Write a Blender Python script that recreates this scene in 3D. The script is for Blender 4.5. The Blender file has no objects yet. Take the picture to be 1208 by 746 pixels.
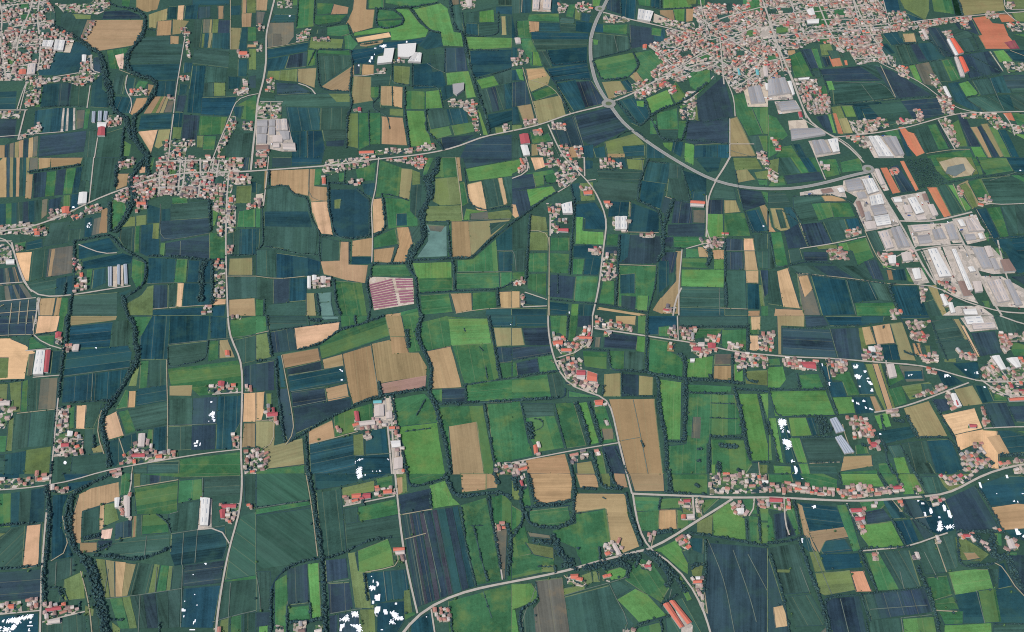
import bpy, math, random, re
import numpy as np
from mathutils import Vector
random.seed(7); rng = np.random.default_rng(7)
scene = bpy.context.scene
COL = scene.collection

# ------------------------------------------------------------ camera, light
H = 2670.0; PITCH = math.radians(47); TH = 0.4037
cd = bpy.data.cameras.new('camera'); cam = bpy.data.objects.new('camera', cd); COL.objects.link(cam)
cam.location = (0, 0, H); cam.rotation_euler = (math.radians(90) - PITCH, 0, 0)
cd.sensor_width = 36; cd.lens = 18 / TH; cd.clip_start = 10; cd.clip_end = 60000
scene.camera = cam
SUN_EL = math.radians(50); SUN_AZ = math.atan2(-0.62, -0.78)     # sun stands low left of the picture
sv = Vector((math.sin(SUN_AZ) * math.cos(SUN_EL), math.cos(SUN_AZ) * math.cos(SUN_EL), math.sin(SUN_EL)))
world = bpy.data.worlds.new('World'); scene.world = world; world.use_nodes = True
wn = world.node_tree; bg = wn.nodes['Background']
sky = wn.nodes.new('ShaderNodeTexSky'); sky.sky_type = 'NISHITA'; sky.sun_disc = False
sky.sun_elevation = SUN_EL; sky.sun_rotation = SUN_AZ
wn.links.new(sky.outputs[0], bg.inputs[0]); bg.inputs[1].default_value = 0.12
sd = bpy.data.lights.new('sun', 'SUN'); sd.energy = 3.1; sd.angle = math.radians(0.53); sd.color = (1, .955, .9)
sun = bpy.data.objects.new('sun', sd); COL.objects.link(sun); sun.rotation_euler = sv.to_track_quat('Z', 'Y').to_euler()
sun.location = (0, 0, 3000)
scene.view_settings.view_transform = 'Standard'; scene.view_settings.look = 'None'
scene.view_settings.exposure = 0.07; scene.view_settings.gamma = 1; scene.view_settings.use_curve_mapping = False
scene.cycles.pixel_filter_type = 'BLACKMAN_HARRIS'; scene.cycles.filter_width = 1.05; scene.cycles.use_denoising = False
scene.cycles.max_bounces = 3; scene.cycles.diffuse_bounces = 2; scene.cycles.glossy_bounces = 1
scene.cycles.transmission_bounces = 1; scene.cycles.volume_bounces = 0

# ------------------------------------------------------------ ground position of a spot in the photograph
cp, sp = math.cos(PITCH), math.sin(PITCH)
def G(px, py):
    x = (px - 604) / 604 * TH; y = (373 - py) / 604 * TH
    dz = -sp + y * cp; dy = cp + y * sp
    t = H / -dz
    return (x * t, dy * t)
def mpp(y):                         # metres per photograph pixel at ground distance y
    return math.hypot(y * cp + H * sp, 0) * TH / 604

# ------------------------------------------------------------ survey of the place: F field, S strips, T trees, R road, V houses, Q building or yard
PLAN = '''
@ 0 0 3.99
F n 490,55 600,48 655,70 668,90 480,90
F w 410,95 672,95 670,130 655,180 630,215 590,222 470,240 430,220 385,185
F k 320,55 420,70 405,95 375,185 340,165 285,130 290,70
F e 340,65 430,70 425,90 355,90
F c 410,95 440,95 390,185 378,185
F t 350,195 385,200 430,240 430,262 370,340 260,355 180,355 175,335 235,320 262,250 330,250
F n 440,270 475,265 500,320 480,345 440,340
F s 640,0 765,0 740,45 690,58 640,45
F y 700,70 790,40 785,95 738,105 735,135 700,132
F w 742,100 810,95 805,168 735,170
F y 812,92 890,100 850,160 810,165
F w 800,168 842,170 840,208 800,208
F t 793,30 833,32 830,88 790,90
F W 838,28 868,26 862,97 834,95
F k 665,175 800,170 800,208 865,210 850,295 610,300 612,260 630,225
F t 608,305 848,300 838,375 740,378 650,345 605,325
F t 745,382 835,380 828,455 725,455
F g 500,240 605,225 590,260 560,330 515,325
F p 540,262 583,252 580,325 562,325
F k 550,345 595,360 578,445 525,445 525,400
F t 600,365 640,370 625,440 585,445
F g 650,378 700,385 670,430 635,410
F s 695,395 728,400 700,455 690,440
F t 545,455 632,460 605,535 555,530 530,510 540,470
F w 640,465 695,460 670,520 630,548 612,535
S 730,455 825,455 808,530 675,535 s2 e1 s1 y1 c2
F t 665,545 812,535 806,605 650,612
F W 648,620 745,610 712,725
F y 745,612 805,610 795,665 745,700 725,690
S 200,400 415,385 405,500 190,505 t3 n2 k3
F g 165,430 205,405 190,505 165,505
F t 435,385 480,350 480,420 520,450 510,510 425,505
F t 165,520 295,505 285,620 195,632 160,590
F c 360,520 405,515 400,600 360,612
F g 400,515 428,515 415,605 390,608
F n 190,640 408,615 395,715 180,740
F k 410,620 455,615 445,745 390,745
F k 460,640 585,600 565,745 455,745
F g 585,660 620,680 610,735 583,735
F n 0,562 80,562 70,650 0,650
F t 0,440 78,430 72,515 0,515
S 0,690 180,640 175,745 0,745 s1 n1 c1 y1 s1 n1 w1 c1
F t 872,30 935,20 925,90 865,90
F n 935,35 990,30 990,85 930,90
F s 1025,28 1055,28 1050,90 1025,90
F k 915,90 955,92 940,225 905,225
S 958,92 1030,92 1025,155 955,155 c3 y1 e3
F n 1030,95 1085,95 1080,235 1060,235 1025,160
S 950,160 1000,155 990,225 945,225 e1 t1 y1
F t 1000,160 1082,155 1080,232 995,228
F k 915,235 1080,232 1075,320 905,300
F t 865,295 905,297 900,340 860,345
F b 905,310 970,312 950,535 880,530 890,420
F k 970,312 1070,322 1062,385 962,390
F k 962,392 1060,388 1062,455 955,455
F e 1005,390 1060,390 1060,452 1005,455
F b 950,460 1115,455 1085,548 945,540
F t 1075,360 1135,365 1130,415 1075,425
F t 845,395 885,400 875,445 840,450
F n 835,450 880,450 865,530 825,525
F n 865,540 938,545 925,658 855,655
F e 815,600 858,600 850,655 812,655
F g 938,548 1070,552 1045,635 930,640
F b 820,530 862,530 855,600 812,598
F e 925,640 960,640 955,695 925,695
F g 960,640 1020,640 1010,705 955,705
F k 1065,635 1190,625 1180,745 1060,745
F g 1115,495 1205,445 1205,570 1135,560 1150,500
F t 1095,500 1140,500 1130,560 1105,548
F t 1085,30 1135,25 1130,70 1085,72
F s 1140,0 1165,0 1160,65 1138,65
F e 1160,0 1205,0 1205,60 1160,60
F w 1138,62 1185,62 1180,128 1138,128
F y 1088,132 1135,132 1125,235 1085,235
F t 1137,132 1165,132 1160,240 1120,240
F g 1165,128 1205,125 1205,195 1165,195
F w 1165,210 1205,210 1205,225 1165,225
F e 1170,230 1205,230 1205,330 1170,330
F t 1120,280 1165,280 1160,360 1118,360
F n 1175,360 1205,355 1205,415 1170,412
F b 905,0 1080,0 1080,22 905,25
F s 480,0 525,0 515,25 480,30
F g 575,10 620,10 610,38 575,40
S 295,510 355,508 355,612 285,622 u1 t1 u1 t2 u1
T 6 600,40 655,50 685,90 680,150 640,210 600,260 595,330 650,360 720,375 740,400 720,450 680,510 640,545
T 3 480,0 530,30 600,40
T 8 375,190 430,235 470,250 490,320 500,380 520,440 525,510 560,540 600,560 610,640 650,680 700,740
T 5 250,120 330,165 375,190
T 5 635,545 625,600 645,690 700,745
T 4 595,560 580,620 570,740
T 2 175,510 300,500 400,505
T 2 690,140 730,145
R .9 872,170 865,210 850,300 830,420 815,560 800,665 795,745
R .7 1085,0 1085,235
R .8 600,355 580,445 640,460 610,535
R .8 425,405 410,510
R .6 560,330 600,350 660,365
R .8 80,520 110,420 125,390
R .8 95,515 125,395
R .8 0,660 195,630 300,622
R .8 460,650 445,745
R 1 370,345 250,365
R 1 430,260 425,350 470,345
R 1 0,520 130,520
R 1 85,660 120,520
V 380 0,0 200,0 260,60 250,130 340,165 345,200 260,250 235,320 175,335 170,365 110,380 0,390
V 25 260,20 420,20 520,0 520,40 460,70 300,60
V 14 430,100 450,110 400,190 385,180
V 30 390,265 435,260 440,340 475,350 460,370 390,410 300,385 300,365 370,350
V 30 120,370 290,365 280,385 200,400 180,500 120,510
V 8 845,130 885,130 890,210 900,280 880,270 868,180
V 10 610,425 690,420 690,450 610,455
V 3 795,458 825,458 825,475 795,475
V 4 848,355 895,355 890,380 845,380
V 12 500,540 580,555 570,590 510,605
V 14 760,665 920,660 920,685 880,700 870,745 780,745
V 6 1120,245 1170,245 1170,275 1120,275
V 8 1140,370 1165,370 1170,450 1110,455 1100,430 1145,420
V 16 1085,545 1110,550 1110,610 1050,700 1025,745 1030,690
V 6 1140,575 1190,575 1185,615 1140,615
V 8 0,520 100,525 90,560 0,560
V 10 70,660 190,580 200,620 100,660
Q white 262,195 308,198 298,245 255,243
Q sand 310,203 345,205 330,250 300,248
Q white 205,195 255,198 245,228 200,225
Q pale 135,310 170,305 165,355 128,360
Q orange 92,335 125,333 122,357 90,358
Q glass 435,530 450,530 448,580 433,580
Q glass 465,528 482,528 478,575 462,575
Q glass 492,528 508,530 502,575 488,570
Q white 460,583 505,583 500,605 460,605
Q red 465,605 495,603 495,645 460,645
Q white 388,265 408,265 405,298 388,295
Q orange 1125,248 1165,248 1165,265 1125,265
@ 302 0 3.99
F s 0,0 60,0 50,52 0,50
F c 0,55 45,58 30,120 0,120
F t 90,68 188,70 180,105 65,105
F c 60,108 180,105 180,175 150,212 55,225 50,160
F c 80,160 120,160 120,215 80,215
F b 50,232 248,198 240,242 55,275
F g 205,0 278,10 270,125 190,135 195,60
F g 285,15 365,18 352,62 285,70
F s 365,20 435,35 430,65 350,68
F g 280,75 430,70 400,100 275,120
F k 290,140 330,132 325,165 285,160
F g 335,130 440,115 438,160 400,172 335,168
F e 260,175 415,185 405,230 290,235 250,225
F g 415,170 450,160 480,210 450,245 420,245
F g 285,235 440,240 445,260 285,250
F t 55,280 155,262 130,325 50,340
F n 155,262 242,245 235,315 135,325
F g 245,235 285,235 280,310 240,315
F e 55,335 115,335 110,380 50,365
F e 115,333 200,325 195,385 105,378
F y 195,325 285,320 275,415 195,385
F n 95,390 190,395 270,440 100,448
F k 295,265 445,265 440,310 305,405
F s 308,408 440,320 465,305 465,350 450,360 440,430 370,430
F k 85,450 438,435 445,500 100,500
F e 340,440 440,440 440,480 380,480
F t 140,505 300,508 300,612 160,620
F k 305,508 438,505 420,608 300,612
F k 310,612 425,610 420,655 320,665
F b 165,622 240,618 240,745 170,745
F b 245,618 308,618 325,700 315,745 245,745
F n 330,665 420,658 415,690 330,690
F s 465,0 525,0 520,45 560,45 550,130 455,155 440,118 425,112 455,50
F g 528,0 600,0 600,40 530,42
F g 570,45 650,50 690,85 570,95
F g 570,100 690,95 680,115 570,140
F G 655,40 720,45 770,110 815,140 800,175 700,190 635,190 630,150 460,170 465,155 560,135 690,120 700,90
F W 470,180 625,153 635,175 480,200
F s 490,205 600,188 595,205 520,220 490,218
F g 610,0 890,0 850,15 740,45 690,30 610,15
F G 740,45 870,15 900,40 930,150 965,155 975,220 875,215 870,155 820,145 780,110
F b 450,235 555,225 600,200 700,193 800,180 770,205 650,230 560,265 555,300 450,300
F t 820,150 870,160 880,220 800,235 765,215
F w 500,302 555,305 555,355 495,355
F n 468,302 495,302 493,350 465,350
F y 460,360 540,365 540,450 555,475 460,490 450,460
F k 540,360 635,355 630,405 540,405
F g 540,408 580,408 578,460 540,460
F e 650,310 725,315 720,400 650,395
F b 740,308 835,295 880,345 895,405 860,415 740,420
F n 885,225 980,225 1000,335 890,340
F k 815,260 885,255 885,335 830,340
F w 590,405 640,405 640,500 585,498
F w 645,405 692,410 690,508 645,500
F k 550,480 585,480 590,508 630,512 625,545 555,525
F e 630,512 692,515 692,550 630,545
F w 592,548 690,555 710,685 590,680
F g 705,428 800,432 800,515 705,515
F G 800,432 870,425 880,510 800,515
F G 705,520 790,520 830,690 730,690 720,640
F e 435,535 480,535 480,700 430,690
F g 480,530 585,530 585,680 540,680 480,710
F G 895,345 1000,335 1035,460 990,465 980,395 900,400
F t 870,410 925,405 930,455 880,480
F k 800,520 890,515 915,590 820,610
F t 895,515 985,510 1000,580 915,590
F g 820,610 910,595 925,635 850,655 820,640
F g 920,592 1020,575 1030,620 935,640
F n 870,650 1030,635 950,690 880,710
F G 1040,500 1055,530 1090,635 1070,635
F b 1005,240 1205,235 1205,320 1040,365 1010,340
F G 1035,378 1120,355 1145,400 1060,420
F k 1125,352 1205,325 1205,390 1145,400
S 1050,428 1205,390 1205,510 1085,535 k1 n1 k1 t1
F b 1090,540 1205,520 1205,570 1095,610
F G 990,175 1205,180 1205,225 1005,238
F t 990,110 1040,112 1045,165 985,160
F k 1045,115 1140,110 1150,160 1045,172
F k 990,60 1050,60 1050,108 990,108
F G 1050,55 1120,45 1125,105 1050,108
F k 1140,0 1205,0 1205,28 1140,25
F t 1130,32 1205,30 1205,70 1130,65
F y 1152,78 1175,78 1180,165 1155,165
F k 1178,75 1205,75 1205,165 1185,165
F c 920,0 960,0 960,20 920,25
F k 925,25 960,25 970,110 985,150 940,150 930,110
F e 1125,600 1170,600 1170,632 1130,632
F n 1000,655 1205,635 1205,745 960,745
F g 20,515 68,515 68,565 20,565
F c 72,515 115,515 115,565 72,565
F g 130,0 200,0 195,25 130,30
T 3 575,42 650,45 720,30 780,110 820,150 870,155
T 3 720,40 850,15
T 4 905,0 920,60 940,145 975,155 985,220 1020,360 1050,460 1080,540 1100,630
T 3 570,40 562,120 600,140 690,120 695,80 650,52
T 2 280,10 270,120 330,130 430,100
T 2 430,110 445,170 490,215 580,200
T 2 205,0 190,130
T 3 445,240 455,300 440,430 455,490 430,550 425,700
T 3 700,410 700,540 725,720
T 2 640,300 640,390 720,405 860,410 880,510
T 2 735,300 735,410
T 3 800,520 800,620 860,670 880,710
T 2 100,445 200,430 285,445
T 2 440,235 285,232 295,400 310,425 440,432
T 2 580,405 580,470 545,480 550,520 620,545 630,610
T 2 530,520 535,690
T 2 280,235 245,310
T 2 1000,235 1140,240
T 2 640,410 645,500
T 2 890,230 885,340
T 1.5 1040,370 1140,345 1200,325
T 2 990,165 1050,175 1140,165 1140,60
T 2 970,60 985,160
R .7 50,228 200,205 250,190
R .5 240,618 242,745
R .5 805,300 820,330 890,345
R 1 280,445 275,415 200,395
R .8 0,565 125,565
R .8 20,480 128,482
R .8 60,572 60,690
Q2 greyyard 0,568 150,566 165,640 190,715 125,715 0,690
V 6 10,485 120,485 120,560 5,560
R .6 70,480 70,640
R .8 455,360 540,362 600,340
V 6 190,160 240,135 262,130 250,190 190,200
V 7 265,180 350,180 350,198 265,195
V 6 50,370 90,370 85,440 50,430
V 5 0,205 30,205 30,245 0,245
V 5 0,120 40,120 35,150 0,140
V 8 90,0 180,0 170,40 100,40
V 3 640,280 700,280 700,300 640,300
V 3 570,330 610,330 610,350 570,350
V 25 900,475 980,480 1000,475 1035,480 1045,530 1050,600 1060,640 1030,620 1010,550 970,510 910,505
V 3 460,520 500,515 500,530 470,530
V 20 485,715 720,700 800,680 840,680 850,705 720,725 490,735
V 4 1160,595 1195,590 1195,625 1165,625
V 8 955,0 1040,0 1030,40 970,50
V 5 0,690 60,690 60,740 0,740
Q white 668,218 755,212 748,265 720,278 668,275
Q white 605,238 652,235 640,300 570,308 575,275 600,272
Q white 748,255 780,258 775,300 715,298
Q pale 985,0 1015,0 1015,35 995,35
Q grey 925,405 980,398 978,430 945,455 928,440
Q grey 5,575 55,572 55,600 5,600
Q grey 5,605 55,603 50,635 5,635
Q grey 5,640 50,640 48,680 5,680
Q grey 62,572 90,570 90,600 62,600
Q pale 95,570 145,568 150,620 95,622
Q grey 62,605 90,605 90,640 62,640
Q pale 80,645 125,643 125,675 80,675
Q grey 110,625 155,625 158,660 130,665
Q pale 125,680 185,680 188,712 128,708
Q rust 0,690 60,688 60,708 0,712
Q red 480,513 495,513 495,530 480,530
Q orange 485,718 555,716 555,728 485,730
N 575,218 597,215 600,210 615,212 612,222 600,227
N 540,268 550,266 550,282 540,280
N 530,285 540,280 540,295 532,293
N 481,307 487,306 488,314 482,315
N 706,194 712,194 712,203 706,203
N 155,74 163,74 163,79 156,80
N 556,227 566,227 566,230 556,230
N 555,255 558,255 558,260 554,260
@ 604 0 3.99
S 0,0 90,0 88,60 0,65 k1 t1
Q2 tanyard 98,0 188,0 182,58 95,55
F t 190,10 222,10 215,65 185,62
F g 265,20 300,20 285,85 250,80
F e 300,30 325,35 320,95 295,90
F t 330,60 375,70 360,105 325,98
F G 380,0 435,0 410,35 378,30
F n 445,10 510,0 515,70 440,45
F b 512,0 588,10 580,95 515,75
F g 580,0 655,0 650,30 600,25
F b 658,0 700,0 695,45 655,35
F G 710,0 790,0 850,35 710,42
F e 790,0 870,0 865,20 830,25
F g 870,0 910,0 905,25 875,20
F s 695,50 760,48 770,105 700,70
F G 758,45 815,42 812,108 775,108
F s 818,42 855,42 850,100 818,105
S 0,70 0,70 25,180 0,180 b1
F g 18,98 80,95 90,180 30,180
F w 78,102 128,104 125,150 82,155
F g 80,70 220,65 222,105 75,100
F t 128,108 225,110 230,150 130,150
F k 228,110 300,115 300,148 230,148
F b 300,100 378,108 365,155 300,148
F k 228,80 295,88 292,112 225,108
F b 90,152 360,158 360,185 95,185
F k 95,185 352,185 352,225 110,238
F b 168,238 352,222 352,300 190,315
F k 110,240 165,240 185,320 155,320
F g 30,185 90,180 150,310 90,310 60,250
F G 95,245 125,245 145,312 95,308
F b 395,112 435,118 430,155 385,150
F g 430,118 543,115 540,162 430,152
F t 0,225 25,225 25,275 0,275
F k 385,155 550,172 562,232 400,275 378,270
F G 378,185 410,190 405,212 382,210
F n 552,118 720,140 715,200 640,215 560,230
F t 655,130 720,140 720,200 670,190
F g 658,130 705,138 700,172 655,165
F g 385,285 570,248 592,310 540,370 430,380 400,360
F g 575,250 660,235 720,300 660,350 655,395 630,395 585,340 600,310
F y 550,360 585,338 630,395 600,405
F w 570,345 590,340 610,370 580,385
F y 420,388 510,382 535,425 500,440 500,455 455,472
F b 512,385 545,375 590,430 555,440
F b 170,325 355,300 375,380 300,375 200,390
F b 205,395 300,378 345,510 290,525
F n 302,385 375,382 435,470 430,490 345,508
F y 60,325 150,318 180,365 170,400 90,435 75,400
F w 65,328 150,325 165,360 75,380
F g 90,440 185,405 210,440 110,475
F y 100,478 230,450 255,540 125,585
F t 0,330 55,325 60,380 0,380
F G 18,328 50,325 55,380 35,375
F n 0,390 62,382 88,490 0,505
F s 25,500 92,490 110,565 50,570
F t 0,505 25,505 40,580 0,590
F e 0,590 45,590 45,610 0,620
F n 235,560 460,505 540,610 380,695 330,660
F n 180,600 290,545 340,690 240,695
F g 80,615 140,640 175,620 190,665 95,680
F k 0,645 30,660 50,745 0,745
F y 90,680 120,680 125,730 90,735
F s 265,695 310,685 330,740 270,745
F t 325,690 385,680 385,745 340,745
F e 435,670 575,630 625,680 520,690 530,735 450,740
F t 520,692 625,685 625,735 530,738
F w 450,725 530,725 530,742 450,745
F t 380,700 435,690 440,740 395,745
F t 630,670 720,720 720,745 630,745
F t 490,480 580,458 640,500 650,560 600,600 560,580
F G 585,475 620,475 620,505 590,500
F G 628,465 735,420 760,495 680,520 660,545
F g 745,445 770,380 830,460 770,490
F G 785,500 815,495 828,535 790,545
F g 680,535 780,510 785,610 690,610
F g 650,570 680,570 690,635 650,635
F k 695,612 780,615 775,660 705,660
F g 785,570 820,570 812,655 780,655
F G 708,672 758,672 750,715 715,690
F b 758,668 810,668 795,740 755,715
F G 815,672 858,680 855,745 812,745
S 860,688 1020,682 1020,745 858,745 b1 t1 b1
F n 825,570 1020,558 1020,675 860,685 820,665
F n 870,470 990,365 1000,370 1045,550 880,575 875,540
F e 840,500 870,500 878,570 860,565
F g 820,340 900,335 935,380 880,440 840,410
F k 905,335 960,350 960,380 935,375
F g 1035,450 1090,440 1130,510 1180,630 1110,640 1060,550
F g 1128,508 1205,505 1205,632 1180,628
F k 1115,640 1205,635 1205,720 1150,715
F g 1160,640 1205,640 1205,715 1185,710
F y 1025,560 1060,550 1150,735 1030,740
F y 1085,0 1170,0 1165,60 1090,40
F g 1085,0 1170,0 1165,60 1090,40
T 2 160,235 190,310 345,290
T 3 155,325 205,395 265,530
T 2 200,385 290,372 375,378
T 2 545,160 562,235 385,278
T 3 570,250 600,310 545,370 420,382 380,290
T 3 620,460 655,550 600,600 490,480
T 4 655,550 700,515 770,495 840,460 920,390
T 3 655,560 700,660 800,670 830,560 780,500
T 2 780,655 1020,680
T 2 900,578 1020,555
T 2 505,0 515,85
T 2 655,35 710,45 850,38
T 3 700,0 700,40
T 2 490,650 540,615 600,620 630,660
T 2 20,180 20,100
R .6 50,320 125,585
R .6 90,380 190,405 275,535
R .5 295,545 335,680
R .5 555,115 560,235
R .8 950,360 880,440 820,480
R .9 1000,360 1045,460 1050,550
R .8 1025,560 1025,745
R .8 1020,680 1140,680
R .5 1025,710 1150,745
R .7 590,425 440,470
R .6 50,0 45,60
R 1 440,75 430,100 520,105
R .5 480,170 500,250
R .5 170,625 225,745
V 8 220,15 265,20 250,60 220,65
V 8 295,20 375,20 370,60 310,60
V 8 430,65 530,80 560,100 520,110 430,108
V 10 600,90 760,95 860,110 860,150 780,145 680,110
V 14 480,440 540,430 535,445 485,460
V 22 560,400 600,385 730,380 740,400 610,470 580,468
V 10 600,460 620,430 720,395 700,420
V 6 720,400 770,400 770,440 740,445
V 12 820,430 870,430 870,470 815,520 860,570 790,560 790,540 815,535
V 520 860,30 920,25 1080,30 1205,30 1205,400 1110,420 1060,440 1020,400 990,360 960,350 920,320 880,345 800,390 730,375 680,395 650,340 720,300 660,235 615,225 740,185 720,140 860,155 880,120 855,70
V 14 60,570 120,570 125,585 60,600
V 14 190,575 250,590 250,615 185,610
V 8 100,620 140,610 140,635 105,640
V 16 120,680 190,670 195,740 130,735 
V 8 215,685 260,680 270,745 230,745
V 10 295,695 325,685 345,745 310,745
V 10 0,285 75,280 75,300 0,315
V 4 30,230 50,240 50,280 35,280
V 4 1155,715 1200,715 1190,745 1160,745
V 60 1090,40 1205,60 1205,0 1160,0
Q white 595,50 665,62 650,108 590,98
Q sand 668,65 745,95 700,110 665,105
Q pale 150,0 185,0 180,52 145,48
Q pale 100,0 130,0 125,50 98,50
Q red 35,640 75,635 85,680 42,685
Q white 40,690 72,690 85,735 55,740
Q pale 12,185 38,185 42,208 18,210
Q2 sandyard 1088,420 1205,395 1205,505 1110,505
Q grey 1108,420 1165,410 1190,490 1125,495
Q white 1190,400 1205,400 1205,430 1195,430
Q teal 1145,335 1158,335 1162,360 1150,360
Q teal 1060,330 1068,330 1075,360 1065,360
Q pale 1180,320 1200,320 1205,365 1185,365
Q orange 690,400 715,395 712,408 692,418
Q orange 610,440 625,438 628,455 612,455
Q orange 615,218 635,215 632,235 615,235
@ 906 0 3.99
F b 530,0 600,0 620,50 740,95 700,108 620,60 560,55
F e 590,0 760,0 760,45 740,95 640,40
F g 765,0 850,0 885,70 780,55
F D 850,0 880,0 915,75 880,75
F y 885,10 1095,0 1115,50 920,75
F e 1110,0 1205,0 1205,40 1130,45
F e 1145,60 1205,52 1205,115 1170,100
F o 960,85 1030,75 1060,110 1110,115 1130,165 1185,230 1025,230 990,170 1005,165
F m 1112,200 1160,190 1185,230 1140,232
F o 1080,68 1145,70 1165,102 1100,105
F o 1120,120 1180,118 1180,140 1130,135
F g 1150,160 1205,150 1205,225 1190,220
F c 630,158 690,155 700,200 645,200
F w 632,160 685,157 698,198 645,200
F t 530,150 620,140 645,205 580,215
F k 600,130 630,140 635,180 620,180
F k 688,150 715,150 730,190 700,195
F n 735,130 805,130 895,268 810,272 770,200
S 590,215 780,200 835,275 625,305 k2 n1 t2
F t 490,210 560,205 600,250 540,265 500,235
F k 820,130 900,120 960,165 990,170 1015,225 940,250 880,200 830,150
F n 870,100 960,90 1000,170 950,150 900,140
F k 900,185 945,180 975,240 940,250 915,210
F n 910,260 1040,240 1110,340 950,370
F G 1060,240 1110,235 1155,290 1090,295
F t 1110,240 1205,230 1205,320 1150,285
F g 240,30 270,40 300,120 230,120 215,50
F s 90,238 125,235 132,262 95,262
F g 100,265 150,240 210,360 120,365
F n 155,235 205,230 240,320 200,325
F g 205,230 235,230 260,320 240,325
F e 240,210 295,208 312,255 250,262
F n 250,265 285,265 300,312 268,318
F o 285,265 335,260 355,312 305,316
F o 355,285 372,285 376,308 362,308
F k 210,335 245,335 250,370 220,365
F n 240,330 430,312 540,380 270,385
F k 430,312 510,305 780,435 600,470 540,385
F k 300,390 540,385 600,465 310,495
F n 500,310 590,335 775,450 600,465
F G 270,385 300,382 315,425 285,425
F g 238,410 272,405 285,455 245,450
F t 310,495 530,480 600,560 560,590 470,590 440,520 400,500
F k 470,495 640,480 680,560 560,595
F n 625,475 800,460 830,540 690,570
F G 345,500 395,500 415,550 370,550
F t 400,500 440,505 455,565 425,570
F e 295,505 345,500 395,630 340,635
F o 303,535 320,535 355,630 328,630
F y 330,560 370,555 400,630 355,632
F n 225,550 280,540 315,635 265,610
F G 280,540 300,540 325,630 305,625
F G 660,308 690,305 725,390 690,375
F c 690,305 760,290 800,380 775,405 730,395
F k 755,290 820,285 860,385 800,385
F g 815,285 850,280 905,375 860,385
F g 845,285 862,280 910,370 895,375
F t 845,395 900,385 950,480 1030,530 950,515 880,480
F G 895,395 945,380 1000,450 930,455
F k 960,380 1040,370 1080,440 1000,450
F t 1040,370 1110,355 1145,440 1080,440
F k 1110,355 1205,350 1205,430 1150,438
S 930,465 1205,440 1205,515 1035,530 k2 t1 k1
F n 1105,355 1205,350 1205,400 1130,420
F G 840,0 845,0 848,5 840,5
F g 0,540 40,555 95,640 70,660 0,640
F g 0,640 50,640 45,720 0,745
F g 60,690 110,680 150,745 30,745
F t 120,680 150,680 185,745 150,745
F g 545,620 605,605 640,660 600,650 570,645
F t 610,605 640,640 680,735 650,735
F o 615,600 640,598 660,620 690,630 740,720 700,738 660,690
F k 690,610 750,595 800,720 745,725
F g 750,590 790,585 850,700 800,705
F n 790,570 800,575 865,700 845,690
F g 855,590 895,565 940,690 890,690
F n 890,540 920,530 1000,690 945,690
F w 952,600 985,598 1055,745 1035,740
F n 985,600 1005,590 1085,735 1060,745
F y 1000,585 1035,582 1110,735 1090,740
F g 1040,600 1080,598 1145,740 1110,740
F b 1080,615 1120,612 1185,745 1145,740
F G 1120,615 1160,610 1205,690 1205,740 1190,740
F g 1145,530 1180,530 1205,600 1180,600
F o 1105,535 1145,530 1165,570 1130,565
F n 1180,535 1205,530 1205,580
F G 955,690 1000,690 1030,745 980,745
F g 750,735 950,705 970,745 750,745
T 2 720,130 770,200 830,275 920,250 1040,235
T 3 600,215 700,205
T 2 590,330 660,310 820,280
T 2 945,260 1110,345 940,380
T 1.5 350,0 1040,370
T 2 150,235 215,360
T 2 300,495 600,470 780,455
T 2 240,325 270,390 300,500
T 2 860,90 960,160 990,230
T 3 880,0 915,75
T 2 940,380 1000,450 920,460 1020,530
R .9 470,255 520,300 620,340 750,405 790,450 900,520 1050,540
R .8 1115,0 1110,50 1205,45
R .8 1110,50 1170,110 1205,200
R .8 800,565 870,690 880,705
R .6 745,725 900,700 950,705
R .5 310,385 460,395 540,385 600,465
R .5 440,400 500,480
R .5 1045,370 1070,440 1110,520
R .9 1045,245 1105,335
R .6 530,310 600,460
R .9 0,180 50,230 120,380 160,500 180,560
R .8 160,560 220,600 290,640 350,650 440,745
R .8 380,570 400,590 430,650
R .8 1110,540 1150,580 1160,640
R .6 1140,240 1200,330
R 1 385,0 440,150
R .9 450,0 500,100 
R .9 530,10 580,150
R 1 280,40 320,90
R 1 210,40 80,80 20,110
R 1 0,100 40,200
V 480 0,0 530,0 560,110 700,100 700,140 530,160 540,250 600,270 600,320 500,290 420,310 380,240 330,260 310,210 200,200 160,230 90,235 110,340 60,370 0,370 0,280
V 20 560,60 650,60 680,120 590,130
V 40 700,110 960,80 950,100 860,110 720,135
V 12 700,120 745,140 760,190 730,195
V 8 820,150 860,150 880,190 845,185
V 90 120,370 225,375 250,440 290,470 295,540 200,540 170,500
V 14 600,315 660,320 660,375 620,360
V 12 755,350 790,355 860,470 830,465 770,390
V 24 790,450 860,470 880,540 830,545
V 20 900,530 1080,540 1140,600 1070,610 1020,560 920,560
V 16 800,560 860,570 900,690 880,705
V 8 600,570 720,560 720,580 610,590
V 26 380,570 560,560 570,600 430,640 400,620
V 10 690,520 720,520 735,570 705,570
V 6 10,640 60,680 50,715 30,700
V 16 370,650 450,650 470,700 450,700
V 10 1100,290 1190,310 1180,340 1130,345
V 8 1120,580 1170,590 1205,650 1150,630
V 20 1020,65 1080,60 1080,90 1030,90
V 6 1110,15 1160,15 1150,45 1120,45
V 6 1120,110 1200,115 1190,150 1140,150
V 8 900,100 930,100 960,140 910,140
Q orange 855,190 875,190 920,255 895,262
Q white 840,192 852,190 895,265 880,268
Q orange 895,275 915,275 945,340 925,350
Q pale 875,275 890,275 925,365 905,365
Q pale 720,145 735,145 755,190 740,190
Q2 greyyard 0,370 80,365 120,470 0,475
Q grey 0,385 75,372 105,445 0,460
Q white 90,390 108,388 125,450 115,455
Q2 greyyard 30,480 130,475 160,525 50,540
Q grey 45,490 120,480 150,520 60,530
Q sand 95,570 175,565 190,605 100,615
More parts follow.
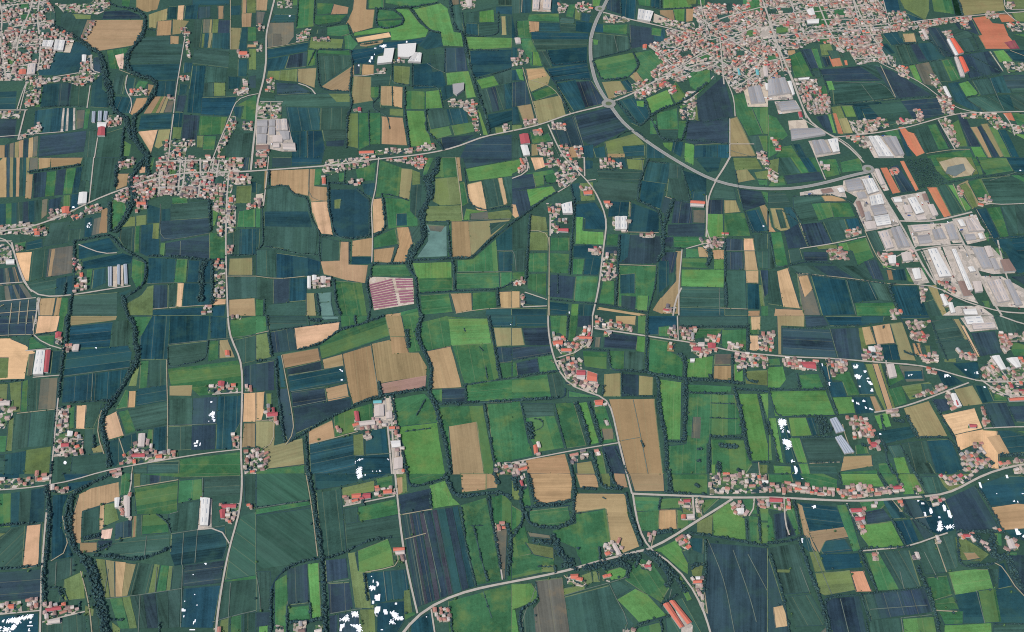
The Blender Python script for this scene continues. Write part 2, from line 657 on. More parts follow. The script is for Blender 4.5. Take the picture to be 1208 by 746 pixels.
Q grey 105,615 240,610 270,640 110,665
Q2 greyyard 190,665 320,655 340,725 225,745
Q grey 205,670 260,665 295,725 225,735
Q white 280,665 325,660 335,720 305,725
Q2 greyyard 445,645 580,640 640,745 500,745
Q white 470,650 520,648 590,745 520,745
Q grey 540,655 600,650 640,735 600,740
Q white 140,375 195,370 192,380 145,382
Q white 180,100 240,95 238,115 185,118
Q white 180,55 210,42 220,75 195,82
Q white 820,415 835,412 862,465 848,470
Q red 140,535 155,533 162,558 148,560
@ 0 186 3.99
S 0,0 140,0 135,180 0,190 k1 w1 n1 y1 t1 w1 k1 t1 y1
F w 180,0 240,0 235,45 180,55
F s 240,0 390,0 380,30 240,48
F c 140,0 180,0 178,55 135,60
F s 125,80 158,80 150,195 118,192
S 160,75 420,40 395,165 155,190 n2 g1.5 n1.5 g1.5 t1 k1
F k 392,0 442,0 425,160 420,110 385,110
F k 450,0 565,0 545,60 545,160 425,215 420,190
F e 570,30 620,20 625,50 570,60
F w 552,75 605,75 595,135 545,155
F n 230,200 290,185 280,245 225,260
S 0,220 190,200 190,300 0,320 t1 g1 t1 k1 n1 t1 k1
F c 200,200 225,195 220,270 195,290
F b 335,175 370,170 365,240 330,255
F g 300,180 330,178 330,250 300,270
F b 400,285 437,282 432,370 395,378
F c 440,290 480,280 470,360 430,370
F s 480,245 510,235 508,355 465,360
F k 240,310 330,300 320,400 200,420
F k 325,340 400,330 395,380 320,395
F t 125,400 200,380 200,425 120,440
F g 70,405 125,395 115,430 70,430
F W 75,450 150,445 135,580 115,580 100,550
F k 150,440 230,430 215,565 135,580
F c 230,430 345,415 338,545 215,565
F s 240,435 260,430 240,560 222,560
F k 125,590 350,550 340,645 190,655 140,625
F t 265,570 345,555 340,645 260,645
F w 185,665 265,660 250,745 180,745
F s 265,660 290,660 275,745 250,745
F g 290,660 320,660 315,745 280,745
F b 370,410 515,378 560,440 370,480
F b 390,490 580,450 625,465 615,500 500,515 390,525
F g 620,475 680,495 675,600 640,615 615,560
F b 440,530 500,520 500,590 430,620
F g 410,530 440,525 430,600 405,600
F k 345,650 552,635 548,745 335,745
F t 560,640 610,620 620,625 570,660
F e 690,610 725,600 720,745 600,745 590,690 660,650
F g 530,200 580,190 600,260 540,350 525,330
F e 580,320 610,280 640,280 640,325 575,330
F e 640,275 690,270 688,320 640,325
F k 565,340 635,330 628,445 580,415 555,375
F g 635,325 660,322 655,450 632,445
F t 665,318 725,315 720,380 750,385 745,465 690,465 658,450
F t 695,220 755,240 755,305 692,312
F e 722,312 752,310 748,385 718,382
F t 760,245 800,240 800,300 760,300
F k 805,220 985,205 985,285 800,298
F n 755,300 985,285 985,355 755,400
F n 780,405 985,365 985,478 780,465
F g 755,405 780,403 775,465 750,462
F g 810,190 880,185 885,215 815,220
F b 700,475 830,478 820,590 695,595
F g 830,478 885,478 875,590 818,588
F b 888,485 1010,490 1000,590 880,588
F G 998,225 1040,225 1015,315 1000,330
F g 985,355 1025,355 1060,390 1058,475 985,478
F n 725,600 788,600 785,710 720,715
F k 790,600 832,598 828,705 788,708
F W 835,592 865,592 855,705 828,705
F b 868,592 1005,592 1000,695 860,703
F b 720,720 955,705 950,745 720,745
F b 1000,700 1060,695 1055,745 1000,745
F W 1005,665 1062,665 1060,690 1005,695
F e 1115,135 1185,132 1180,215 1110,215
F t 1185,115 1205,115 1205,165 1185,165
F g 1125,250 1205,240 1205,330 1115,330
F k 1075,345 1130,340 1125,455 1070,455
F t 1130,338 1205,335 1205,458 1125,455
F y 1078,475 1190,472 1190,555 1072,555
F k 1072,562 1205,560 1205,660 1075,668
F w 1075,670 1200,662 1205,745 1075,745
F n 1145,0 1178,0 1170,60 1140,55
F g 1060,0 1105,0 1100,20 1060,25
F g 715,0 730,0 715,70 690,80
F W 655,45 690,40 685,70 655,75
T 6 585,0 545,50 545,140
T 8 690,0 650,50 615,100 615,140 635,200 600,260 570,320 540,355
T 5 515,215 520,350
T 3.5 350,395 400,390 450,378 520,360 545,400 600,445 690,490 685,590 650,625 570,670 600,745
T 3.5 350,395 350,640 330,670 330,745
T 3.5 700,465 780,465 1000,485 1060,480
T 8 965,490 945,540 950,600 945,680
T 5 1000,490 1000,690
T 4 985,205 990,350
T 2 865,190 985,200
T 3 130,70 300,50 380,35
T 2 1060,465 1205,458
T 4 575,650 590,690 600,745
T 5 690,0 700,90
T 3 310,590 300,650
R 1.1 55,400 75,480 110,580 125,630 180,660 340,650 480,625 615,605
R .9 180,660 185,745
R .8 442,0 420,210
R .8 370,410 500,465 550,450
R .5 755,220 752,400 985,358
R .5 850,395 848,465
R .6 720,715 830,705 1000,695
R .6 1070,560 1205,560
R 1 0,390 55,395
R 1 875,0 860,160 840,180
R .8 1010,0 1000,60
R .5 690,595 860,590
V 14 560,20 640,5 640,30 600,50 560,60
V 190 730,20 780,0 1060,0 1075,60 1060,130 1000,200 880,190 840,180 700,180 700,110 740,70
V 60 610,95 740,90 800,120 790,170 700,200 690,240 640,260 640,180 610,130
V 14 525,190 600,150 620,190 600,220 540,200
V 60 1080,0 1150,0 1140,50 1120,80 1180,90 1180,125 1100,130 1060,250 1080,340 1060,380 1020,370 1030,260 1000,250 1005,140 1060,130
V 12 1070,170 1110,180 1110,350 1070,360
V 14 1010,480 1060,485 1060,660 1005,660
V 12 240,250 330,240 360,250 300,290 230,300
V 10 400,220 470,230 480,260 400,270
V 8 340,280 400,265 400,280 340,300
V 34 0,330 130,310 230,330 220,370 180,375 100,360 0,375
V 12 0,400 50,410 60,500 0,510
V 8 350,480 385,480 385,570 350,570
V 10 345,600 405,570 410,620 350,635
V 4 80,425 110,425 110,440 80,440
V 8 1070,420 1095,420 1090,455 1070,455
V 6 955,700 990,700 990,740 955,740
V 8 1160,220 1205,220 1205,240 1160,245
Q white 375,170 412,168 408,220 368,225
Q glass 510,520 528,518 528,608 512,610
Q sand 530,515 552,514 552,610 530,610
Q glass 553,510 566,509 566,600 555,602
Q sand 567,509 580,508 582,606 568,606
Q glass 583,508 598,506 602,598 588,600
Q orange 645,215 690,215 688,228 645,228
Q orange 165,355 188,355 188,372 165,372
Q white 30,488 70,486 70,505 30,507
Q orange 292,240 328,236 326,265 295,270
Q orange 1080,195 1098,195 1098,215 1080,215
N 340,231 351,231 351,239 340,239
N 411,312 416,312 416,317 411,317
N 418,309 424,309 424,315 418,315
N 425,317 431,317 431,322 425,322
N 410,322 416,322 416,331 410,331
N 419,326 424,326 424,331 419,331
@ 302 186 3.99
F w 70,62 250,55 245,180 170,165 155,130 70,135
F w 250,55 280,55 275,135 340,140 335,205 258,210 248,180
F W 260,210 335,205 360,365 310,360 290,330 265,260
F s 42,62 55,62 48,150 38,150
F k 55,150 140,135 180,180 240,190 260,290 290,350 280,450 200,455 130,430 35,420
F t 38,255 245,255 265,330 38,325
F t 350,150 470,150 530,200 530,370 450,385 365,370 350,280
F e 370,200 400,195 395,240 370,240
F t 500,125 560,120 550,190 510,170
F n 75,0 165,0 165,40 75,48
F b 168,0 315,0 310,30 168,42
F g 580,10 690,50 670,185 560,185
F y 685,50 738,55 720,200 675,190
F W 545,195 592,190 608,340 550,360
F g 605,190 760,200 760,320 620,335
F t 660,265 710,262 710,320 660,322
F k 730,130 780,130 770,300 725,250
F e 735,55 775,70 775,125 735,130
F g 555,375 655,330 670,410 555,430
F w 660,328 718,325 740,405 715,440 705,500 645,495 672,410
F w 455,390 550,375 548,465 452,465
F w 555,432 655,420 635,495 555,490
F b 450,465 550,470 545,500 450,503
F w 398,395 438,395 438,505 528,508 515,595 430,580 320,550 305,488 395,485
F k 310,375 395,395 392,485 305,480
F g 540,510 700,505 730,555 700,560 540,560
F g 370,580 500,590 525,745 400,745
F k 0,435 90,435 95,570 0,555
F b 95,450 240,470 305,490 300,555 200,565 95,570
F k 0,565 80,575 80,685 0,665
F n 80,575 160,570 155,685 80,690
F b 160,570 240,570 235,675 155,682
F g 0,670 38,672 35,745 0,745
F k 55,695 235,680 235,745 50,745
F y 235,640 275,640 285,745 235,745
F teal 290,640 355,635 355,680 295,680
F teal 298,685 355,682 370,745 310,745
F k 0,120 30,130 0,210
F g 0,235 22,235 22,330 0,330
F t 0,335 20,335 15,430 0,430
F g 870,0 940,0 950,100 840,90 855,70
F e 840,100 950,90 970,220 870,225 830,205 840,165
F e 805,230 965,225 970,300 800,300
F g 800,0 840,0 800,90 780,90
F s 940,0 960,0 972,110 955,112
F n 970,0 1205,0 1205,10 990,50
F G 985,55 1205,15 1205,88 1000,115
F W 992,125 1062,110 1088,250 1045,250 1000,205
F k 1068,108 1135,98 1165,225 1095,240
F W 1138,98 1158,96 1185,220 1165,222
F k 1165,95 1205,90 1205,215 1190,220
F g 955,120 980,115 1000,215 970,230
F G 990,240 1090,255 1005,265 1005,295 975,295
F c 1010,265 1090,255 1100,290 1010,292
F s 920,300 1000,300 1012,470 925,470
F y 1000,300 1200,290 1090,390 1015,465
F e 1090,260 1190,245 1205,265 1200,290 1095,290
F k 1100,310 1190,300 1105,365
F teal 800,315 898,322 900,465 755,470 810,390
F c 810,320 890,322 870,350 820,345
F g 905,305 915,305 918,470 905,470
F G 735,495 920,490 925,625 770,640 755,560
F g 760,570 925,565 925,625 770,638
F g 945,485 1020,480 1130,385 1140,540 945,540
F g 945,545 1145,540 1150,615 945,620
F t 1130,380 1205,320 1205,440 1135,440
F t 1140,445 1205,440 1205,535 1145,535
F g 1150,542 1205,540 1205,580 1185,610 1150,615
F g 775,650 910,640 930,730 780,745
F w 915,642 1015,638 1018,720 940,735
F g 1018,638 1125,632 1130,705 1040,725 1018,720
F w 1142,630 1205,628 1205,710 1150,705
F t 1085,715 1205,712 1205,745 1080,745
F g 640,735 765,705 765,745 640,745
F w 610,738 680,730 680,745 610,745
F g 280,55 310,55 300,130 275,130
F g 390,75 415,72 415,110 390,115
F g 470,55 565,20 555,110 480,110
F k 785,310 805,320 810,370 760,440 740,400 720,330 760,325
T 2.5 45,150 80,135 140,128 180,178 240,185 260,290 300,350 295,460 305,490
T 2 35,420 100,430 160,445 200,455 290,460
T 2 30,230 35,420 0,440
T 3 340,100 340,230 370,370 440,388 540,370
T 2.5 470,145 535,195 535,370
T 3 592,170 600,230 610,340 550,375
T 2 592,170 670,185 720,205
T 2 670,415 640,495
T 9 855,0 850,70 800,110 825,150 810,210 780,240 785,320 790,390 740,440 715,500
T 7 800,90 825,200
T 3.5 715,510 755,570 755,670 775,745
T 3.5 715,485 900,480 925,470 1010,480 1100,390 1205,310
T 3 905,305 912,470 930,490 935,630
T 2.5 770,640 940,630 1150,622 1205,590
T 3.5 1135,620 1140,700
T 4 530,560 515,600 545,700 530,745
T 3.5 330,560 370,570 375,690 400,745
T 3 285,640 300,745
T 2.5 980,50 1000,205 1030,240 1095,250 1190,225 1205,240
T 2 800,305 915,300
T 2.5 300,370 370,372
T 2 440,400 440,500
T 2 40,670 40,745
T 3 60,65 60,130
T 2 1190,580 1205,600
T 2 420,50 415,120
T 3 345,120 470,130
T 3 540,565 540,500 730,500
R .9 578,0 560,180 540,215 550,370 545,495
R .7 940,0 965,200 972,295
R .5 1000,298 1200,288
R .6 0,560 80,578 230,560
R .5 250,55 245,200 335,208
R .5 945,540 1205,538
R .6 940,735 1080,710 1205,710
R .5 1135,440 1205,438
R .8 60,0 45,150 35,230
V 24 330,15 430,5 500,0 560,0 520,45 430,60 330,90 310,60
V 8 430,110 500,110 490,135 440,130
V 26 610,15 720,0 810,0 800,30 770,60 720,30
V 2 310,95 330,95 330,130 310,130
V 12 0,10 50,10 50,45 0,50
V 12 245,560 340,565 345,610 280,620 245,615
V 6 0,200 35,200 35,235 0,235
Q orange 312,102 328,102 328,130 312,130
Q white 243,565 258,565 258,620 243,620
Q white 265,560 285,560 285,585 265,585
Q pale 305,565 330,565 330,595 308,600
Q sand 0,175 35,170 35,205 0,210
Q2 nurseryyard 530,562 738,570 745,690 555,720
M 532,600 638,572 668,700 555,715
M 655,570 732,572 742,615 665,620
M 670,628 735,622 742,685 680,690

@ 0 290 8.02
S 0,220 165,200 215,345 0,385 c1 n.7 c1 s.3 n1 c1 s.3 n.8
S 0,390 215,360 310,490 0,550 k1 c1 n1 c.6 n1 c1
F n 0,560 350,505 335,735 0,746
R .8 0,385 215,348
R .8 0,565 340,495
R .7 40,560 5,746
R .7 112,545 90,746
R .7 192,530 172,746
R .7 272,515 250,746
R .8 355,500 340,746
R .6 0,670 350,615
@ 604 186 3.99
F G 0,15 35,5 40,60 0,80
F W 88,0 148,0 160,45 110,62
F b 345,15 380,15 378,50 345,55
F e 535,0 625,0 615,62 545,55
F t 475,0 530,0 540,55 510,40
F k 400,60 610,65 605,120 410,105
F g 60,75 190,55 210,80 150,90 150,130 110,140
F G 70,150 190,135 210,165 85,232
F n 0,90 100,75 115,145 0,160
F n 0,160 70,155 90,240 35,290 0,225
F W 0,222 18,222 35,285 20,292 0,270
F g 150,85 210,70 220,120 160,130
F t 275,125 315,120 320,200 290,220
F k 385,130 410,105 595,125 590,200 560,205 420,200
F t 640,20 750,25 730,125 620,110
F k 740,25 800,40 795,100 735,95
F b 610,110 725,125 700,245 600,210
F k 735,100 810,105 835,210 725,185
F n 715,185 762,200 735,300 700,250
F t 800,60 915,95 915,180 840,160
F t 840,160 912,160 905,210 845,205
F n 765,205 845,215 850,310 750,308
F b 460,205 555,210 550,280 450,280
F b 565,215 690,260 690,350 545,350
F b 300,220 390,210 445,285 445,340 340,335 345,290 295,285
F G 300,280 338,280 335,345 430,350 435,410 295,405
F k 0,290 80,260 80,340 70,425 0,430
F e 90,270 160,280 170,345 85,345
F e 85,350 168,350 168,440 80,440
F g 185,375 270,375 270,440 180,440
F k 0,440 65,435 60,530 20,535 0,510
F g 80,450 165,448 165,540 78,540
F g 180,450 268,455 265,545 175,540
F g 0,540 60,535 55,575 0,580
F g 80,550 165,545 165,655 75,615
F b 290,415 370,410 430,450 410,475 288,470
F b 345,475 420,475 405,555 335,552
F g 285,478 340,480 330,550 282,550
F g 445,360 500,362 495,415 440,410
F n 440,420 500,420 495,455 435,450
F g 300,560 405,560 390,680 290,675
F n 180,550 300,562 285,665 175,655
F e 0,630 40,630 35,705 0,705
F w 0,630 38,630 38,705 0,708
F t 60,640 165,670 165,700 60,695
F b 175,680 265,690 260,740 180,740
F G 280,690 312,690 308,745 278,745
F t 315,690 385,695 380,745 312,745
F t 0,710 165,710 160,745 0,745
F n 510,360 700,370 710,465 680,500 500,500
F t 510,360 555,362 545,470 505,500
F g 505,510 680,510 680,600 640,720 500,700
F t 510,550 580,545 580,640 510,640
F n 515,650 585,655 580,715 515,710
F G 590,650 645,650 640,720 590,720
F g 430,575 480,580 480,695 410,685
F n 735,315 910,310 905,372 730,370
F c 850,248 908,248 905,308 850,306
F g 760,372 905,375 900,405 800,425 765,420
F n 720,375 758,375 755,420 720,420
F k 720,435 800,435 785,580 780,700 680,680 690,485
F s 770,440 800,440 785,735 700,735 660,720 700,660 770,580
F n 725,445 780,445 760,540 700,560 700,480
F t 690,485 740,490 740,600 690,640
F g 815,430 875,430 885,470 815,470
F g 800,475 920,475 920,520 798,515
F G 950,480 998,480 998,525 950,525
F G 800,528 998,528 995,612 798,605
F k 800,608 998,615 1000,705 790,700
F t 790,705 1000,710 1000,745 790,745
F n 925,200 997,198 995,265 920,265
F G 920,265 995,268 998,375 915,378
F y 1000,200 1055,200 1075,255 1000,262
F g 1000,265 1100,262 1125,370 1000,370
F k 965,120 1045,145 1060,200 940,190
F b 860,0 985,0 970,60 920,70
F G 815,0 855,0 855,40 815,20
F e 1040,0 1150,0 1180,55 1050,60
F y 1055,60 1105,55 1145,105 1065,120
F e 1140,70 1205,60 1205,105 1155,100
F g 1155,105 1205,105 1205,135 1160,130
F n 1060,145 1170,160 1195,220 1100,250 1075,210
F g 1175,160 1205,165 1205,215
F b 1100,255 1160,245 1205,345 1130,355
F s 1165,230 1190,222 1205,245 1205,330
F k 1130,365 1205,360 1205,430 1145,435
F n 1005,380 1090,385 1088,440 1000,440
F n 1005,445 1088,445 1090,530 1005,528
F W 1092,380 1135,380 1145,440 1092,440
F w 1090,440 1145,440 1160,530 1095,530
F w 1100,530 1160,530 1158,592 1105,592
F k 1005,535 1100,535 1105,712 1005,705
F b 1108,595 1162,595 1165,715 1110,712
F k 1150,440 1205,440 1205,525 1165,525
F n 1165,530 1205,530 1205,640 1185,660
F k 1000,712 1110,715 1110,745 1000,745
F w 1112,722 1165,722 1165,745 1112,745
F g 1170,700 1205,700 1205,745 1170,745
F e 1160,600 1175,600 1190,700 1170,700
F w 410,705 640,740 600,745 400,715
F w 875,420 920,425 930,470 880,468
F w 940,430 998,435 998,478 950,478
F e 320,120 380,115 390,200 325,205
T 3 640,10 600,120 592,205
T 3 592,205 690,250 710,350 715,430 685,490
T 5 760,200 720,300 705,390 715,460
T 2.5 800,50 830,170 840,210
T 3 275,130 295,220 280,400 270,550
T 3 210,165 130,210 60,270 0,310
T 3 85,265 75,400 65,600
T 3 505,365 500,500 485,700
T 2 390,690 500,705 640,735
T 2.5 640,730 675,600 680,510
T 2 720,425 805,430
T 3 1000,375 1005,700
T 3 1000,490 1010,710
T 2 1050,60 1080,210 1120,350 1200,358
T 2 180,670 290,680 390,690
T 2 215,550 215,640
T 2 620,10 400,0
T 2 500,60 400,58
T 1.5 730,30 640,20
T 2 150,85 155,130 215,120
T 2 765,205 850,210
T 6 925,430 940,480 915,510
R .7 80,345 175,345 175,745
R 1 180,370 180,280
R .9 60,635 165,670 
R .8 50,705 165,700
R .6 555,210 555,280
R .6 540,352 690,355
R .8 350,110 395,105
R .8 280,125 215,165
R .9 800,435 785,600 785,745
R .8 820,430 910,405
R .8 915,180 915,370 940,400
R .6 915,380 1000,380
R .5 1000,440 1145,440
R .5 610,0 620,110
R .5 0,438 15,438 20,535
R .6 720,185 765,200
R .5 975,615 978,745
R .6 980,710 1110,715
R .6 505,505 680,512
R 1 65,0 95,70 0,100
R 1 340,0 342,90
V 16 45,10 75,5 85,60 30,75
V 8 160,0 230,5 230,40 160,50
V 24 250,10 300,0 305,40 290,55 230,60 200,90 230,110 270,130 280,90 330,80
V 14 410,5 470,10 520,40 510,55 415,50
V 6 215,115 260,110 260,135 220,140
V 10 320,140 380,150 375,185 335,180
V 4 430,205 465,205 465,235 440,235
V 12 160,215 225,225 220,360 180,360 180,290
V 4 215,285 260,285 255,310 220,310
V 8 370,430 425,425 425,465 375,460
V 16 430,460 490,450 490,580 410,580
V 4 600,360 675,362 670,380 605,378
V 14 885,390 990,385 990,430 940,440 900,430
V 5 0,575 60,575 55,600 0,605
V 4 40,650 60,650 60,705 40,705
V 5 720,705 775,705 770,730 725,735
V 3 990,355 1010,360 1010,380 990,380
V 8 1160,0 1205,0 1205,60 1185,50
V 4 470,280 550,285 545,355 480,345
Q white 232,228 280,215 285,270 240,270
Q white 485,285 540,285 540,345 485,345
Q pale 497,295 525,295 525,335 497,335
Q orange 840,208 908,212 908,225 838,220
Q pale 840,222 905,226 903,236 838,233
Q red 215,340 265,340 265,355 215,352
Q orange 335,165 378,160 378,178 338,180
Q orange 430,210 462,210 460,222 435,222
N 1181,322 1189,322 1189,327 1181,327
N 266,726 271,726 271,735 266,735
@ 906 186 3.99
S 20,0 220,0 260,65 75,80 k2 g1 b1 g.7
F n 75,85 240,68 265,105 90,125
F e 55,0 10,10 50,80 0,80
F g 40,90 70,85 85,130 0,135
F g 240,10 320,5 345,70 270,95
F g 340,20 430,0 450,60 350,70
F g 265,45 330,45 340,80 275,95
F o 527,50 560,48 622,165 585,172
F n 570,45 610,35 690,155 625,165
F o 622,18 640,16 712,155 695,160
Q2 woodland 650,15 750,0 830,110 830,125 715,150
F g 760,0 990,0 1015,80 850,110 790,60
F e 790,0 960,0 995,80 860,100 820,60
F sand2 805,20 880,0 930,0 975,60 960,85 870,95 830,60
Q2 pond 845,45 920,30 930,60 880,90 835,75
F g 985,0 1120,0 1155,65 1025,85
F b 1120,0 1205,0 1205,65 1165,70
F o 748,140 795,138 865,275 830,285
F k 800,135 840,130 920,260 870,270
F G 845,130 870,130 960,240 925,255
F y 890,130 940,105 1000,225 960,245
F g 940,115 1000,100 1050,190 985,200
F e 900,130 930,120 960,160 985,230 960,240
F k 1000,100 1140,85 1205,200 1205,210 1060,220
F g 1140,85 1170,80 1205,170 1205,210
F g 1170,78 1205,75 1205,150
S 975,245 1205,220 1205,355 1060,385 b1.2 g1.6 k1.5 k1
F b 1050,385 1130,375 1205,500 1205,545 1165,545 1120,450
F b 1130,370 1205,362 1205,480 1180,455
F n 1138,560 1205,550 1205,700
F k 0,165 80,165 110,230 0,235
F k 115,185 250,180 270,210 300,285 160,310 120,240
F w 250,180 320,175 370,205 270,208
F g 205,215 290,210 310,280 240,300
F g 290,212 385,210 415,280 315,285
F w 0,240 20,330 35,350 0,350
F y 10,240 70,240 105,340 60,345 30,330
F k 35,245 65,245 90,330 60,335
F t 75,235 115,235 150,310 110,345
F n 75,350 145,310 190,420 95,430
F n 155,315 250,305 300,405 195,420
F k 260,305 360,290 390,380 305,405
F b 365,290 430,285 450,335 385,345
F g 10,355 60,350 95,510 35,515
F k 0,360 10,360 30,520 0,530
F k 95,435 150,430 165,480 105,500
F g 330,405 460,375 500,470 420,510 395,440
F G 330,405 370,400 385,440 340,430
F k 465,350 508,345 550,440 515,450
F e 225,415 320,410 330,430 240,435
F n 165,445 280,445 280,490 170,485
S 100,510 430,510 550,590 150,545 k1 n1 k1
F n 450,490 510,480 550,580 490,570
F k 0,535 45,535 70,700 0,690
F W 42,535 95,518 155,712 72,705
F w 35,710 165,715 170,745 30,745
F c 135,545 190,545 250,745 170,745 155,700
F w 140,560 185,555 210,620 170,660
F b 200,555 360,575 410,740 255,745
F t 365,575 480,580 520,670 400,685
F k 480,585 560,595 600,680 525,670
F g 410,685 590,680 620,745 420,745
F b 575,605 700,605 755,745 625,745
F k 740,680 800,660 830,745 770,745
F y 750,605 790,600 845,745 820,745
F s 555,530 580,530 590,575 565,575
F t 580,530 640,525 655,580 595,578
F g 640,525 670,530 690,590 655,582
T 2 60,245 150,310 190,420
T 2 250,305 300,405
T 2 0,345 35,520 100,510
T 2 110,240 160,310
T 2 120,185 250,180 300,175 400,210 440,330
T 2.5 100,510 180,490 300,500
T 2 130,545 360,575 560,595
T 3 600,595 560,600 620,740
T 2 820,125 1020,90 1205,70
T 2 980,0 1025,90
T 2.5 1060,385 1205,358
T 2 720,440 750,500
T 2 970,240 1060,390 1100,450 1165,550 1205,600
T 2 750,150 700,160 570,180
R .8 225,0 270,105
R .6 870,125 930,255
R .9 600,470 700,420
R .6 150,310 190,420
R .8 150,430 320,405 460,372
R .6 130,545 390,570 590,600 700,600
R .7 455,345 510,470 560,540 600,530
R .5 470,585 510,670
R .5 370,580 415,745
R 2 480,60 530,160 590,260 640,340 690,440 750,550 790,600
R 1.5 620,300 770,305 960,258
R 1.5 870,290 900,370 960,480 1010,590 1060,690 1100,745
R 1 690,440 850,410 920,410
R 1 540,440 690,435
R 1 1080,390 1120,560 1180,700
R 1.2 700,600 780,590 870,660 990,700 1080,730 1205,740
R 1 720,440 790,590
R .8 990,210 1050,225 1205,210
R .6 920,385 1050,380
R .8 0,50 50,80 
R .6 980,245 1060,385
R .5 1045,110 1170,70
V 8 0,55 45,90 45,120 0,110
V 5 240,30 290,35 290,60 250,60
V 6 360,345 440,335 440,365 370,380
V 16 280,430 350,430 380,480 290,485
V 5 875,130 920,160 920,190 900,190
V 8 985,190 1040,185 1050,220 1000,230
V 6 575,60 610,55 610,80 580,80
V 10 620,450 700,440 710,490 630,500
V 10 520,460 600,460 610,510 540,510
V 12 710,600 740,610 740,680 720,690
V 8 570,720 630,725 630,740 575,740
V 12 800,590 860,590 890,650 830,640
V 8 840,640 870,700 880,740 820,700
Q2 greyyard 355,110 470,85 560,200 620,320 460,350 400,220 420,190 350,150
Q2 greyyard 150,165 350,130 370,190 240,175 150,180
Q2 greyyard 485,60 520,55 570,155 545,160
Q2 greyyard 575,190 740,160 790,290 650,305
Q2 greyyard 515,350 620,325 685,430 555,445
Q2 greyyard 655,320 830,310 860,410 690,420
Q2 greyyard 820,315 870,300 920,400 870,405
Q2 greyyard 730,440 810,420 890,590 790,580
Q2 greyyard 820,420 915,415 1010,570 940,650 880,570
Q2 greyyard 920,415 1055,425 1165,545 1060,550 980,530
Q2 greyyard 870,290 980,270 1030,390 940,410
Q2 greyyard 990,560 1100,560 1205,720 1060,700
Q2 greyyard 650,520 720,520 760,590 690,600
Q2 greyyard 850,570 960,640 990,690 870,650
Q2 greyyard 890,700 1000,700 1060,745 820,745
Q grey 360,115 430,105 450,155 375,165
Q white 440,110 490,105 520,165 470,180
Q white 475,190 530,180 545,225 485,235
Q grey 480,235 540,230 560,270 500,280
Q white 495,285 565,275 578,320 510,330
Q grey 450,265 475,260 488,300 462,305
Q pale 450,310 500,305 510,340 465,345
Q white 655,200 690,193 732,265 695,275
Q pale 690,280 730,275 745,295 705,300
Q pale 750,230 775,225 800,275 775,282
Q pale 520,360 560,350 590,430 555,438
Q grey 575,340 620,330 665,425 610,430
Q pale 670,325 750,320 765,345 685,355
Q grey 770,345 815,340 838,385 785,392
Q grey 700,375 755,368 770,405 712,412
Q grey 830,325 868,318 895,390 858,395
Q white 750,440 790,435 860,565 805,570
Q white 862,440 880,438 962,630 940,632
Q pale 925,300 965,290 1018,350 945,355
Q grey 922,370 968,365 978,390 930,395
Q white 985,365 1003,362 1015,388 997,390
Q grey 960,435 1010,430 1055,525 1010,528
Q pale 1015,425 1045,422 1060,470 1035,475
Q grey 1040,482 1065,480 1090,530 1065,535
Q rust 1090,490 1130,485 1165,540 1110,545
Q pale 1030,590 1090,580 1135,680 1080,690
Q grey 1110,585 1135,580 1195,700 1165,705
Q pale 960,590 1000,588 1010,635 975,640
Q rust 890,590 920,588 960,655 920,660
Q rust 410,215 430,210 455,280 440,290
Q pale 500,60 520,60 550,130 530,135
Q white 675,530 710,528 720,575 690,580
Q pale 625,455 670,450 680,490 635,495
Q white 808,650 825,648 850,700 830,705
Q white 845,690 865,688 880,735 860,738
Q white 915,722 975,718 985,745 925,745
Q white 560,470 600,465 600,505 570,505
Q pale 260,40 290,38 290,50 262,52
F g 795,440 815,438 825,465 805,468
F g 1070,425 1100,425 1120,475 1080,478
F g 715,520 735,518 750,555 730,558
F g 780,325 805,322 810,338 785,340
F g 1005,675 1045,675 1050,710 1020,710
F G 530,482 580,480 585,515 545,520
F g 1010,360 1040,350 1045,400 1020,385
N 1184,60 1190,60 1190,65 1184,65
@ 0 373 3.99
F n 0,0 170,0 160,90 0,105
F W 178,0 280,0 265,72 165,82
F g 280,0 308,0 300,70 270,72
F W 0,110 50,105 120,135 165,170 155,200 130,205 115,295 0,305
F e 0,195 42,195 35,290 0,305
F g 135,110 155,95 180,120 230,150 130,162
F g 165,95 262,92 255,145 215,130
F c 135,180 165,175 150,285 125,280
F t 245,165 290,165 275,270 235,272
F y 335,0 550,0 545,18 330,45
F b 330,48 530,28 515,145 325,150
F k 530,25 600,20 615,60 605,140 520,148
F b 318,165 605,140 620,170 610,240 300,280
F b 300,290 435,272 428,395 290,410
F b 440,270 600,250 560,350 520,395 432,398
F g 630,0 715,0 710,95 650,90
F b 718,0 800,0 785,205 665,205 655,110
F b 803,0 985,0 975,120 795,140
F b 990,0 1070,10 1070,105 990,105
F k 795,145 975,122 970,205 790,245
F g 1085,20 1205,0 1205,85 1140,105 1085,105
F k 1095,115 1205,90 1205,210 1140,225
F y 1035,115 1075,112 1110,195 1035,200
F g 985,120 1030,118 1030,200 975,215
F g 785,250 1120,210 1140,270 1140,350 940,375 905,345 800,330
F n 1145,240 1205,225 1205,340 1150,340
F y 795,330 905,325 900,375 795,375
F g 660,215 700,210 690,335 655,340
F k 700,210 785,205 785,330 695,335
F e 640,230 655,240 640,330 605,330
F g 590,350 605,350 600,430 545,440
F w 605,355 640,352 635,430 600,430
F t 645,345 785,325 785,400 640,425
F k 600,440 790,400 790,520 640,540
F g 555,450 600,440 640,540 590,555
F W 495,475 550,450 585,560 510,582 495,540
F e 0,320 40,320 35,395 0,400
F e 45,315 105,308 100,450 60,450 50,380
F g 108,308 135,300 130,450 98,450
F k 138,300 190,298 180,440 135,450
F c 192,295 275,290 265,435 180,440
F k 75,465 140,455 125,620 60,630
F k 142,455 262,445 240,610 128,618
F g 0,560 35,560 25,640 0,640
F e 40,480 65,480 55,635 25,635
F t 25,650 120,635 115,745 20,745
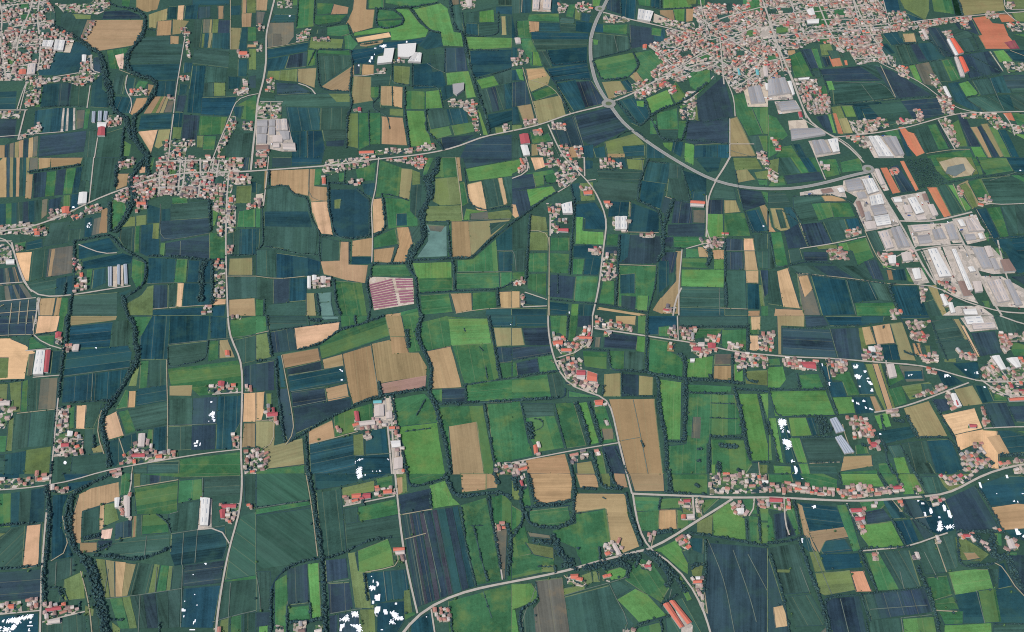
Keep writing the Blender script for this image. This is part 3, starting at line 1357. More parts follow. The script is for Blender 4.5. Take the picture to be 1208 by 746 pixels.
F e 125,630 240,615 230,745 115,745
F k 0,650 22,650 20,745 0,745
F W 358,422 408,418 400,530 355,530
F k 410,415 480,410 470,460 440,525 402,528
F g 325,430 355,425 350,530 320,530
F g 260,550 310,550 305,605 258,605
F k 400,530 450,530 460,600 430,650 395,650
F y 430,620 480,600 490,640 440,645
F k 340,660 490,645 500,715 430,740 330,745
F t 515,590 640,550 650,600 570,680 540,710 515,700
F t 725,528 785,520 780,640 735,635 718,600
F k 795,395 905,385 905,510 790,515
F n 910,388 1025,380 1020,510 905,510
F b 1028,380 1135,375 1130,505 1095,570 1090,630 1015,625 1020,510
F k 790,520 905,515 900,630 788,635
F n 905,515 1015,512 1012,628 900,630
F W 1145,365 1205,362 1205,500 1140,500
F s 1150,505 1205,505 1205,620 1140,620
F k 695,690 845,680 840,745 690,745
F g 848,675 1130,640 1130,745 845,745
F g 700,535 720,535 718,600 690,600
F k 640,715 690,710 690,745 630,745
T 5 320,0 312,130 300,160
T 4 300,160 285,270 275,400 265,430
T 8 600,0 635,40 635,130 655,190 620,260 580,330 530,400 490,450 475,520 490,580 510,640 515,710
T 4 480,400 530,400
T 2 790,145 790,245 970,208 980,120
T 1.5 300,412 480,400
T 2 640,540 670,540
T 2 0,320 110,305
T 3 250,640 240,745
T 3 440,560 445,620
T 2 170,92 270,72 
T 2 260,440 250,620
R .7 0,105 130,85 155,90
R .6 155,0 160,90
R .5 120,0 120,90
R .5 45,0 40,100
R .5 0,50 160,30
R .8 160,90 170,115 240,150 290,155
R .9 120,165 240,155
R .8 155,290 280,280
R .5 300,285 610,243
R .5 438,270 430,400
R .5 790,135 975,115 1080,105 1205,90
R .6 785,205 785,330 790,390 788,630
R .5 790,518 1020,508
R .6 80,460 260,440
R .6 480,440 445,540 470,600 490,650
R .9 1000,370 1140,360
R .6 625,710 620,745
R .6 560,575 585,650
V 9 260,80 295,85 290,150 265,130
V 4 315,140 375,140 370,170 315,170
V 10 265,430 325,430 325,545 260,545
V 20 255,545 395,560 390,655 250,665
V 12 0,395 65,395 65,460 20,530 0,520
V 26 560,685 680,560 720,620 740,640 840,645 840,662 700,690 570,700
V 8 970,330 1070,310 1120,340 1120,365 980,365
V 5 1095,560 1130,565 1125,625 1095,620
V 3 1155,335 1185,335 1185,355 1155,355
V 10 1150,635 1205,625 1205,745 1150,745
V 4 530,725 565,725 565,745 530,745
V 3 1085,0 1140,0 1130,20 1090,20
Q white 175,170 215,168 205,280 158,282
Q red 218,167 240,167 228,270 208,270
Q pale 345,142 375,138 370,168 342,170
Q red 265,82 292,82 285,110 262,110
Q orange 1060,168 1080,168 1082,192 1062,192
Q red 1028,313 1058,313 1055,335 1028,335
Q pale 655,560 685,558 680,620 650,620
Q red 290,605 328,603 326,620 290,622
Q red 622,655 685,652 683,668 622,670
Q orange 735,660 765,658 765,674 735,676
Q white 320,548 345,548 342,570 320,572
Q pale 0,408 50,405 48,425 0,428
N 985,462 1000,450 1012,448 1012,462 1006,470 1010,480 998,486 996,470 986,472
N 1000,486 1012,486 1012,497 1004,497
N 982,494 987,494 987,499 982,499
N 992,402 998,402 998,408 992,408
N 924,587 933,587 930,600 922,602
N 914,598 920,598 920,604 914,604
N 914,608 928,608 928,614 914,614
N 940,596 946,596 944,612 938,612
N 449,147 456,147 456,154 449,154
N 300,682 313,684 310,700 302,700
@ 302 373 3.99
F g 0,0 45,0 50,72 0,85
F k 55,0 235,0 240,45 65,65
F e 0,90 55,80 75,195 0,215
F teal 310,0 390,0 385,15 315,20
F g 395,0 460,0 465,45 400,55
F g 470,0 530,0 520,30 475,40
F n 70,75 175,55 190,160 80,175
F W 178,55 395,30 390,65 300,130 190,160
F g 300,140 400,68 560,20 610,0 632,95 400,175 310,200
F s 610,0 685,0 720,170 635,175 632,100
F g 688,0 770,0 750,90 775,165 720,170
F s 125,180 295,150 305,208 135,245
F w 310,205 405,178 412,238 318,252
F s 405,178 545,135 575,380 460,415 430,320
F s 545,130 700,95 720,172 765,172 805,240 800,280 590,315 570,310
F pp 590,318 805,280 800,335 597,365
F s 632,95 700,95 720,172 640,180
F n 0,225 85,210 85,350 0,355
F b 98,190 120,185 140,335 115,335
F n 145,248 305,210 312,255 150,280
F b 150,285 412,240 425,308 160,358
F n 165,360 325,340 335,405 172,430
F w 328,340 430,315 440,378 340,405
F n 175,432 445,382 448,435 290,510 190,555
F n 105,345 148,340 190,560 150,600 130,540
F W 0,360 42,358 38,440 25,490 0,490
F e 48,365 75,365 75,430 50,430
F y 0,495 90,495 85,615 25,620 0,610
F y 25,628 220,575 230,700 30,725
F g 0,728 230,703 232,745 0,745
F w 245,545 358,490 370,575 245,605
F g 365,470 450,440 550,410 555,500 470,540 370,570
F w 800,165 915,142 968,335 825,343 835,250
F g 780,30 900,0 1090,10 1150,300 980,320 920,140 800,165 765,90
F G 905,10 1090,10 1110,130 920,140
F t 1100,0 1205,0 1205,50 1110,50
F y 1115,55 1205,55 1205,140 1130,145
F n 1130,148 1205,150 1205,215 1140,222
F g 1145,225 1205,220 1205,290 1160,295
F g 820,350 875,345 875,402 830,385
F n 875,342 985,338 985,405 878,408
F g 990,320 1205,300 1205,400 990,405
F g 650,390 795,365 830,400 860,500 700,600 660,510
F G 670,520 850,500 890,745 710,745 690,600
F g 860,425 1065,420 1115,690 1115,745 915,745
F s 905,520 1040,498 1075,745 925,745
F g 1085,415 1205,408 1205,680 1120,690
F t 250,605 455,562 465,660 465,745 255,745
F e 460,560 508,550 512,655 460,655
F b 515,580 545,535 610,530 622,645 515,650
F b 465,662 635,650 640,745 465,745
F y 1190,690 1205,690 1205,745 1130,745 1130,700
T 3.5 50,0 60,80 75,190
T 2.5 60,72 240,48 395,28
T 3 190,162 300,135 390,68 500,40 600,0
T 3 0,215 95,205
T 4 95,205 100,330 115,450 135,600
T 3 140,605 220,560 290,510 380,465 450,435
T 5 450,432 480,410 590,380 700,360 800,345
T 5 580,315 590,385
T 6 780,0 755,85 800,190 825,250 825,310 808,370 840,400 865,500 900,640 915,745
T 4 1095,0 1110,80 1135,220 1150,300
T 2.5 970,330 1150,300 1205,292
T 3 985,330 990,405
T 3.5 850,415 1000,410 1205,400
T 4 1075,420 1100,560 1120,690
T 4 230,555 240,650 245,745
T 3 465,0 470,45
T 3 530,0 525,30
T 6 710,70 720,150
T 2.5 800,390 755,470
T 2 700,545 820,530
T 2 1080,235 1090,300
T 4 640,380 660,500 690,640 710,745
T 2 1050,145 1070,165
T 2 245,0 250,45
T 6 250,20 305,25
T 2 980,60 985,75
T 4 935,418 965,418
R .6 0,85 60,72
R .6 120,185 150,340 188,570 140,608
R .4 150,285 410,235
R .4 165,358 325,335
R .4 170,430 430,378
R .6 80,480 90,620 30,628
R .7 250,605 370,575 480,545
R 1 605,370 620,520 640,745
R .5 465,660 635,648
R .6 0,495 80,490
R .5 540,135 580,380
R .5 1090,410 1205,405
R .6 850,440 860,490
V 14 40,430 75,430 105,470 105,510 50,490
V 12 0,625 30,625 60,665 50,725 0,735
V 22 555,400 640,390 650,470 600,530 460,540 465,460 490,500 550,500
V 3 380,530 405,530 405,555 380,555
V 4 510,550 540,550 540,580 510,580
V 10 625,500 660,500 680,560 680,620 635,620
V 6 640,640 690,620 695,745 640,745
V 8 1125,690 1205,690 1205,745 1120,740
Q2 farmyard 555,405 650,385 655,480 625,520 470,540 480,500 555,495
Q2 farmyard 635,600 680,595 695,745 645,745
Q red 462,455 482,455 488,500 470,503
Q pale 485,503 560,495 562,515 488,522
Q pale 558,428 600,422 603,475 560,478
Q sand 600,390 640,385 645,440 605,445
Q pale 612,460 640,455 642,485 615,488
Q teal 552,405 592,402 592,415 553,417
Q white 635,595 680,592 682,620 640,625
Q pale 650,675 690,670 690,720 650,728
Q orange 625,527 655,524 655,537 627,538
Q red 50,460 105,458 103,475 55,480
Q pale 0,645 15,645 15,670 0,670
N 466,690 480,676 504,671 506,676 480,683 470,692
N 482,715 495,708 500,720 498,745 470,745 476,728
N 615,671 624,674 628,679 618,677
N 545,728 551,728 551,734 545,734
N 566,730 572,730 572,735 566,735
N 582,726 587,726 587,732 582,732
N 394,251 400,251 400,257 394,257
N 402,258 408,258 408,263 402,263
N 401,298 407,298 407,304 401,304
N 1195,38 1202,38 1202,44 1195,44
@ 604 373 3.99
F b 0,0 18,0 18,50 0,50
F b 20,0 165,0 165,45 20,48
F y 0,55 45,55 60,138 0,140
F n 48,57 168,55 180,138 62,138
F n 0,145 182,142 190,180 0,212
F g 0,220 18,220 25,285 0,285
F n 18,222 118,198 130,265 25,280
F g 118,195 190,185 215,255 130,270
F g 0,300 165,275 185,385 0,392
F k 165,275 225,275 255,375 185,385
F g 175,0 265,0 255,110 220,80 185,110
F g 270,0 310,0 300,85 290,120 260,115
F n 312,0 375,0 370,60 310,50
F w 488,0 585,0 580,45 490,35
F g 590,0 635,0 628,85 588,80
F n 435,90 465,80 595,95 585,160 430,148
F G 590,95 628,98 622,170 585,165
F c 390,100 420,100 415,148 385,148
F g 330,165 445,170 445,255 340,240
F g 460,165 530,165 525,255 462,250
F k 530,165 622,172 615,262 525,258
F b 645,0 775,0 775,70 690,90 640,90
F g 690,50 745,45 745,100 690,95
F g 645,105 735,120 735,165 770,180 805,200 800,285 640,260
F s 735,125 770,128 765,168 730,165
F k 785,0 1110,0 1110,50 790,42
F g 790,60 1000,60 960,90 790,120
F g 985,65 1105,60 1105,165 1060,150 1020,160 985,140
F G 825,200 950,185 945,290 825,290
F c 955,180 1035,180 1030,230 950,232
F s 950,232 1030,232 1030,300 948,300
F G 1045,230 1090,215 1090,310 1045,305
F e 1095,260 1205,255 1205,330 1100,320
F g 1120,10 1160,20 1160,85 1120,85
F W 1120,0 1170,0 1170,65 1125,65
F W 1120,90 1165,90 1200,130 1150,165 1120,160
F y 435,275 512,270 512,380 430,380
F n 514,272 595,278 595,375 515,378
F y 598,278 665,285 662,372 598,372
F g 265,350 420,380 400,385 265,385
F s 458,393 670,390 712,745 545,745 510,600
F g 0,405 40,405 80,600 100,660 0,680
F k 45,410 195,410 200,470 60,480
F g 60,480 200,470 245,620 120,640 75,560
F g 205,410 290,405 350,610 245,625 215,470
F G 315,410 350,405 410,600 365,610
F g 380,410 410,400 440,420 495,590 420,600
F c 420,530 475,530 480,580 430,585
F w 60,680 250,650 275,745 70,745
F y 300,690 375,680 395,745 305,745
F g 395,630 425,640 445,745 400,745
F n 425,615 500,610 545,745 450,745
F G 695,295 800,310 795,580 735,580 705,430
F g 830,320 1030,330 1030,355 830,360
F g 830,365 1045,370 1080,480 1080,555 930,570 920,600 920,745 740,745 735,610 820,600
F c 850,475 890,475 885,578 845,575
F g 935,580 1090,585 1130,700 1100,745 940,745
F G 1065,365 1155,365 1205,600 1205,680 1130,680 1100,500
F G 1165,368 1205,365 1205,500
F e 1160,700 1205,700 1205,745 1165,745
F G 940,700 960,700 960,745 940,745
T 2 0,212 185,180
T 3 0,295 130,270 220,262
T 4 0,398 240,388 260,385 250,340
T 3 265,0 255,120
T 4 635,0 632,260
T 3.5 455,165 460,255 640,265
T 2 330,155 455,165
T 6 640,265 690,290 690,430 720,560 730,740
T 5 670,275 800,300 950,305 1090,320
T 6 780,180 815,190 815,300 810,590
T 2.5 735,590 815,598
T 2 515,270 515,375 665,380
T 3 430,330 425,375
T 4 1110,40 1110,165
T 3 1037,180 1037,310
T 4 1090,220 1100,310 1155,315
T 3 790,50 1110,55
T 5 1045,340 1080,470 1090,560 1120,680
T 4 930,568 1090,575
T 3.5 930,570 925,745
T 3 1160,370 1205,560
T 3 1050,345 1205,355
T 3 1130,690 1205,690
T 2.5 40,410 60,480 80,580
T 2.5 200,415 225,520 255,625
T 6 300,410 340,500 365,610
T 4 360,405 400,520 420,605
T 4 260,650 285,745
T 5 370,635 405,745
T 3 425,625 460,745
T 2 105,485 150,485 150,540 110,540
T 8 975,610 1060,620
T 8 970,690 980,740
T 8 1060,720 1090,740
T 2 935,410 1050,415
T 2 930,480 1060,485
T 3 820,362 1045,370
T 8 80,500 95,580
T 5 870,628 890,630
T 5 870,683 890,685
T 3 608,590 618,620
T 2 480,620 545,745
T 5 930,280 945,300
R .5 570,395 600,540 640,745
R .5 515,588 600,573
R .6 1160,690 1165,745
V 30 190,80 290,130 310,90 350,50 375,60 370,150 310,160 290,190 230,180 195,130
V 16 175,205 330,205 330,250 240,260
V 14 250,270 300,270 400,330 400,365 340,355 250,320
V 16 385,0 440,20 570,50 570,75 385,55
V 3 430,80 460,80 460,100 430,100
V 3 385,400 445,395 445,420 390,430
V 2 430,490 455,490 455,510 430,510
V 2 95,615 125,610 125,655 105,655
V 4 275,655 310,650 310,690 280,700
V 4 320,640 360,640 360,680 325,670
V 2 390,635 415,635 415,660 395,660
V 8 0,690 55,680 50,745 0,745
V 8 735,60 775,60 775,120 740,110
V 18 790,60 865,60 860,120 795,115
V 8 900,90 980,95 975,130 910,120
V 16 840,130 970,140 960,165 890,200 845,170
V 8 1020,130 1080,140 1080,170 1020,165
V 24 1050,180 1205,180 1205,250 1110,240 1060,270
V 10 1155,90 1205,90 1205,165 1165,165
V 3 745,130 770,130 765,160 745,160
Q2 farmyard 300,252 350,255 405,275 400,360 340,345 335,310 300,300
Q red 303,262 345,262 345,285 303,285
Q pale 303,285 345,285 342,308 305,305
Q orange 355,265 400,280 398,315 352,310
Q orange 305,100 378,103 375,115 305,112
Q orange 190,125 240,120 238,140 195,143
Q orange 230,158 280,158 280,172 232,172
Q white 838,207 860,207 858,220 838,220
Q red 850,150 890,152 888,170 850,168
Q pale 875,130 905,130 905,148 875,148
Q red 920,133 958,135 955,160 922,158
Q orange 388,403 430,400 425,425 392,425
Q orange 100,615 118,612 122,650 105,655
@ 906 373 3.99
F y 40,0 170,0 170,50 65,45 65,180 45,180
F n 175,0 260,0 285,45 180,55
F b 265,0 550,0 540,30 410,50 290,45
F t 440,0 545,0 540,30 440,40
F b 620,0 760,0 760,10 630,15
F n 65,55 290,65 325,195 65,180
F n 295,60 430,55 450,205 330,200
F e 425,55 445,55 470,150 440,160
F w 442,55 480,50 510,130 460,135
F w 488,48 575,35 600,130 510,135
F y 575,35 630,30 695,210 620,205 605,135
F b 527,138 605,135 622,205 545,208
F k 765,20 870,15 925,105 790,125
F y 870,15 900,15 1000,190 985,195 920,100
F W 905,45 925,45 1000,190 985,190
F k 790,125 940,110 985,200 900,215 830,215
F e 830,205 885,200 885,220 830,218
F n 955,80 1070,70 1100,170 1000,190
F k 1070,0 1150,10 1180,60 1160,85 1090,70
F g 1130,130 1170,125 1200,195 1160,190
F w 680,130 715,128 730,180 690,185
F e 735,140 765,140 770,175 745,180
F G 0,240 70,235 85,300 55,335 0,340
F g 0,200 55,195 60,235 0,235
F g 145,275 235,270 265,345 160,345
F G 8,355 275,350 320,465 30,470
F b 240,215 290,250 300,310 350,310 370,380 300,380 250,260
F g 300,250 380,260 430,370 375,375 350,310 300,300
F b 390,220 450,220 500,370 430,370 420,320
F e 455,225 530,222 600,440 550,450 510,370
F w 490,225 520,225 590,440 560,445
F g 540,235 630,230 640,300 570,335
F c 612,232 730,240 735,305 650,310
F b 640,258 725,255 730,295 645,297
F g 565,345 630,330 655,410 600,425
F e 630,330 760,310 790,360 670,395
F k 720,320 770,320 780,360 730,365
F b 790,255 835,255 920,315 830,340
F b 870,225 985,215 1000,290 960,305
F G 305,385 395,380 410,460 335,465
F b 395,380 480,380 500,455 415,462
F w 480,378 505,378 540,450 510,455
F y 870,345 960,325 1010,415 915,425
F b 975,325 1035,330 1065,400 1010,410
F g 1065,370 1115,365 1130,400 1065,400
F y 640,435 755,400 845,565 695,568
F n 770,390 840,390 860,440 810,455
F n 1010,410 1120,405 1165,520 1060,525
F n 1125,425 1205,415 1205,510 1170,500
F W 818,465 970,432 1010,530 880,560
F W 880,560 1010,535 1080,540 1090,720 1050,715 990,595 900,635
F w 1030,570 1090,560 1140,650 1090,660
F t 1080,540 1140,540 1190,625 1140,650
F g 1160,540 1205,540 1205,590
F t 505,545 670,520 695,570 560,600 525,605
F G 500,470 560,455 580,520 530,535
F g 30,480 85,480 90,570 50,570
F b 45,480 85,480 150,690 85,690
F G 95,480 180,478 210,565 110,570
F b 180,478 215,478 235,560 210,565
F k 215,475 290,475 330,565 240,570
F G 0,480 40,480 75,690 50,690
F G 100,575 150,575 200,745 160,745
F k 150,575 320,572 355,685 195,695
F g 0,560 10,560 20,680 0,680
F G 25,700 110,705 120,745 30,745
F b 105,700 145,700 160,745 110,745
F k 195,700 310,698 330,745 205,745
F w 355,660 490,655 495,705 340,730
F g 345,735 510,725 515,745 345,745
F g 410,610 460,600 475,650 415,655
F k 560,610 625,605 650,665 590,670
F k 625,600 745,585 790,745 690,745
F b 745,585 860,580 920,720 860,745 790,740
F G 590,668 640,665 670,745 610,745
F g 520,695 580,690 600,745 525,745
F k 720,690 760,690 790,745 730,745
T 3 0,345 140,350 280,345
T 3 225,210 270,300 325,465
T 3 275,215 300,250
T 2 65,55 180,62 290,50 430,45
T 2 765,15 800,110 845,210
T 2.5 610,0 660,60 720,190
T 3 990,250 1000,300
T 2.5 550,240 560,320
T 4 135,270 150,340
T 2 5,350 40,475 330,468
T 4 0,500 30,600 50,690
T 4 500,560 550,600 560,690 590,745
T 3 695,575 850,570 900,640 920,700
T 4 820,490 870,560 900,640
T 3 770,395 820,480
T 8 225,480 260,560
T 8 250,480 290,550
T 5 590,490 640,500
T 2 150,572 340,570
T 2 90,695 350,690
T 3 440,610 500,620
T 3 1010,415 1060,525
T 2 1120,410 1165,500
T 5 960,620 1060,700
T 6 1090,660 1190,650
T 2 200,570 240,560
T 3 620,605 690,745
T 3 560,690 590,745
T 5 650,470 700,568
T 3 530,470 545,540
T 3 640,170 700,190
T 3 540,60 545,50
R .5 290,60 330,200
R 1 500,455 600,440 740,395 800,370 890,335 945,315
R .9 1015,530 1080,528 1160,520 1205,528
R .6 350,510 370,600 400,650
R .6 195,695 355,688
R 1 1000,300 1110,385 1205,375
R .8 1140,120 1205,118
R .8 1045,190 1130,300
R 1 1090,0 1180,40 1205,75
R .6 270,200 290,300
R .8 555,210 560,290
V 12 0,80 25,80 25,170 0,165
V 4 575,0 605,0 605,20 580,20
V 10 650,30 760,25 740,60 660,65
V 22 665,80 755,90 745,125 700,120 670,110
V 26 445,155 520,140 540,210 450,210
V 16 715,190 795,175 795,220 740,225
V 10 890,165 985,180 985,215 910,205
V 20 70,195 230,220 230,260 100,250 70,230
V 22 270,210 370,215 370,260 300,290 290,250
V 8 745,245 785,245 785,275 750,270
V 14 800,325 850,330 830,350 750,380 670,385 680,370 780,350
V 12 835,365 870,370 915,430 870,440 840,390
V 26 1035,215 1060,190 1140,260 1200,300 1205,325 1060,325 1010,290 1005,260
V 26 1080,85 1140,90 1140,160 1110,170 1090,130
V 18 1125,200 1205,200 1205,300 1150,260
V 34 1045,330 1205,330 1205,400 1130,390 1040,350
V 6 1140,90 1190,90 1190,115 1140,115
V 26 365,480 450,480 500,545 490,575 440,570 390,520
V 8 475,595 520,590 520,630 480,630
V 6 565,455 610,450 610,475 570,475
V 8 1005,430 1040,510 1010,520
V 30 905,640 1010,640 1050,715 960,740 915,730
V 24 1080,690 1200,650 1205,680 1100,720
V 14 1150,725 1205,690 1205,745 1160,745
V 6 400,560 430,560 430,580 400,580
V 3 940,510 985,515 985,530 940,530
V 8 960,600 1000,600 1000,635 970,630
Q2 greyyard 905,10 1060,0 1085,65 950,75
Q white 920,10 1000,5 1015,40 935,45
Q pale 955,40 1060,35 1070,60 965,68
Q red 150,222 220,222 225,255 170,250
Q white 470,150 500,150 505,175 475,175
Q pale 555,235 590,232 605,290 570,298
Q white 855,370 880,370 910,430 880,438
Q red 878,405 888,403 898,425 885,430
Q white 1050,195 1085,190 1120,255 1095,260
Q white 1120,205 1170,200 1190,245 1165,250
Q glass 290,490 320,480 360,545 320,555
Q glass 315,575 345,565 405,645 360,652
Q red 480,600 510,600 512,622 482,625
Q red 945,515 980,517 978,530 948,530
Q orange 1130,393 1205,388 1205,402 1135,405
N 48,492 62,485 84,490 86,512 70,520 68,538 56,530
N 68,535 75,535 72,550 66,550
N 92,538 103,542 100,552 94,550
N 68,580 86,580 110,592 112,625 100,615 98,630 84,628 88,612 72,600
N 108,679 116,677 116,683 127,683 127,688 108,690
N 120,706 130,708 140,722 138,742 126,742
N 249,223 257,223 259,237 253,238
N 285,310 292,312 290,332 283,322
N 400,238 420,230 427,240 410,248
N 405,277 425,274 438,284 436,295 415,296
N 448,258 462,258 462,270 454,268
N 465,290 477,290 477,298 465,298
N 465,306 486,310 492,325 480,325
N 482,342 494,345 494,360 484,355
N 426,330 438,330 438,336 426,336
N 394,396 404,396 402,404 396,404
N 412,406 430,411 428,418 414,416
N 446,396 459,398 459,404 446,404
N 456,428 466,430 464,437 456,436
N 476,434 490,437 494,443 478,442
N 830,276 850,276 858,284 850,288 830,288
N 925,252 935,252 935,259 925,259
N 970,268 984,264 994,262 990,276 980,270
N 660,276 670,278 664,284 658,282
N 670,275 679,276 678,281 670,280
N 1015,333 1024,333 1026,339 1016,338
N 525,554 531,554 531,562 525,560
@ 0 559 3.99
F b 0,0 90,0 90,20 0,40
F b 300,0 420,0 380,25 310,35
S 0,100 218,65 205,230 0,260 g1 t.8 k1 t1.4
F w 0,105 5,105 3,150 0,150
F k 40,262 118,245 105,440 15,460
F W 125,242 190,235 178,435 104,448
F k 192,235 205,232 195,430 180,438
F e 0,280 25,282 15,400 0,455
F b 245,100 320,98 295,160 290,260 345,390 240,410
F b 320,45 440,30 400,60 320,90
F n 0,480 200,450 190,590 0,605
F b 0,685 180,655 175,745 0,745
F w 370,100 430,70 560,40 565,105 540,130 480,150 385,180 380,330 345,320 340,200
F k 385,183 470,152 468,265 380,315
F W 472,150 490,148 488,255 468,265
F e 492,145 540,140 560,220 490,250
F p 475,265 530,255 520,305 472,310
F s 378,325 458,322 458,370 375,375
F n 460,315 530,315 525,340 470,365
F n 390,300 470,275 470,310 395,320
F g 572,0 612,0 608,95 565,100
S 630,0 845,0 840,30 630,65 e.7 k1 n1 k2
F g 628,70 840,35 835,180 795,190 740,190 640,190
F g 845,30 950,22 950,120 838,140
F g 630,0 630,0 630,10
F g 640,0 1130,0 1130,10 850,18
F k 960,20 1125,12 1130,100 958,110
F k 838,145 940,128 930,265 800,275 790,190 835,185
F k 1000,130 1035,128 1030,235 1000,240
F n 545,235 620,215 618,300 540,315
F s 628,200 645,198 640,298 620,300
F g 672,195 740,190 795,235 790,280 668,290
F k 645,200 672,195 665,290 643,295
F k 530,330 620,302 800,285 795,350 700,400 640,408 480,380
F t 805,285 1060,250 1070,340 1050,400 820,435 800,370
S 445,400 640,425 600,575 490,585 e1 y1 w1 y1
S 640,420 860,440 855,540 600,578 k2 e.7 g1 e.5 k1
F n 865,432 1055,408 1040,515 860,532
F b 862,540 1040,525 1010,690 1000,725 848,725
S 515,590 850,545 845,725 560,730 g1 e.7 k1 n1 k1 k1
F k 1145,15 1205,0 1205,145 1150,140
F h 1135,200 1205,180 1205,480 1060,500 1080,360
F g 1060,500 1205,475 1205,500 1055,515
F k 1055,510 1205,495 1205,650 1030,685
F g 1085,675 1140,665 1140,740 1080,745
F k 1145,660 1205,655 1205,735 1145,740
F e 1040,690 1080,680 1075,745 1015,740
F k 230,420 350,395 350,470 220,540
F e 300,500 390,460 400,590 300,600
F k 225,545 310,540 300,600 210,625
F k 205,690 400,655 410,745 200,745
F k 390,460 430,470 490,745 440,745
F e 400,620 440,640 440,670 400,665
F e 530,700 570,730 560,745 530,745
T 6 525,0 470,30 380,70 330,110 310,190 310,260 350,370 400,400
T 5 340,100 330,200 335,300 370,380
T 13 400,400 430,440 450,520 470,600 490,680 510,745
T 5 440,385 560,395 640,410 700,395 800,350
T 2.5 440,370 500,360 540,330
T 5 400,305 470,290
T 4 465,350 525,325
T 6 220,60 235,200 225,350 205,460 210,570 205,620
T 3 0,460 90,445 200,430
T 3 0,262 200,230
T 2.5 735,190 795,230 805,280
T 3 280,555 300,600 
T 2 215,540 300,530 320,600
T 3 370,640 380,600
T 3 505,690 580,690
T 3 750,700 750,745 860,740
R .5 265,420 260,540
R .5 335,400 335,480
R .6 380,460 420,610 445,745
R .5 860,430 850,725
R .5 855,542 640,575 500,590
R .5 660,570 645,745
R .5 740,440 730,560
R .5 865,280 855,430
R .5 930,265 918,420
R .5 805,285 1060,245
R .6 630,65 840,30
R .5 955,20 955,110
R .5 1085,515 1075,680
R .5 690,295 680,390
R .9 620,0 618,90 600,110
R .8 930,265 1070,240 1080,330
R .9 0,680 190,645
R .8 200,700 300,670 400,650
R .6 295,200 300,270 350,390 240,412
R .5 510,450 490,580
R .5 1000,700 1130,660 1205,645
R .5 800,190 840,180
V 16 0,50 160,15 160,60 10,90
V 5 245,65 320,65 320,90 250,90
V 14 540,120 615,105 615,215 570,200
V 3 525,0 565,0 565,20 530,20
V 16 1035,145 1135,140 1125,180 1090,240 1040,210
V 16 0,620 100,600 105,650 0,675
V 10 130,590 180,590 175,640 130,645
V 24 210,620 310,620 370,640 350,660 215,685
V 5 215,690 290,680 290,705 215,715
V 4 1005,730 1040,725 1040,745 1005,745
V 3 1170,150 1200,150 1200,165 1175,165
V 8 170,5 235,5 235,40 175,40
Q2 farmyard 945,118 1000,120 995,255 932,262
Q white 950,120 990,122 980,250 945,250
Q pale 585,110 612,108 612,210 590,205
Q white 542,120 565,118 560,165 543,165
Q red 1045,150 1115,148 1112,165 1045,168
Q red 1035,175 1062,172 1058,215 1040,215
Q orange 40,622 70,620 68,640 40,642
Q red 215,640 290,628 292,645 220,655
Q pale 225,695 285,685 285,705 228,712
N 30,688 155,662 155,682 90,690 100,700 80,712 62,702 25,700
N 8,690 24,688 20,700 12,702
N 55,715 70,708 80,720 62,740 50,735
N 20,722 45,728 50,745 10,745
N 0,720 8,716 10,728 0,735
N 138,696 148,695 150,706 140,708
N 130,716 155,712 155,718 132,722
N 134,728 142,728 140,742 134,742
N 0,738 8,735 8,745 0,745
N 962,423 974,423 970,430 966,430
N 908,474 914,474 914,479 908,479
N 912,567 918,567 918,572 912,572
N 866,598 874,598 874,604 866,604
N 855,637 864,637 874,642 874,650 854,650
N 863,670 868,670 868,676 863,676
N 924,615 930,615 930,622 924,622
N 918,686 925,688 912,708 906,710
N 892,734 916,732 916,738 892,739
@ 302 559 3.99
F h 0,0 230,0 250,125 0,160
F g 0,170 245,130 260,150 0,195
F h 0,195 265,160 290,395 150,430 0,455
F k 270,0 640,0 620,15 420,55 280,80
F t 275,0 480,0 480,40 400,60 280,78
F e 405,65 560,30 560,85 410,110
F g 562,25 645,10 648,75 570,70
F b 480,0 620,0 590,15 500,35
F e 655,0 710,0 715,85 665,100
F w 658,20 690,15 690,90 668,100
F g 720,0 890,0 890,20 725,65
F k 282,90 400,72 425,360 380,385 310,385
F k 412,165 480,155 480,230 430,350
F g 480,160 655,120 670,190 490,228
F k 425,235 670,195 685,300 560,305 430,355
F n 670,105 820,70 825,165 680,195
F G 815,55 890,30 930,120 960,145 830,165
F k 0,460 70,460 75,640 0,650
F g 85,510 145,475 150,600 140,740 85,720
F n 148,450 240,425 248,610 150,620
F G 245,425 295,420 308,680 260,690
F g 155,630 250,620 255,690 160,700
F n 0,655 65,650 65,720 0,720
F G 10,720 60,715 60,745 5,745
F n 325,410 425,400 435,490 330,510
F n 340,515 440,510 460,635 345,660
F e 430,375 470,370 485,460 545,460 560,640 465,635
F G 475,365 620,308 640,360 650,430 510,465 480,460
F n 390,660 485,645 500,745 390,745
F e 490,640 555,640 570,745 500,745
F b 515,470 600,460 610,600 540,620
F b 600,460 705,450 720,540 690,590 615,600
F b 570,610 700,600 700,690 590,745 570,745
F e 695,550 725,550 740,660 700,690
F g 705,660 750,650 750,665 700,690
F n 345,670 385,665 385,745 345,745
F b 730,700 820,650 855,745 725,745
S 682,198 950,155 1030,530 755,630 n1 q.6 n1 q.7 n1 q.8 t1.2 n1 t.8
F g 960,150 1085,115 1110,240 1160,510 1040,530 975,270
F g 1110,110 1160,95 1205,140 1205,290 1180,240 1120,240
F e 962,0 1085,0 1085,75 970,90
F w 1085,0 1145,0 1135,70 1085,75
F s 965,0 1080,0 1080,75 970,88
F c 1125,260 1185,260 1175,500 1160,490
F g 1190,410 1205,390 1205,500 1185,500
F g 905,600 1070,555 1205,520 1205,745 915,745 905,680
F g 340,0 345,5 345,8
T 6.5 245,0 270,100 295,300 310,400 320,560 330,745
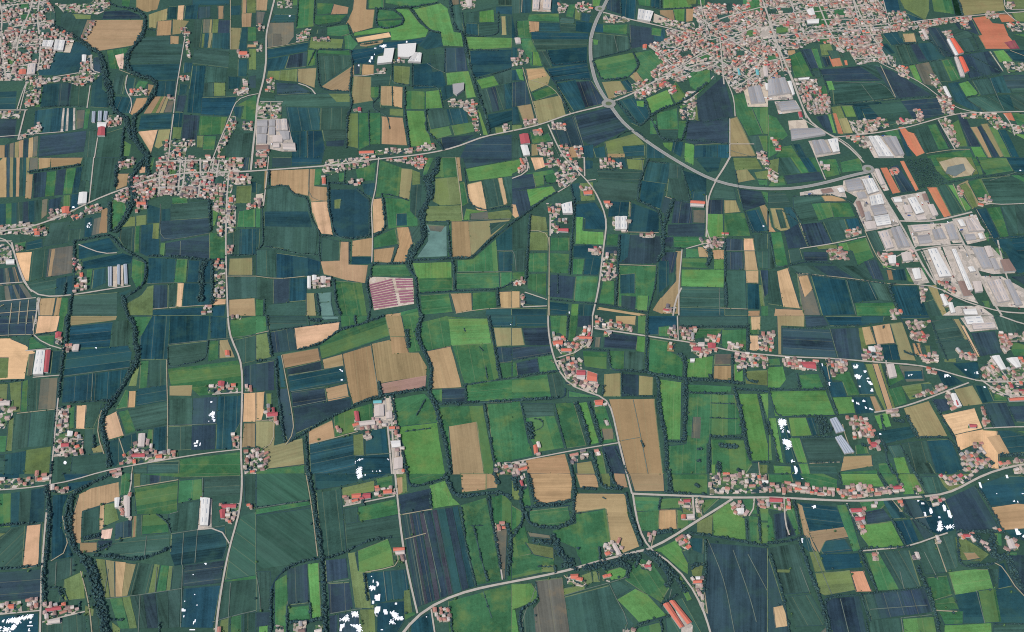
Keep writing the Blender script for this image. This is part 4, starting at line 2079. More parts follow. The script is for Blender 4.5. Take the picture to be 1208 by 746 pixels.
T 3.5 300,400 200,415 130,455 75,515 70,620 70,745
T 3.5 310,400 380,390 440,360 530,315 640,300
T 5 890,0 930,110 990,110 1150,85 1205,120
T 4 715,0 720,70 820,45 890,20
T 4 1095,110 1120,260 1160,500
T 5 1180,240 1200,300 1185,480
T 3 965,160 990,350 1035,530
T 3 1025,250 1060,400 1090,510
T 2.5 1070,555 1110,680
T 3.5 510,475 525,600
T 3.5 145,620 145,745
T 3 255,610 260,680
T 5 165,700 260,700 330,680
T 3 915,680 940,745
T 2 0,160 250,130
T 2 150,615 245,605
T 2 1010,245 1070,245
T 2 140,740 330,740
T 5 500,100 505,150
T 3 820,70 825,165
T 6 1120,0 1145,50
R .6 235,0 262,150 290,390
R .6 680,195 830,168
R .6 700,310 800,282
R .4 790,190 870,560
R .5 415,155 650,110
R .6 665,370 665,430 700,435 600,450 515,465
R .5 600,460 615,600
R .5 0,165 250,125
R .9 825,640 860,745
R .5 0,470 25,600 20,640
R .4 740,310 790,600
R .5 350,660 500,635
R .8 1125,250 1160,500
R .5 330,515 440,500
R .9 410,155 655,105
R .5 720,700 720,745
V 20 410,105 540,95 540,130 420,155
V 16 560,65 655,70 655,105 570,115
V 6 645,350 700,350 700,385 650,385
V 3 670,390 700,390 700,420 672,420
V 20 835,640 910,635 915,700 865,700
V 4 1125,235 1170,235 1170,265 1130,265
V 4 90,710 130,720 130,745 95,745
V 8 175,705 235,705 240,745 180,745
V 3 280,715 315,710 315,745 285,745
Q orange 450,102 495,98 497,118 452,122
Q orange 598,82 642,80 640,98 600,100
Q red 500,100 540,97 540,120 502,125
Q orange 645,355 700,352 700,365 647,370
Q pale 655,370 700,368 700,385 657,385
N 472,0 500,0 500,18 486,26 475,12
N 510,4 516,4 515,12 510,12
N 538,483 546,483 548,490 542,488
N 548,500 556,498 556,518 550,515
N 566,510 576,506 578,528 570,530
N 535,532 560,530 562,545 536,550
N 560,572 586,568 584,598 566,600 558,585
N 544,600 560,596 555,612 545,612
N 560,630 582,625 586,640 570,672 560,665
N 596,645 612,638 622,660 608,666
N 655,606 665,606 664,620 656,618
N 625,652 660,648 670,675 694,672 692,690 650,690 640,668
N 628,685 650,695 655,710 630,705
N 452,652 482,650 482,675 450,672
N 395,684 415,680 430,658 440,685 430,698 412,694 396,692
N 398,712 420,706 418,720 402,735 405,745 392,745
N 445,712 490,710 500,745 478,745 472,725 450,722
N 798,673 803,673 803,678 798,678
N 590,731 600,731 598,738 590,737
@ 604 559 3.99
F w 80,0 285,0 275,130 110,145
F w 300,0 400,0 410,65 320,65
F e 415,0 465,0 465,60 430,65
F s 480,0 530,0 545,65 490,70
F s 550,0 715,0 720,85 575,85
F g 750,0 920,0 918,100 765,95
F g 30,100 75,60 90,150 60,155
F e 0,30 30,40 35,125 0,120
F w 310,90 530,92 545,200 600,345 525,375 460,310 440,165 300,185 285,155
F g 295,190 440,165 465,320 440,330 410,350 415,420 330,445 310,390 300,350 230,320 190,270 300,235
F g 80,175 265,155 280,225 170,255 80,230
F g 0,150 50,180 60,220 0,270
F g 0,280 60,250 90,380 0,400
F c 75,275 175,290 180,310 85,300
F e 60,325 200,350 200,400 190,440 130,430
F g 0,395 100,380 195,400 200,450 140,470 0,500
F e 140,430 210,430 210,460 140,465
F G 0,520 90,515 120,560 120,595 20,635 0,640
F G 0,640 15,640 50,745 0,745
F g 575,105 695,110 690,180 580,180
F g 585,180 690,175 690,265 600,270
F g 695,115 800,110 790,160 695,165
F w 692,170 772,168 778,260 690,265
F g 775,170 850,190 850,230 790,270 778,265
F e 790,110 855,110 855,190 800,185
F e 870,115 900,115 890,210 870,200
F g 900,120 980,115 900,190
F e 870,230 945,190 940,285 870,275
F G 945,190 1020,130 1095,210 1100,310 950,290
F g 1080,120 1140,115 1155,190 1110,190
F g 1115,200 1165,205 1170,330 1125,320
F g 1165,165 1205,165 1205,220 1170,220
F g 1170,230 1205,230 1205,325 1172,325
F G 670,360 770,315 800,360 830,420 830,475 800,455 700,370
F k 800,365 905,305 905,420 840,435
F t 830,300 905,305 900,380 850,360
F n 920,325 1205,350 1205,745 965,745 920,680 900,600
F g 580,410 610,395 660,420 740,540 700,610 620,560 530,500
F G 440,460 510,440 545,460 520,490 470,500
F e 380,460 410,460 415,510 385,510
F e 320,480 370,460 380,510 350,530
F e 245,540 340,520 340,545 245,570
F k 465,515 510,505 560,545 490,585
F G 495,590 580,540 640,570 730,665 600,700
F k 245,580 455,525 490,610 575,710 420,740 290,745
F c 108,505 238,490 245,570 290,745 120,745 100,640 130,600
F k 35,650 100,620 120,745 60,745
F k 715,620 800,585 960,745 740,745
F g 580,725 700,695 720,745 590,745
F e 840,440 900,430 890,490 850,480
F G 760,480 800,480 850,590 820,600
T 5 30,0 40,60 40,150 65,200 20,280 5,300
T 5 285,0 290,60 300,130 110,155 75,0
T 5 395,0 420,70 540,75 480,70 465,0
T 4 305,70 400,75
T 5 290,130 290,200 300,230 200,260 80,245 60,180
T 5 535,90 560,200 610,345
T 8 735,0 745,90
T 3 60,160 270,150
T 4 720,90 920,102
T 13 190,290 225,380 260,430 290,420
T 8 100,320 185,330
T 8 230,430 300,440 310,460
T 9 330,450 440,430 520,400 600,385
T 8 430,450 460,430 560,430 540,490
T 9 620,365 700,420 740,480 760,540 720,530
T 7 650,370 760,470 820,560
T 7 680,280 750,270
T 4 820,280 940,295 1080,320 1205,345
T 4 1100,220 1110,310
T 3 1150,120 1160,200 1170,330
T 4 910,310 915,440 900,560
T 3 840,430 920,430
T 4 110,510 130,600 30,640 60,740
T 4 590,715 700,680 745,670
T 4 700,620 780,570
T 3 700,695 720,745
T 3 700,115 690,170
T 3 410,350 415,420
T 2.5 400,460 410,505
T 5 860,50 880,65
T 3 305,350 315,355
T 5 840,450 880,430
T 5 200,440 205,470
T 2 425,112 440,120
T 2 120,440 210,440
T 8 10,20 20,80
T 5 600,400 580,440
R .6 245,480 245,530 320,510 340,530
R .5 120,505 130,600 35,640 60,745
R .5 458,520 490,610 575,710 400,740
R .5 245,575 330,545 460,520 550,485
R 1 850,110 858,220
R .6 870,115 895,200
R .8 1140,115 1160,190 1115,200
R .5 920,310 1000,500 1070,745
R .4 1040,360 1120,580 1150,700
R .4 1110,380 1205,560
R .7 900,520 920,660
R .6 655,350 665,300
R .8 490,385 500,350
R .6 590,420 640,450
R .4 750,545 740,590
V 30 930,0 1200,0 1205,90 930,100
V 5 790,120 840,120 850,180 800,160
V 5 860,115 895,115 890,190 865,180
V 3 790,195 860,195 860,220 795,220
V 4 640,280 675,280 670,320 645,315
V 10 1030,140 1080,140 1110,200 1090,210 1050,190
V 6 1150,110 1205,110 1205,165 1160,160
V 8 780,290 830,300 850,360 820,360 785,335
V 12 435,325 510,320 520,390 470,390 435,380
V 6 255,475 320,480 350,520 330,535 260,520
V 3 425,480 460,480 460,510 425,505
V 3 600,425 660,425 655,460 610,450
V 12 845,490 905,490 900,560 920,660 890,640 850,540
V 4 0,0 60,0 70,70 50,80
V 4 520,730 580,730 580,745 520,745
Q orange 710,620 735,612 808,725 790,732
Q orange 740,605 762,602 845,705 825,715
Q2 farmyard 760,620 770,615 850,715 845,745 800,745 795,715
Q red 620,435 655,433 652,445 625,448
Q orange 275,480 312,478 310,500 275,500
Q red 805,128 840,125 838,140 808,142
Q pale 820,198 858,196 858,216 824,218
Q pale 470,340 485,330 515,385 495,390
Q white 862,490 885,490 885,503 865,503
Q orange 795,200 815,198 815,218 795,218
Q white 1055,170 1090,168 1090,195 1062,195
Q orange 850,508 895,505 892,520 852,522
Q white 1175,35 1205,38 1205,50 1175,48
@ 906 559 3.99
F b 110,0 150,0 165,30 130,30
F g 0,0 110,0 120,40 0,40
F g 150,0 260,0 330,30 330,90 200,60
F G 340,0 510,0 545,60 440,60 350,50
F g 530,0 600,0 620,70 570,60
F G 600,0 690,0 740,95 640,100
F k 700,15 800,10 825,95 745,95
F e 800,10 950,0 940,40 860,90 830,60
F b 1000,50 1110,10 1190,10 1205,40 1205,130 1045,155 990,70
F W 1195,0 1205,0 1205,25 1180,10
F w 1045,160 1175,140 1205,170 1205,245 1110,265
F b 1115,265 1205,248 1205,340 1150,300
F n 835,125 970,55 1090,260 885,270 850,190
F b 690,120 770,125 835,130 870,200 880,265 800,285 760,270 700,130
F n 600,120 700,125 780,290 735,310 650,180
F t 535,125 585,120 655,210 590,215
F b 590,225 670,215 710,315 640,340
F g 430,135 540,125 550,150 510,190 455,180
F n 455,180 540,165 580,220 470,240
F G 455,240 580,225 640,340 480,355 430,290
F b 150,135 320,155 360,240 350,265 200,290 165,230
F s 140,140 160,150 200,290 240,360 220,370 170,290
F b 200,270 330,260 400,365 260,380 210,300
F s 190,275 360,250 390,300 270,320 240,380 210,320
F g 325,150 375,145 440,360 400,365 360,250
F b 160,300 195,300 210,360 190,365 165,340
F e 195,370 235,365 270,460 220,465
F b 245,380 425,375 445,440 270,455
F e 220,470 385,455 410,550 270,575 240,560
F o2 385,460 450,455 490,555 415,555
F g 0,180 20,215 30,310 0,325
F n 25,190 80,180 130,290 35,315
F g 0,130 70,140 70,180 0,170
F g 80,170 120,160 150,280 130,290
F k 0,350 140,330 200,560 80,570 10,400
F n 0,380 70,600 130,745 0,745
F e 45,450 105,452 100,465 45,465
F k 80,580 200,565 285,715 130,720
F W 25,630 70,620 105,715 35,725
F c 130,735 280,715 300,745 130,745
F n 265,590 430,575 490,745 320,745
S 435,570 740,540 780,650 470,690 k1 n2 n2
F k 480,690 620,680 660,745 490,745
F g 625,680 780,670 820,745 650,745
F G 630,682 700,678 730,745 650,745
F g 455,370 520,370 600,500 620,545 520,550
F k 520,370 665,360 720,530 620,550
F k 690,350 775,310 840,465 740,475
F k 780,305 870,290 895,440 840,465
F e 880,300 930,310 1040,380 1000,415 900,410
F s 920,370 970,370 1000,400 940,410
F g 1065,275 1100,285 1100,340 1070,330
F g 750,490 845,480 870,570 770,600
F G 850,465 980,450 1060,450 1070,540 880,570
F k 1035,450 1080,450 1085,510 1060,540
F b 1085,425 1110,420 1150,530 1080,545
F g 770,600 870,580 900,640 790,650
F t 880,570 1150,535 1190,700 920,705
F g 990,550 1070,540 1100,700 1020,705
F g 800,650 920,650 920,710 830,715
F G 830,715 1050,705 1060,745 835,745
F k 1060,715 1205,710 1205,745 1060,745
F n 1110,380 1205,390 1205,700 1190,690 1150,530
F g 1125,370 1170,370 1170,385 1120,385
F n 440,0 440,1 441,0
T 4 0,330 140,315 170,290
T 5 140,300 200,480 250,600 310,745
T 4 120,130 140,200 150,290
T 4 430,365 490,500 515,560
T 2.5 270,580 440,570 640,550 740,535
T 3 10,380 75,590 120,745
T 5 700,440 740,520 790,660 820,740
T 4 890,270 900,440 1060,430 1110,400
T 6 890,275 1080,275
T 12 1130,400 1170,520 1190,650
T 10 1060,290 1050,400 1140,390
T 9 950,290 1040,360
T 4 1170,300 1205,370
T 4 970,60 1000,80 1050,170 1110,280
T 3 440,355 680,345
T 3 330,0 345,50
T 3 520,0 550,60 590,100
T 3 600,0 640,90
T 2 460,690 490,740
T 3 640,180 770,280
T 2.5 1060,710 1205,705
T 3 580,215 650,340
T 3 320,580 260,590 320,745
T 3 435,570 480,700
T 3 720,100 760,150
T 3 690,0 750,95
T 3 370,150 430,290
R .8 75,110 80,260 100,290
R .5 180,290 300,570
R .8 370,140 440,290
R .8 440,365 520,355 665,350 770,300 845,280
R .7 510,360 520,410
R .6 785,310 840,465
R .7 1065,420 1105,410 1150,540 1190,700
R .6 790,645 890,650
R .5 130,735 290,718
R .5 625,680 660,745
R .5 625,680 770,665
R .6 580,120 630,180
R .6 670,215 770,200
R .4 340,590 410,745
R .4 980,550 1020,705
R .4 735,370 800,500
R .4 200,570 150,440
R .4 480,640 750,620
R .5 620,460 640,545
V 6 0,60 50,50 50,90 0,85
V 18 60,45 180,55 200,90 70,90
V 20 200,70 310,75 310,105 200,100
V 30 320,80 440,50 490,70 490,110 350,125
V 16 500,70 630,55 630,85 510,105
V 3 680,65 710,65 710,100 690,100
V 10 0,115 110,120 110,155 80,185 0,140
V 24 385,165 450,165 460,250 450,290 420,250 395,210
V 4 490,140 510,140 515,160 495,160
V 4 600,125 630,130 635,180 620,180
V 8 760,110 830,115 800,150 775,155
V 16 810,15 960,10 950,40 850,60
V 8 900,285 960,285 960,315 905,310
V 8 960,290 1030,330 1040,370 1000,330
V 8 1120,305 1160,310 1180,360 1120,365
V 5 680,375 710,375 715,410 685,400
V 5 495,370 520,370 520,410 500,410
V 4 1060,260 1090,260 1090,275 1070,275
V 4 780,305 800,305 805,330 785,330
Q pale 1120,320 1145,310 1165,355 1135,360
Q red 385,170 440,168 440,185 392,188
Q red 405,210 455,208 452,225 410,228
Q red 5,118 68,122 65,140 5,138
Q pale 410,60 430,55 440,85 420,90
Q red 915,290 955,290 952,305 918,303
Q red 585,65 625,62 628,78 590,80
Q pale 685,375 705,375 715,405 700,405
N 155,20 168,22 168,28 158,28
N 122,0 132,0 132,4 122,4
N 204,153 222,150 228,158 216,165
N 155,306 164,306 164,328 159,328
N 702,124 712,126 710,132 702,132
N 722,138 736,138 736,145 724,146
N 728,178 742,184 746,206 738,202
N 760,160 774,170 774,190 760,188
N 822,148 830,146 838,160 836,178 826,178
N 842,172 852,172 866,200 862,214 850,204
N 800,200 812,200 812,210 800,208
N 802,225 820,224 816,250 824,265 800,272 795,265
N 832,250 842,246 870,240 870,256 840,260
N 1160,258 1172,260 1190,282 1190,290 1170,290
N 1120,8 1128,8 1130,22 1122,20
N 990,40 998,40 1006,70 998,66
N 1154,126 1162,126 1162,132 1154,132
N 1172,128 1178,130 1176,136 1172,134
N 1033,27 1037,27 1037,32 1033,32
N 1073,95 1077,95 1077,100 1073,100
N 1196,92 1202,92 1202,97 1196,97
N 1198,290 1205,290 1205,302 1198,300
@ 0 0 2
R 1.6 0,555 65,540 150,510 200,483 240,465 290,447 340,430 375,418 440,408 560,407 635,402 720,396 800,390 880,377 960,370 1030,360 1090,345 1130,325 1208,310 1268,298 1348,268 1408,255 1436,247
R 1.4 655,0 640,30 628,80 628,150 620,200 608,235 603,300 597,350 592,402
R .9 610,222 560,230 545,270 520,330 500,380 490,410
R 1.1 540,410 535,470 533,540 533,600 535,680 538,746 540,796 565,836 572,876 572,926 570,986 568,1056 572,1146 565,1216 545,1276 530,1346 515,1436 503,1492
R .9 95,703 84,746 78,781
R .9 0,555 20,560 35,600 55,660 75,690
R .9 150,821 143,886 135,966 125,1076 118,1146
R 1.1 118,1146 108,1226 100,1326 97,1396 93,1492
R .9 0,1161 60,1154 110,1146 165,1139 220,1118 290,1103 400,1084 500,1068 570,1061
R 1 920,936 925,1006 930,1096 938,1176 945,1246 955,1316 970,1386 985,1448
R 1.7 905,1492 985,1448 1060,1408 1130,1388 1208,1374 1288,1358 1338,1349 1408,1326 1468,1311 1528,1297 
@ 604 373 2
R 1.1 285,420 290,460 300,510 318,548 330,552
R 1 283,420 270,370 252,300 240,240 228,195 210,188 150,173 125,160 110,130 95,90 85,40 85,0
R 1.7 283,420 350,423 420,425 510,430 620,428 700,433 780,437 860,437 940,428 1015,425 1060,405 1100,380 1160,358 1208,337
R 1.5 320,551 355,540 390,515 425,490 470,465 520,432
R 1.2 330,553 370,575 405,605 430,650 455,700 485,746
R .9 0,347 80,330 160,315 250,300
R 1.1 195,30 250,38 320,48 400,60 440,65 500,80 540,88 600,92 660,98 750,100 830,107 900,113 960,115 1010,125 1060,145 1100,158 1208,152
R .9 190,0 190,70 155,95 105,100
R .9 390,0 392,58
@ 604 0 2
R 1.1 380,746 385,700 400,680 
R 1.3 190,746 205,680 215,590 225,520 210,480 190,440 150,400 120,370 100,330 85,295
R .7 85,746 87,680 88,560
R 3 238,0 215,20 200,45 185,90 185,140 195,190 210,220 225,240
R 3 232,250 260,290 310,330 370,370 430,405 480,430 540,443 610,448 680,445 750,430 810,412 850,405
R 1.6 232,243 280,225 340,190 390,170 440,150 490,145
R 1.4 215,30 270,45 340,60 400,75 470,95
R 1.8 478,430 505,390 515,370
R 1.3 480,430 462,465 458,560
R 1.4 830,385 800,350 760,325 700,290 680,240 665,200 640,140 620,90 605,40 580,0
R 1.2 760,325 860,315 940,300 1000,282 1050,268 1208,262
R 1.3 500,100 600,85 700,80 790,72 880,65 960,50 1060,40 1208,22
R 1.1 490,90 495,140 500,200
R 1 470,95 540,75 620,60
R .9 385,170 440,135 480,120
R .9 470,95 450,40 440,0
K 228,246 2.2
K 207,22 1.7
K 840,400 1.8
@ 755 0 3.99
P g 515,0 565,0 570,60 510,55
P g 815,35 865,30 900,120 830,125
P k 175,250 240,235 245,265 190,275
P k 365,70 420,70 425,105 370,110
P g 270,265 330,258 335,280 280,285
P g 640,130 700,130 700,155 640,160
P g 840,180 890,178 895,200 845,205
P k 570,40 640,35 640,65 575,70
P g 600,265 640,270 640,295 600,300
P k 640,340 680,340 680,365 645,365
P k 310,170 360,175 360,210 315,205
P k 450,240 490,240 490,270 450,270
P g 235,345 330,330 335,380 280,440 240,410
P g 500,140 535,145 530,170 500,172
P k 940,85 985,80 990,110 945,112
P g 905,50 960,45 970,75 920,80
P u 540,130 610,125 615,180 570,190
P k 660,40 720,35 720,60 665,65
P k 880,240 930,240 960,270 900,280
P k 400,20 430,15 440,60 405,60
P u 560,320 590,318 600,365 565,365
@ 0 0 3.99
P g 85,18 135,12 140,45 90,48
P k 190,140 240,138 240,160 195,165
P k 85,225 130,228 125,250 90,250
P k 0,115 40,110 45,145 0,150
P g 100,70 150,65 150,90 100,92
P k 215,60 260,60 262,100 215,100
P u 60,180 85,180 80,230 60,230
P k 150,250 200,250 190,290 150,285
P g 30,280 60,280 60,305 30,305
@ 0 186 3.99
P k 910,30 950,25 950,55 910,60
P g 800,60 830,55 830,85 800,88
P k 1010,95 1055,90 1050,130 1010,130
'''
# ------------------------------------------------------------ materials
def lin(c):
    return tuple(((v / 255) / 12.92 if v <= 10 else ((v / 255 + .055) / 1.055) ** 2.4) for v in c)
K_ALB = 0.93
def alb(c): return tuple(min(.86, v * K_ALB) for v in lin(c))
class NT:
    def __init__(s, name, rough=.9):
        s.m = bpy.data.materials.new(name); s.m.use_nodes = True; s.t = s.m.node_tree
        s.b = s.t.nodes['Principled BSDF']; s.b.inputs['Roughness'].default_value = rough
        s.b.inputs['Specular IOR Level'].default_value = .15
    def n(s, ty, **kw):
        nd = s.t.nodes.new(ty)
        for k, v in kw.items():
            if k.startswith('i_'):
                nd.inputs[int(k[2:]) if k[2:].isdigit() else k[2:].replace('_', ' ')].default_value = v
            else: setattr(nd, k, v)
        return nd
    def l(s, a, b): s.t.links.new(a, b)
    def math(s, op, a, b=0.0, c=None):
        nd = s.t.nodes.new('ShaderNodeMath'); nd.operation = op
        for i, v in enumerate((a, b) if c is None else (a, b, c)):
            if isinstance(v, (int, float)): nd.inputs[i].default_value = v
            else: s.l(v, nd.inputs[i])
        return nd.outputs[0]
    def noise(s, vec, scale, detail=3, rough=.6):
        nd = s.n('ShaderNodeTexNoise'); nd.inputs['Scale'].default_value = scale
        nd.inputs['Detail'].default_value = detail; nd.inputs['Roughness'].default_value = rough
        if vec is not None: s.l(vec, nd.inputs['Vector'])
        return nd.outputs['Fac']
    def pos(s): return s.n('ShaderNodeNewGeometry').outputs['Position']
    def mix(s, f, a, b, mode='MIX'):
        nd = s.t.nodes.new('ShaderNodeMix'); nd.data_type = 'RGBA'; nd.blend_type = mode
        for i, v in ((0, f), (6, a), (7, b)):
            if isinstance(v, (int, float)): nd.inputs[i].default_value = v
            elif isinstance(v, tuple): nd.inputs[i].default_value = (*v[:3], 1)
            else: s.l(v, nd.inputs[i])
        return nd.outputs[2]
    def scale_col(s, col, f):
        nd = s.t.nodes.new('ShaderNodeVectorMath'); nd.operation = 'SCALE'
        s.l(col, nd.inputs[0]) if not isinstance(col, tuple) else setattr(nd.inputs[0], 'default_value', col)
        s.l(f, nd.inputs['Scale']); return nd.outputs[0]

def field_mat(name, rows, mott, tint, tintamt):
    """crop cover: object colour broken by sowing rows (run along the UV's u) and by patches of uneven growth"""
    k = NT(name); k.b.inputs['Specular IOR Level'].default_value = .03; oi = k.n('ShaderNodeObjectInfo'); p = k.pos()
    uv = k.n('ShaderNodeUVMap').outputs[0]
    sx = k.n('ShaderNodeSeparateXYZ'); k.l(uv, sx.inputs[0])
    rr = k.math('MULTIPLY', oi.outputs['Random'], 977.0)
    def rown(fv, fu, det):
        cb = k.n('ShaderNodeCombineXYZ'); k.l(k.math('MULTIPLY', sx.outputs[0], fu), cb.inputs[0])
        k.l(k.math('MULTIPLY_ADD', sx.outputs[1], fv, rr), cb.inputs[1])
        return k.noise(cb.outputs[0], 1.0, det, .6)
    r1 = rown(.20, .004, 1); r2 = rown(.035, .002, 2); r3 = rown(.075, .012, 2)
    m1 = k.noise(p, .012, 4, .62); m2 = k.noise(p, .10, 3, .7); m3 = k.noise(p, .5, 2, .6)
    # row contrast differs from field to field
    amt = k.math('MULTIPLY_ADD', k.math('FRACT', k.math('MULTIPLY', oi.outputs['Random'], 13.7)), rows * 1.3, rows * .35)
    f = k.math('MULTIPLY', k.math('SUBTRACT', r1, .5), k.math('MULTIPLY', amt, 1.6))
    f = k.math('ADD', f, k.math('MULTIPLY', k.math('SUBTRACT', r2, .5), k.math('MULTIPLY', amt, 2.2)))
    f = k.math('ADD', f, k.math('MULTIPLY', k.math('SUBTRACT', r3, .5), amt))
    f = k.math('ADD', f, k.math('MULTIPLY', k.math('SUBTRACT', m1, .5), mott * 2.4))
    f = k.math('ADD', f, k.math('MULTIPLY', k.math('SUBTRACT', m2, .5), mott * 1.5))
    f = k.math('ADD', f, k.math('MULTIPLY', k.math('SUBTRACT', m3, .5), mott * 2.0))
    # plots sown at different times: each band across the rows has a tone of its own
    def band(width, off):
        wn_ = k.n('ShaderNodeTexWhiteNoise', noise_dimensions='1D')
        k.l(k.math('FLOOR', k.math('MULTIPLY_ADD', sx.outputs[1], 1 / width, k.math('MULTIPLY', oi.outputs['Random'], off))), wn_.inputs['W']); return wn_.outputs['Value']
    b1 = band(43.0, 71.0); b2 = band(17.0, 133.0)
    f = k.math('ADD', f, k.math('MULTIPLY', k.math('SUBTRACT', b1, .5), rows * .75))
    f = k.math('ADD', f, k.math('MULTIPLY', k.math('SUBTRACT', b2, .5), rows * .35))
    f = k.math('MAXIMUM', k.math('ADD', f, 1.0), .25)
    c = k.scale_col(oi.outputs['Color'], f)
    t = k.math('MULTIPLY', k.n('ShaderNodeMapRange', i_1=.52, i_2=.75).outputs[0], 1.0)
    mr = k.n('ShaderNodeMapRange'); mr.inputs[1].default_value = .5; mr.inputs[2].default_value = .72
    k.l(k.noise(p, .02, 4, .65), mr.inputs[0])
    c = k.mix(k.math('MULTIPLY', mr.outputs[0], tintamt), c, tint)
    c = k.mix(k.math('MULTIPLY', k.math('GREATER_THAN', b1, .8), tintamt * .55), c, tint)
    # tramlines: pale wheel tracks about every 21 m, on some fields only
    tr = k.math('FRACT', k.math('MULTIPLY_ADD', sx.outputs[1], 1 / 34.0, oi.outputs['Random']))
    line = k.math('LESS_THAN', tr, .045)
    on = k.math('GREATER_THAN', k.math('FRACT', k.math('MULTIPLY', oi.outputs['Random'], 31.3)), .62)
    c = k.mix(k.math('MULTIPLY', k.math('MULTIPLY', line, on), .22), c, alb((150, 150, 110)))
    k.l(c, k.b.inputs['Base Color']); return k.m
M = {}
M['crop'] = field_mat('standing_crop', .40, .38, alb((66, 98, 82)), .40)
M['grass'] = field_mat('meadow_grass', .20, .42, alb((122, 138, 76)), .5)
M['stub'] = field_mat('stubble', .22, .17, alb((150, 126, 92)), .42)
M['vines'] = field_mat('planted_rows', .36, .2, alb((76, 100, 90)), .3)

def patch_mat(name, cols, scale, rough=.9, big=None, jit=.12):
    """voronoi cells in a few surface colours (gardens, drives, lawns, paving) with dirt noise"""
    k = NT(name, rough); p = k.pos()
    nz = k.n('ShaderNodeTexNoise'); nz.inputs['Scale'].default_value = .06; k.l(p, nz.inputs['Vector'])
    vm = k.n('ShaderNodeVectorMath', operation='MULTIPLY_ADD'); k.l(nz.outputs['Color'], vm.inputs[0])
    vm.inputs[1].default_value = (9, 9, 0); k.l(p, vm.inputs[2])
    v = k.n('ShaderNodeTexVoronoi', distance='MANHATTAN'); v.inputs['Scale'].default_value = scale; k.l(vm.outputs[0], v.inputs['Vector'])
    sx = k.n('ShaderNodeSeparateColor'); k.l(v.outputs['Color'], sx.inputs[0])
    cr = k.n('ShaderNodeValToRGB'); cr.color_ramp.interpolation = 'CONSTANT'
    el = cr.color_ramp.elements
    while len(el) < len(cols): el.new(.5)
    tot = sum(w for _, w in cols); a = 0
    for e, (c, w) in zip(el, cols): e.position = a / tot; e.color = (*alb(c), 1); a += w
    k.l(sx.outputs[0], cr.inputs[0])
    f = k.math('MULTIPLY_ADD', k.math('SUBTRACT', k.noise(p, .25, 4, .7), .5), jit * 6, 1.0)
    k.l(k.scale_col(cr.outputs[0], f), k.b.inputs['Base Color']); return k.m
M['garden'] = patch_mat('garden_and_yard_ground', [((70, 98, 74), 4), ((170, 158, 146), 4), ((50, 74, 76), 4), ((116, 118, 92), 2), ((200, 186, 172), 3), ((86, 116, 76), 3)], .11)
M['urban'] = patch_mat('village_ground', [((70, 98, 72), 5), ((168, 158, 148), 3), ((50, 74, 74), 5), ((196, 184, 172), 3), ((136, 132, 118), 2)], .12)
M['yard'] = patch_mat('concrete_yard', [((192, 180, 166), 5), ((176, 166, 152), 3), ((204, 190, 174), 3), ((146, 140, 130), 1)], .045, jit=.16)
M['sandyard'] = patch_mat('gravel_yard', [((206, 190, 168), 5), ((192, 176, 156), 3)], .03, jit=.07)
M['tanyard'] = patch_mat('earth_yard', [((196, 178, 158), 4), ((176, 158, 140), 3), ((205, 190, 172), 3)], .05)

def flat_mat(name, col, var=.12, scale=.3, rough=.85, spec=.15, metal=0):
    k = NT(name, rough); p = k.pos(); k.b.inputs['Specular IOR Level'].default_value = spec
    f = k.math('MULTIPLY_ADD', k.math('SUBTRACT', k.noise(p, scale, 4, .7), .5), var * 4, 1.0)
    k.l(k.scale_col((*alb(col),), f), k.b.inputs['Base Color']); return k.m
M['road'] = flat_mat('worn_asphalt', (184, 174, 160), .14, .06)
M['track'] = flat_mat('dirt_track', (164, 154, 128), .2, .05)
M['track2'] = flat_mat('grassy_track', (106, 118, 106), .3, .03)
M['bypass'] = flat_mat('grey_asphalt', (150, 148, 140), .08, .05)
M['line'] = flat_mat('road_paint', (225, 225, 220), .03)
M['pond'] = flat_mat('pond_water', (104, 136, 124), .3, .02, .25, .5)
M['mud'] = flat_mat('pond_water_muddy', (112, 122, 116), .2, .02, .3, .4)
M['white'] = flat_mat('bright_white_sheet', (255, 255, 255), 0.0, 1)
M['white'].node_tree.nodes['Principled BSDF'].inputs['Base Color'].default_value = (1, 1, 1, 1)
for l in list(M['white'].node_tree.links):
    if l.to_socket.name == 'Base Color': M['white'].node_tree.links.remove(l)
M['wall'] = flat_mat('rendered_wall', (205, 188, 170), .06, .2)
M['shedwall'] = flat_mat('shed_wall', (176, 172, 168), .05, .2)
M['bark'] = flat_mat('bark', (88, 72, 60), .2, 1)
M['glassroof'] = flat_mat('greenhouse_glass', (168, 174, 180), .07, .2, .25, .5)
M['skylight'] = flat_mat('roof_light_panel', (150, 158, 166), .05, .5, .3, .4)
M['tunnel'] = flat_mat('pink_shade_net', (150, 100, 116), .26, .25)
M['tunnel2'] = flat_mat('pale_shade_net', (196, 170, 180), .12, .12)

def roof_mat(name, col, ridge=.10, var=.14):
    """tiles or sheeting: courses at right angles to the fall, stains, and a tone of its own per building"""
    k = NT(name, .8); p = k.pos(); isl = k.n('ShaderNodeNewGeometry').outputs['Random Per Island']
    f = k.math('MULTIPLY_ADD', k.math('SUBTRACT', k.noise(p, .35, 4, .7), .5), var * 4, 1.0)
    f = k.math('MULTIPLY', f, k.math('MULTIPLY_ADD', isl, .6, .66))
    c = k.scale_col((*alb(col),), f)
    c = k.mix(k.math('MULTIPLY', k.noise(p, .9, 3, .7), .35), c, alb((132, 118, 110)))
    k.l(c, k.b.inputs['Base Color']); return k.m
ROOF = {'terracotta': (186, 128, 112), 'orange': (214, 116, 92), 'brown': (146, 118, 110), 'pink': (190, 160, 152), 'beige': (196, 180, 164),
        'red': (186, 82, 88), 'pale': (212, 198, 186), 'white': (236, 232, 222), 'grey': (172, 169, 166), 'rust': (146, 120, 108),
        'dark': (108, 104, 108), 'teal': (110, 190, 190)}
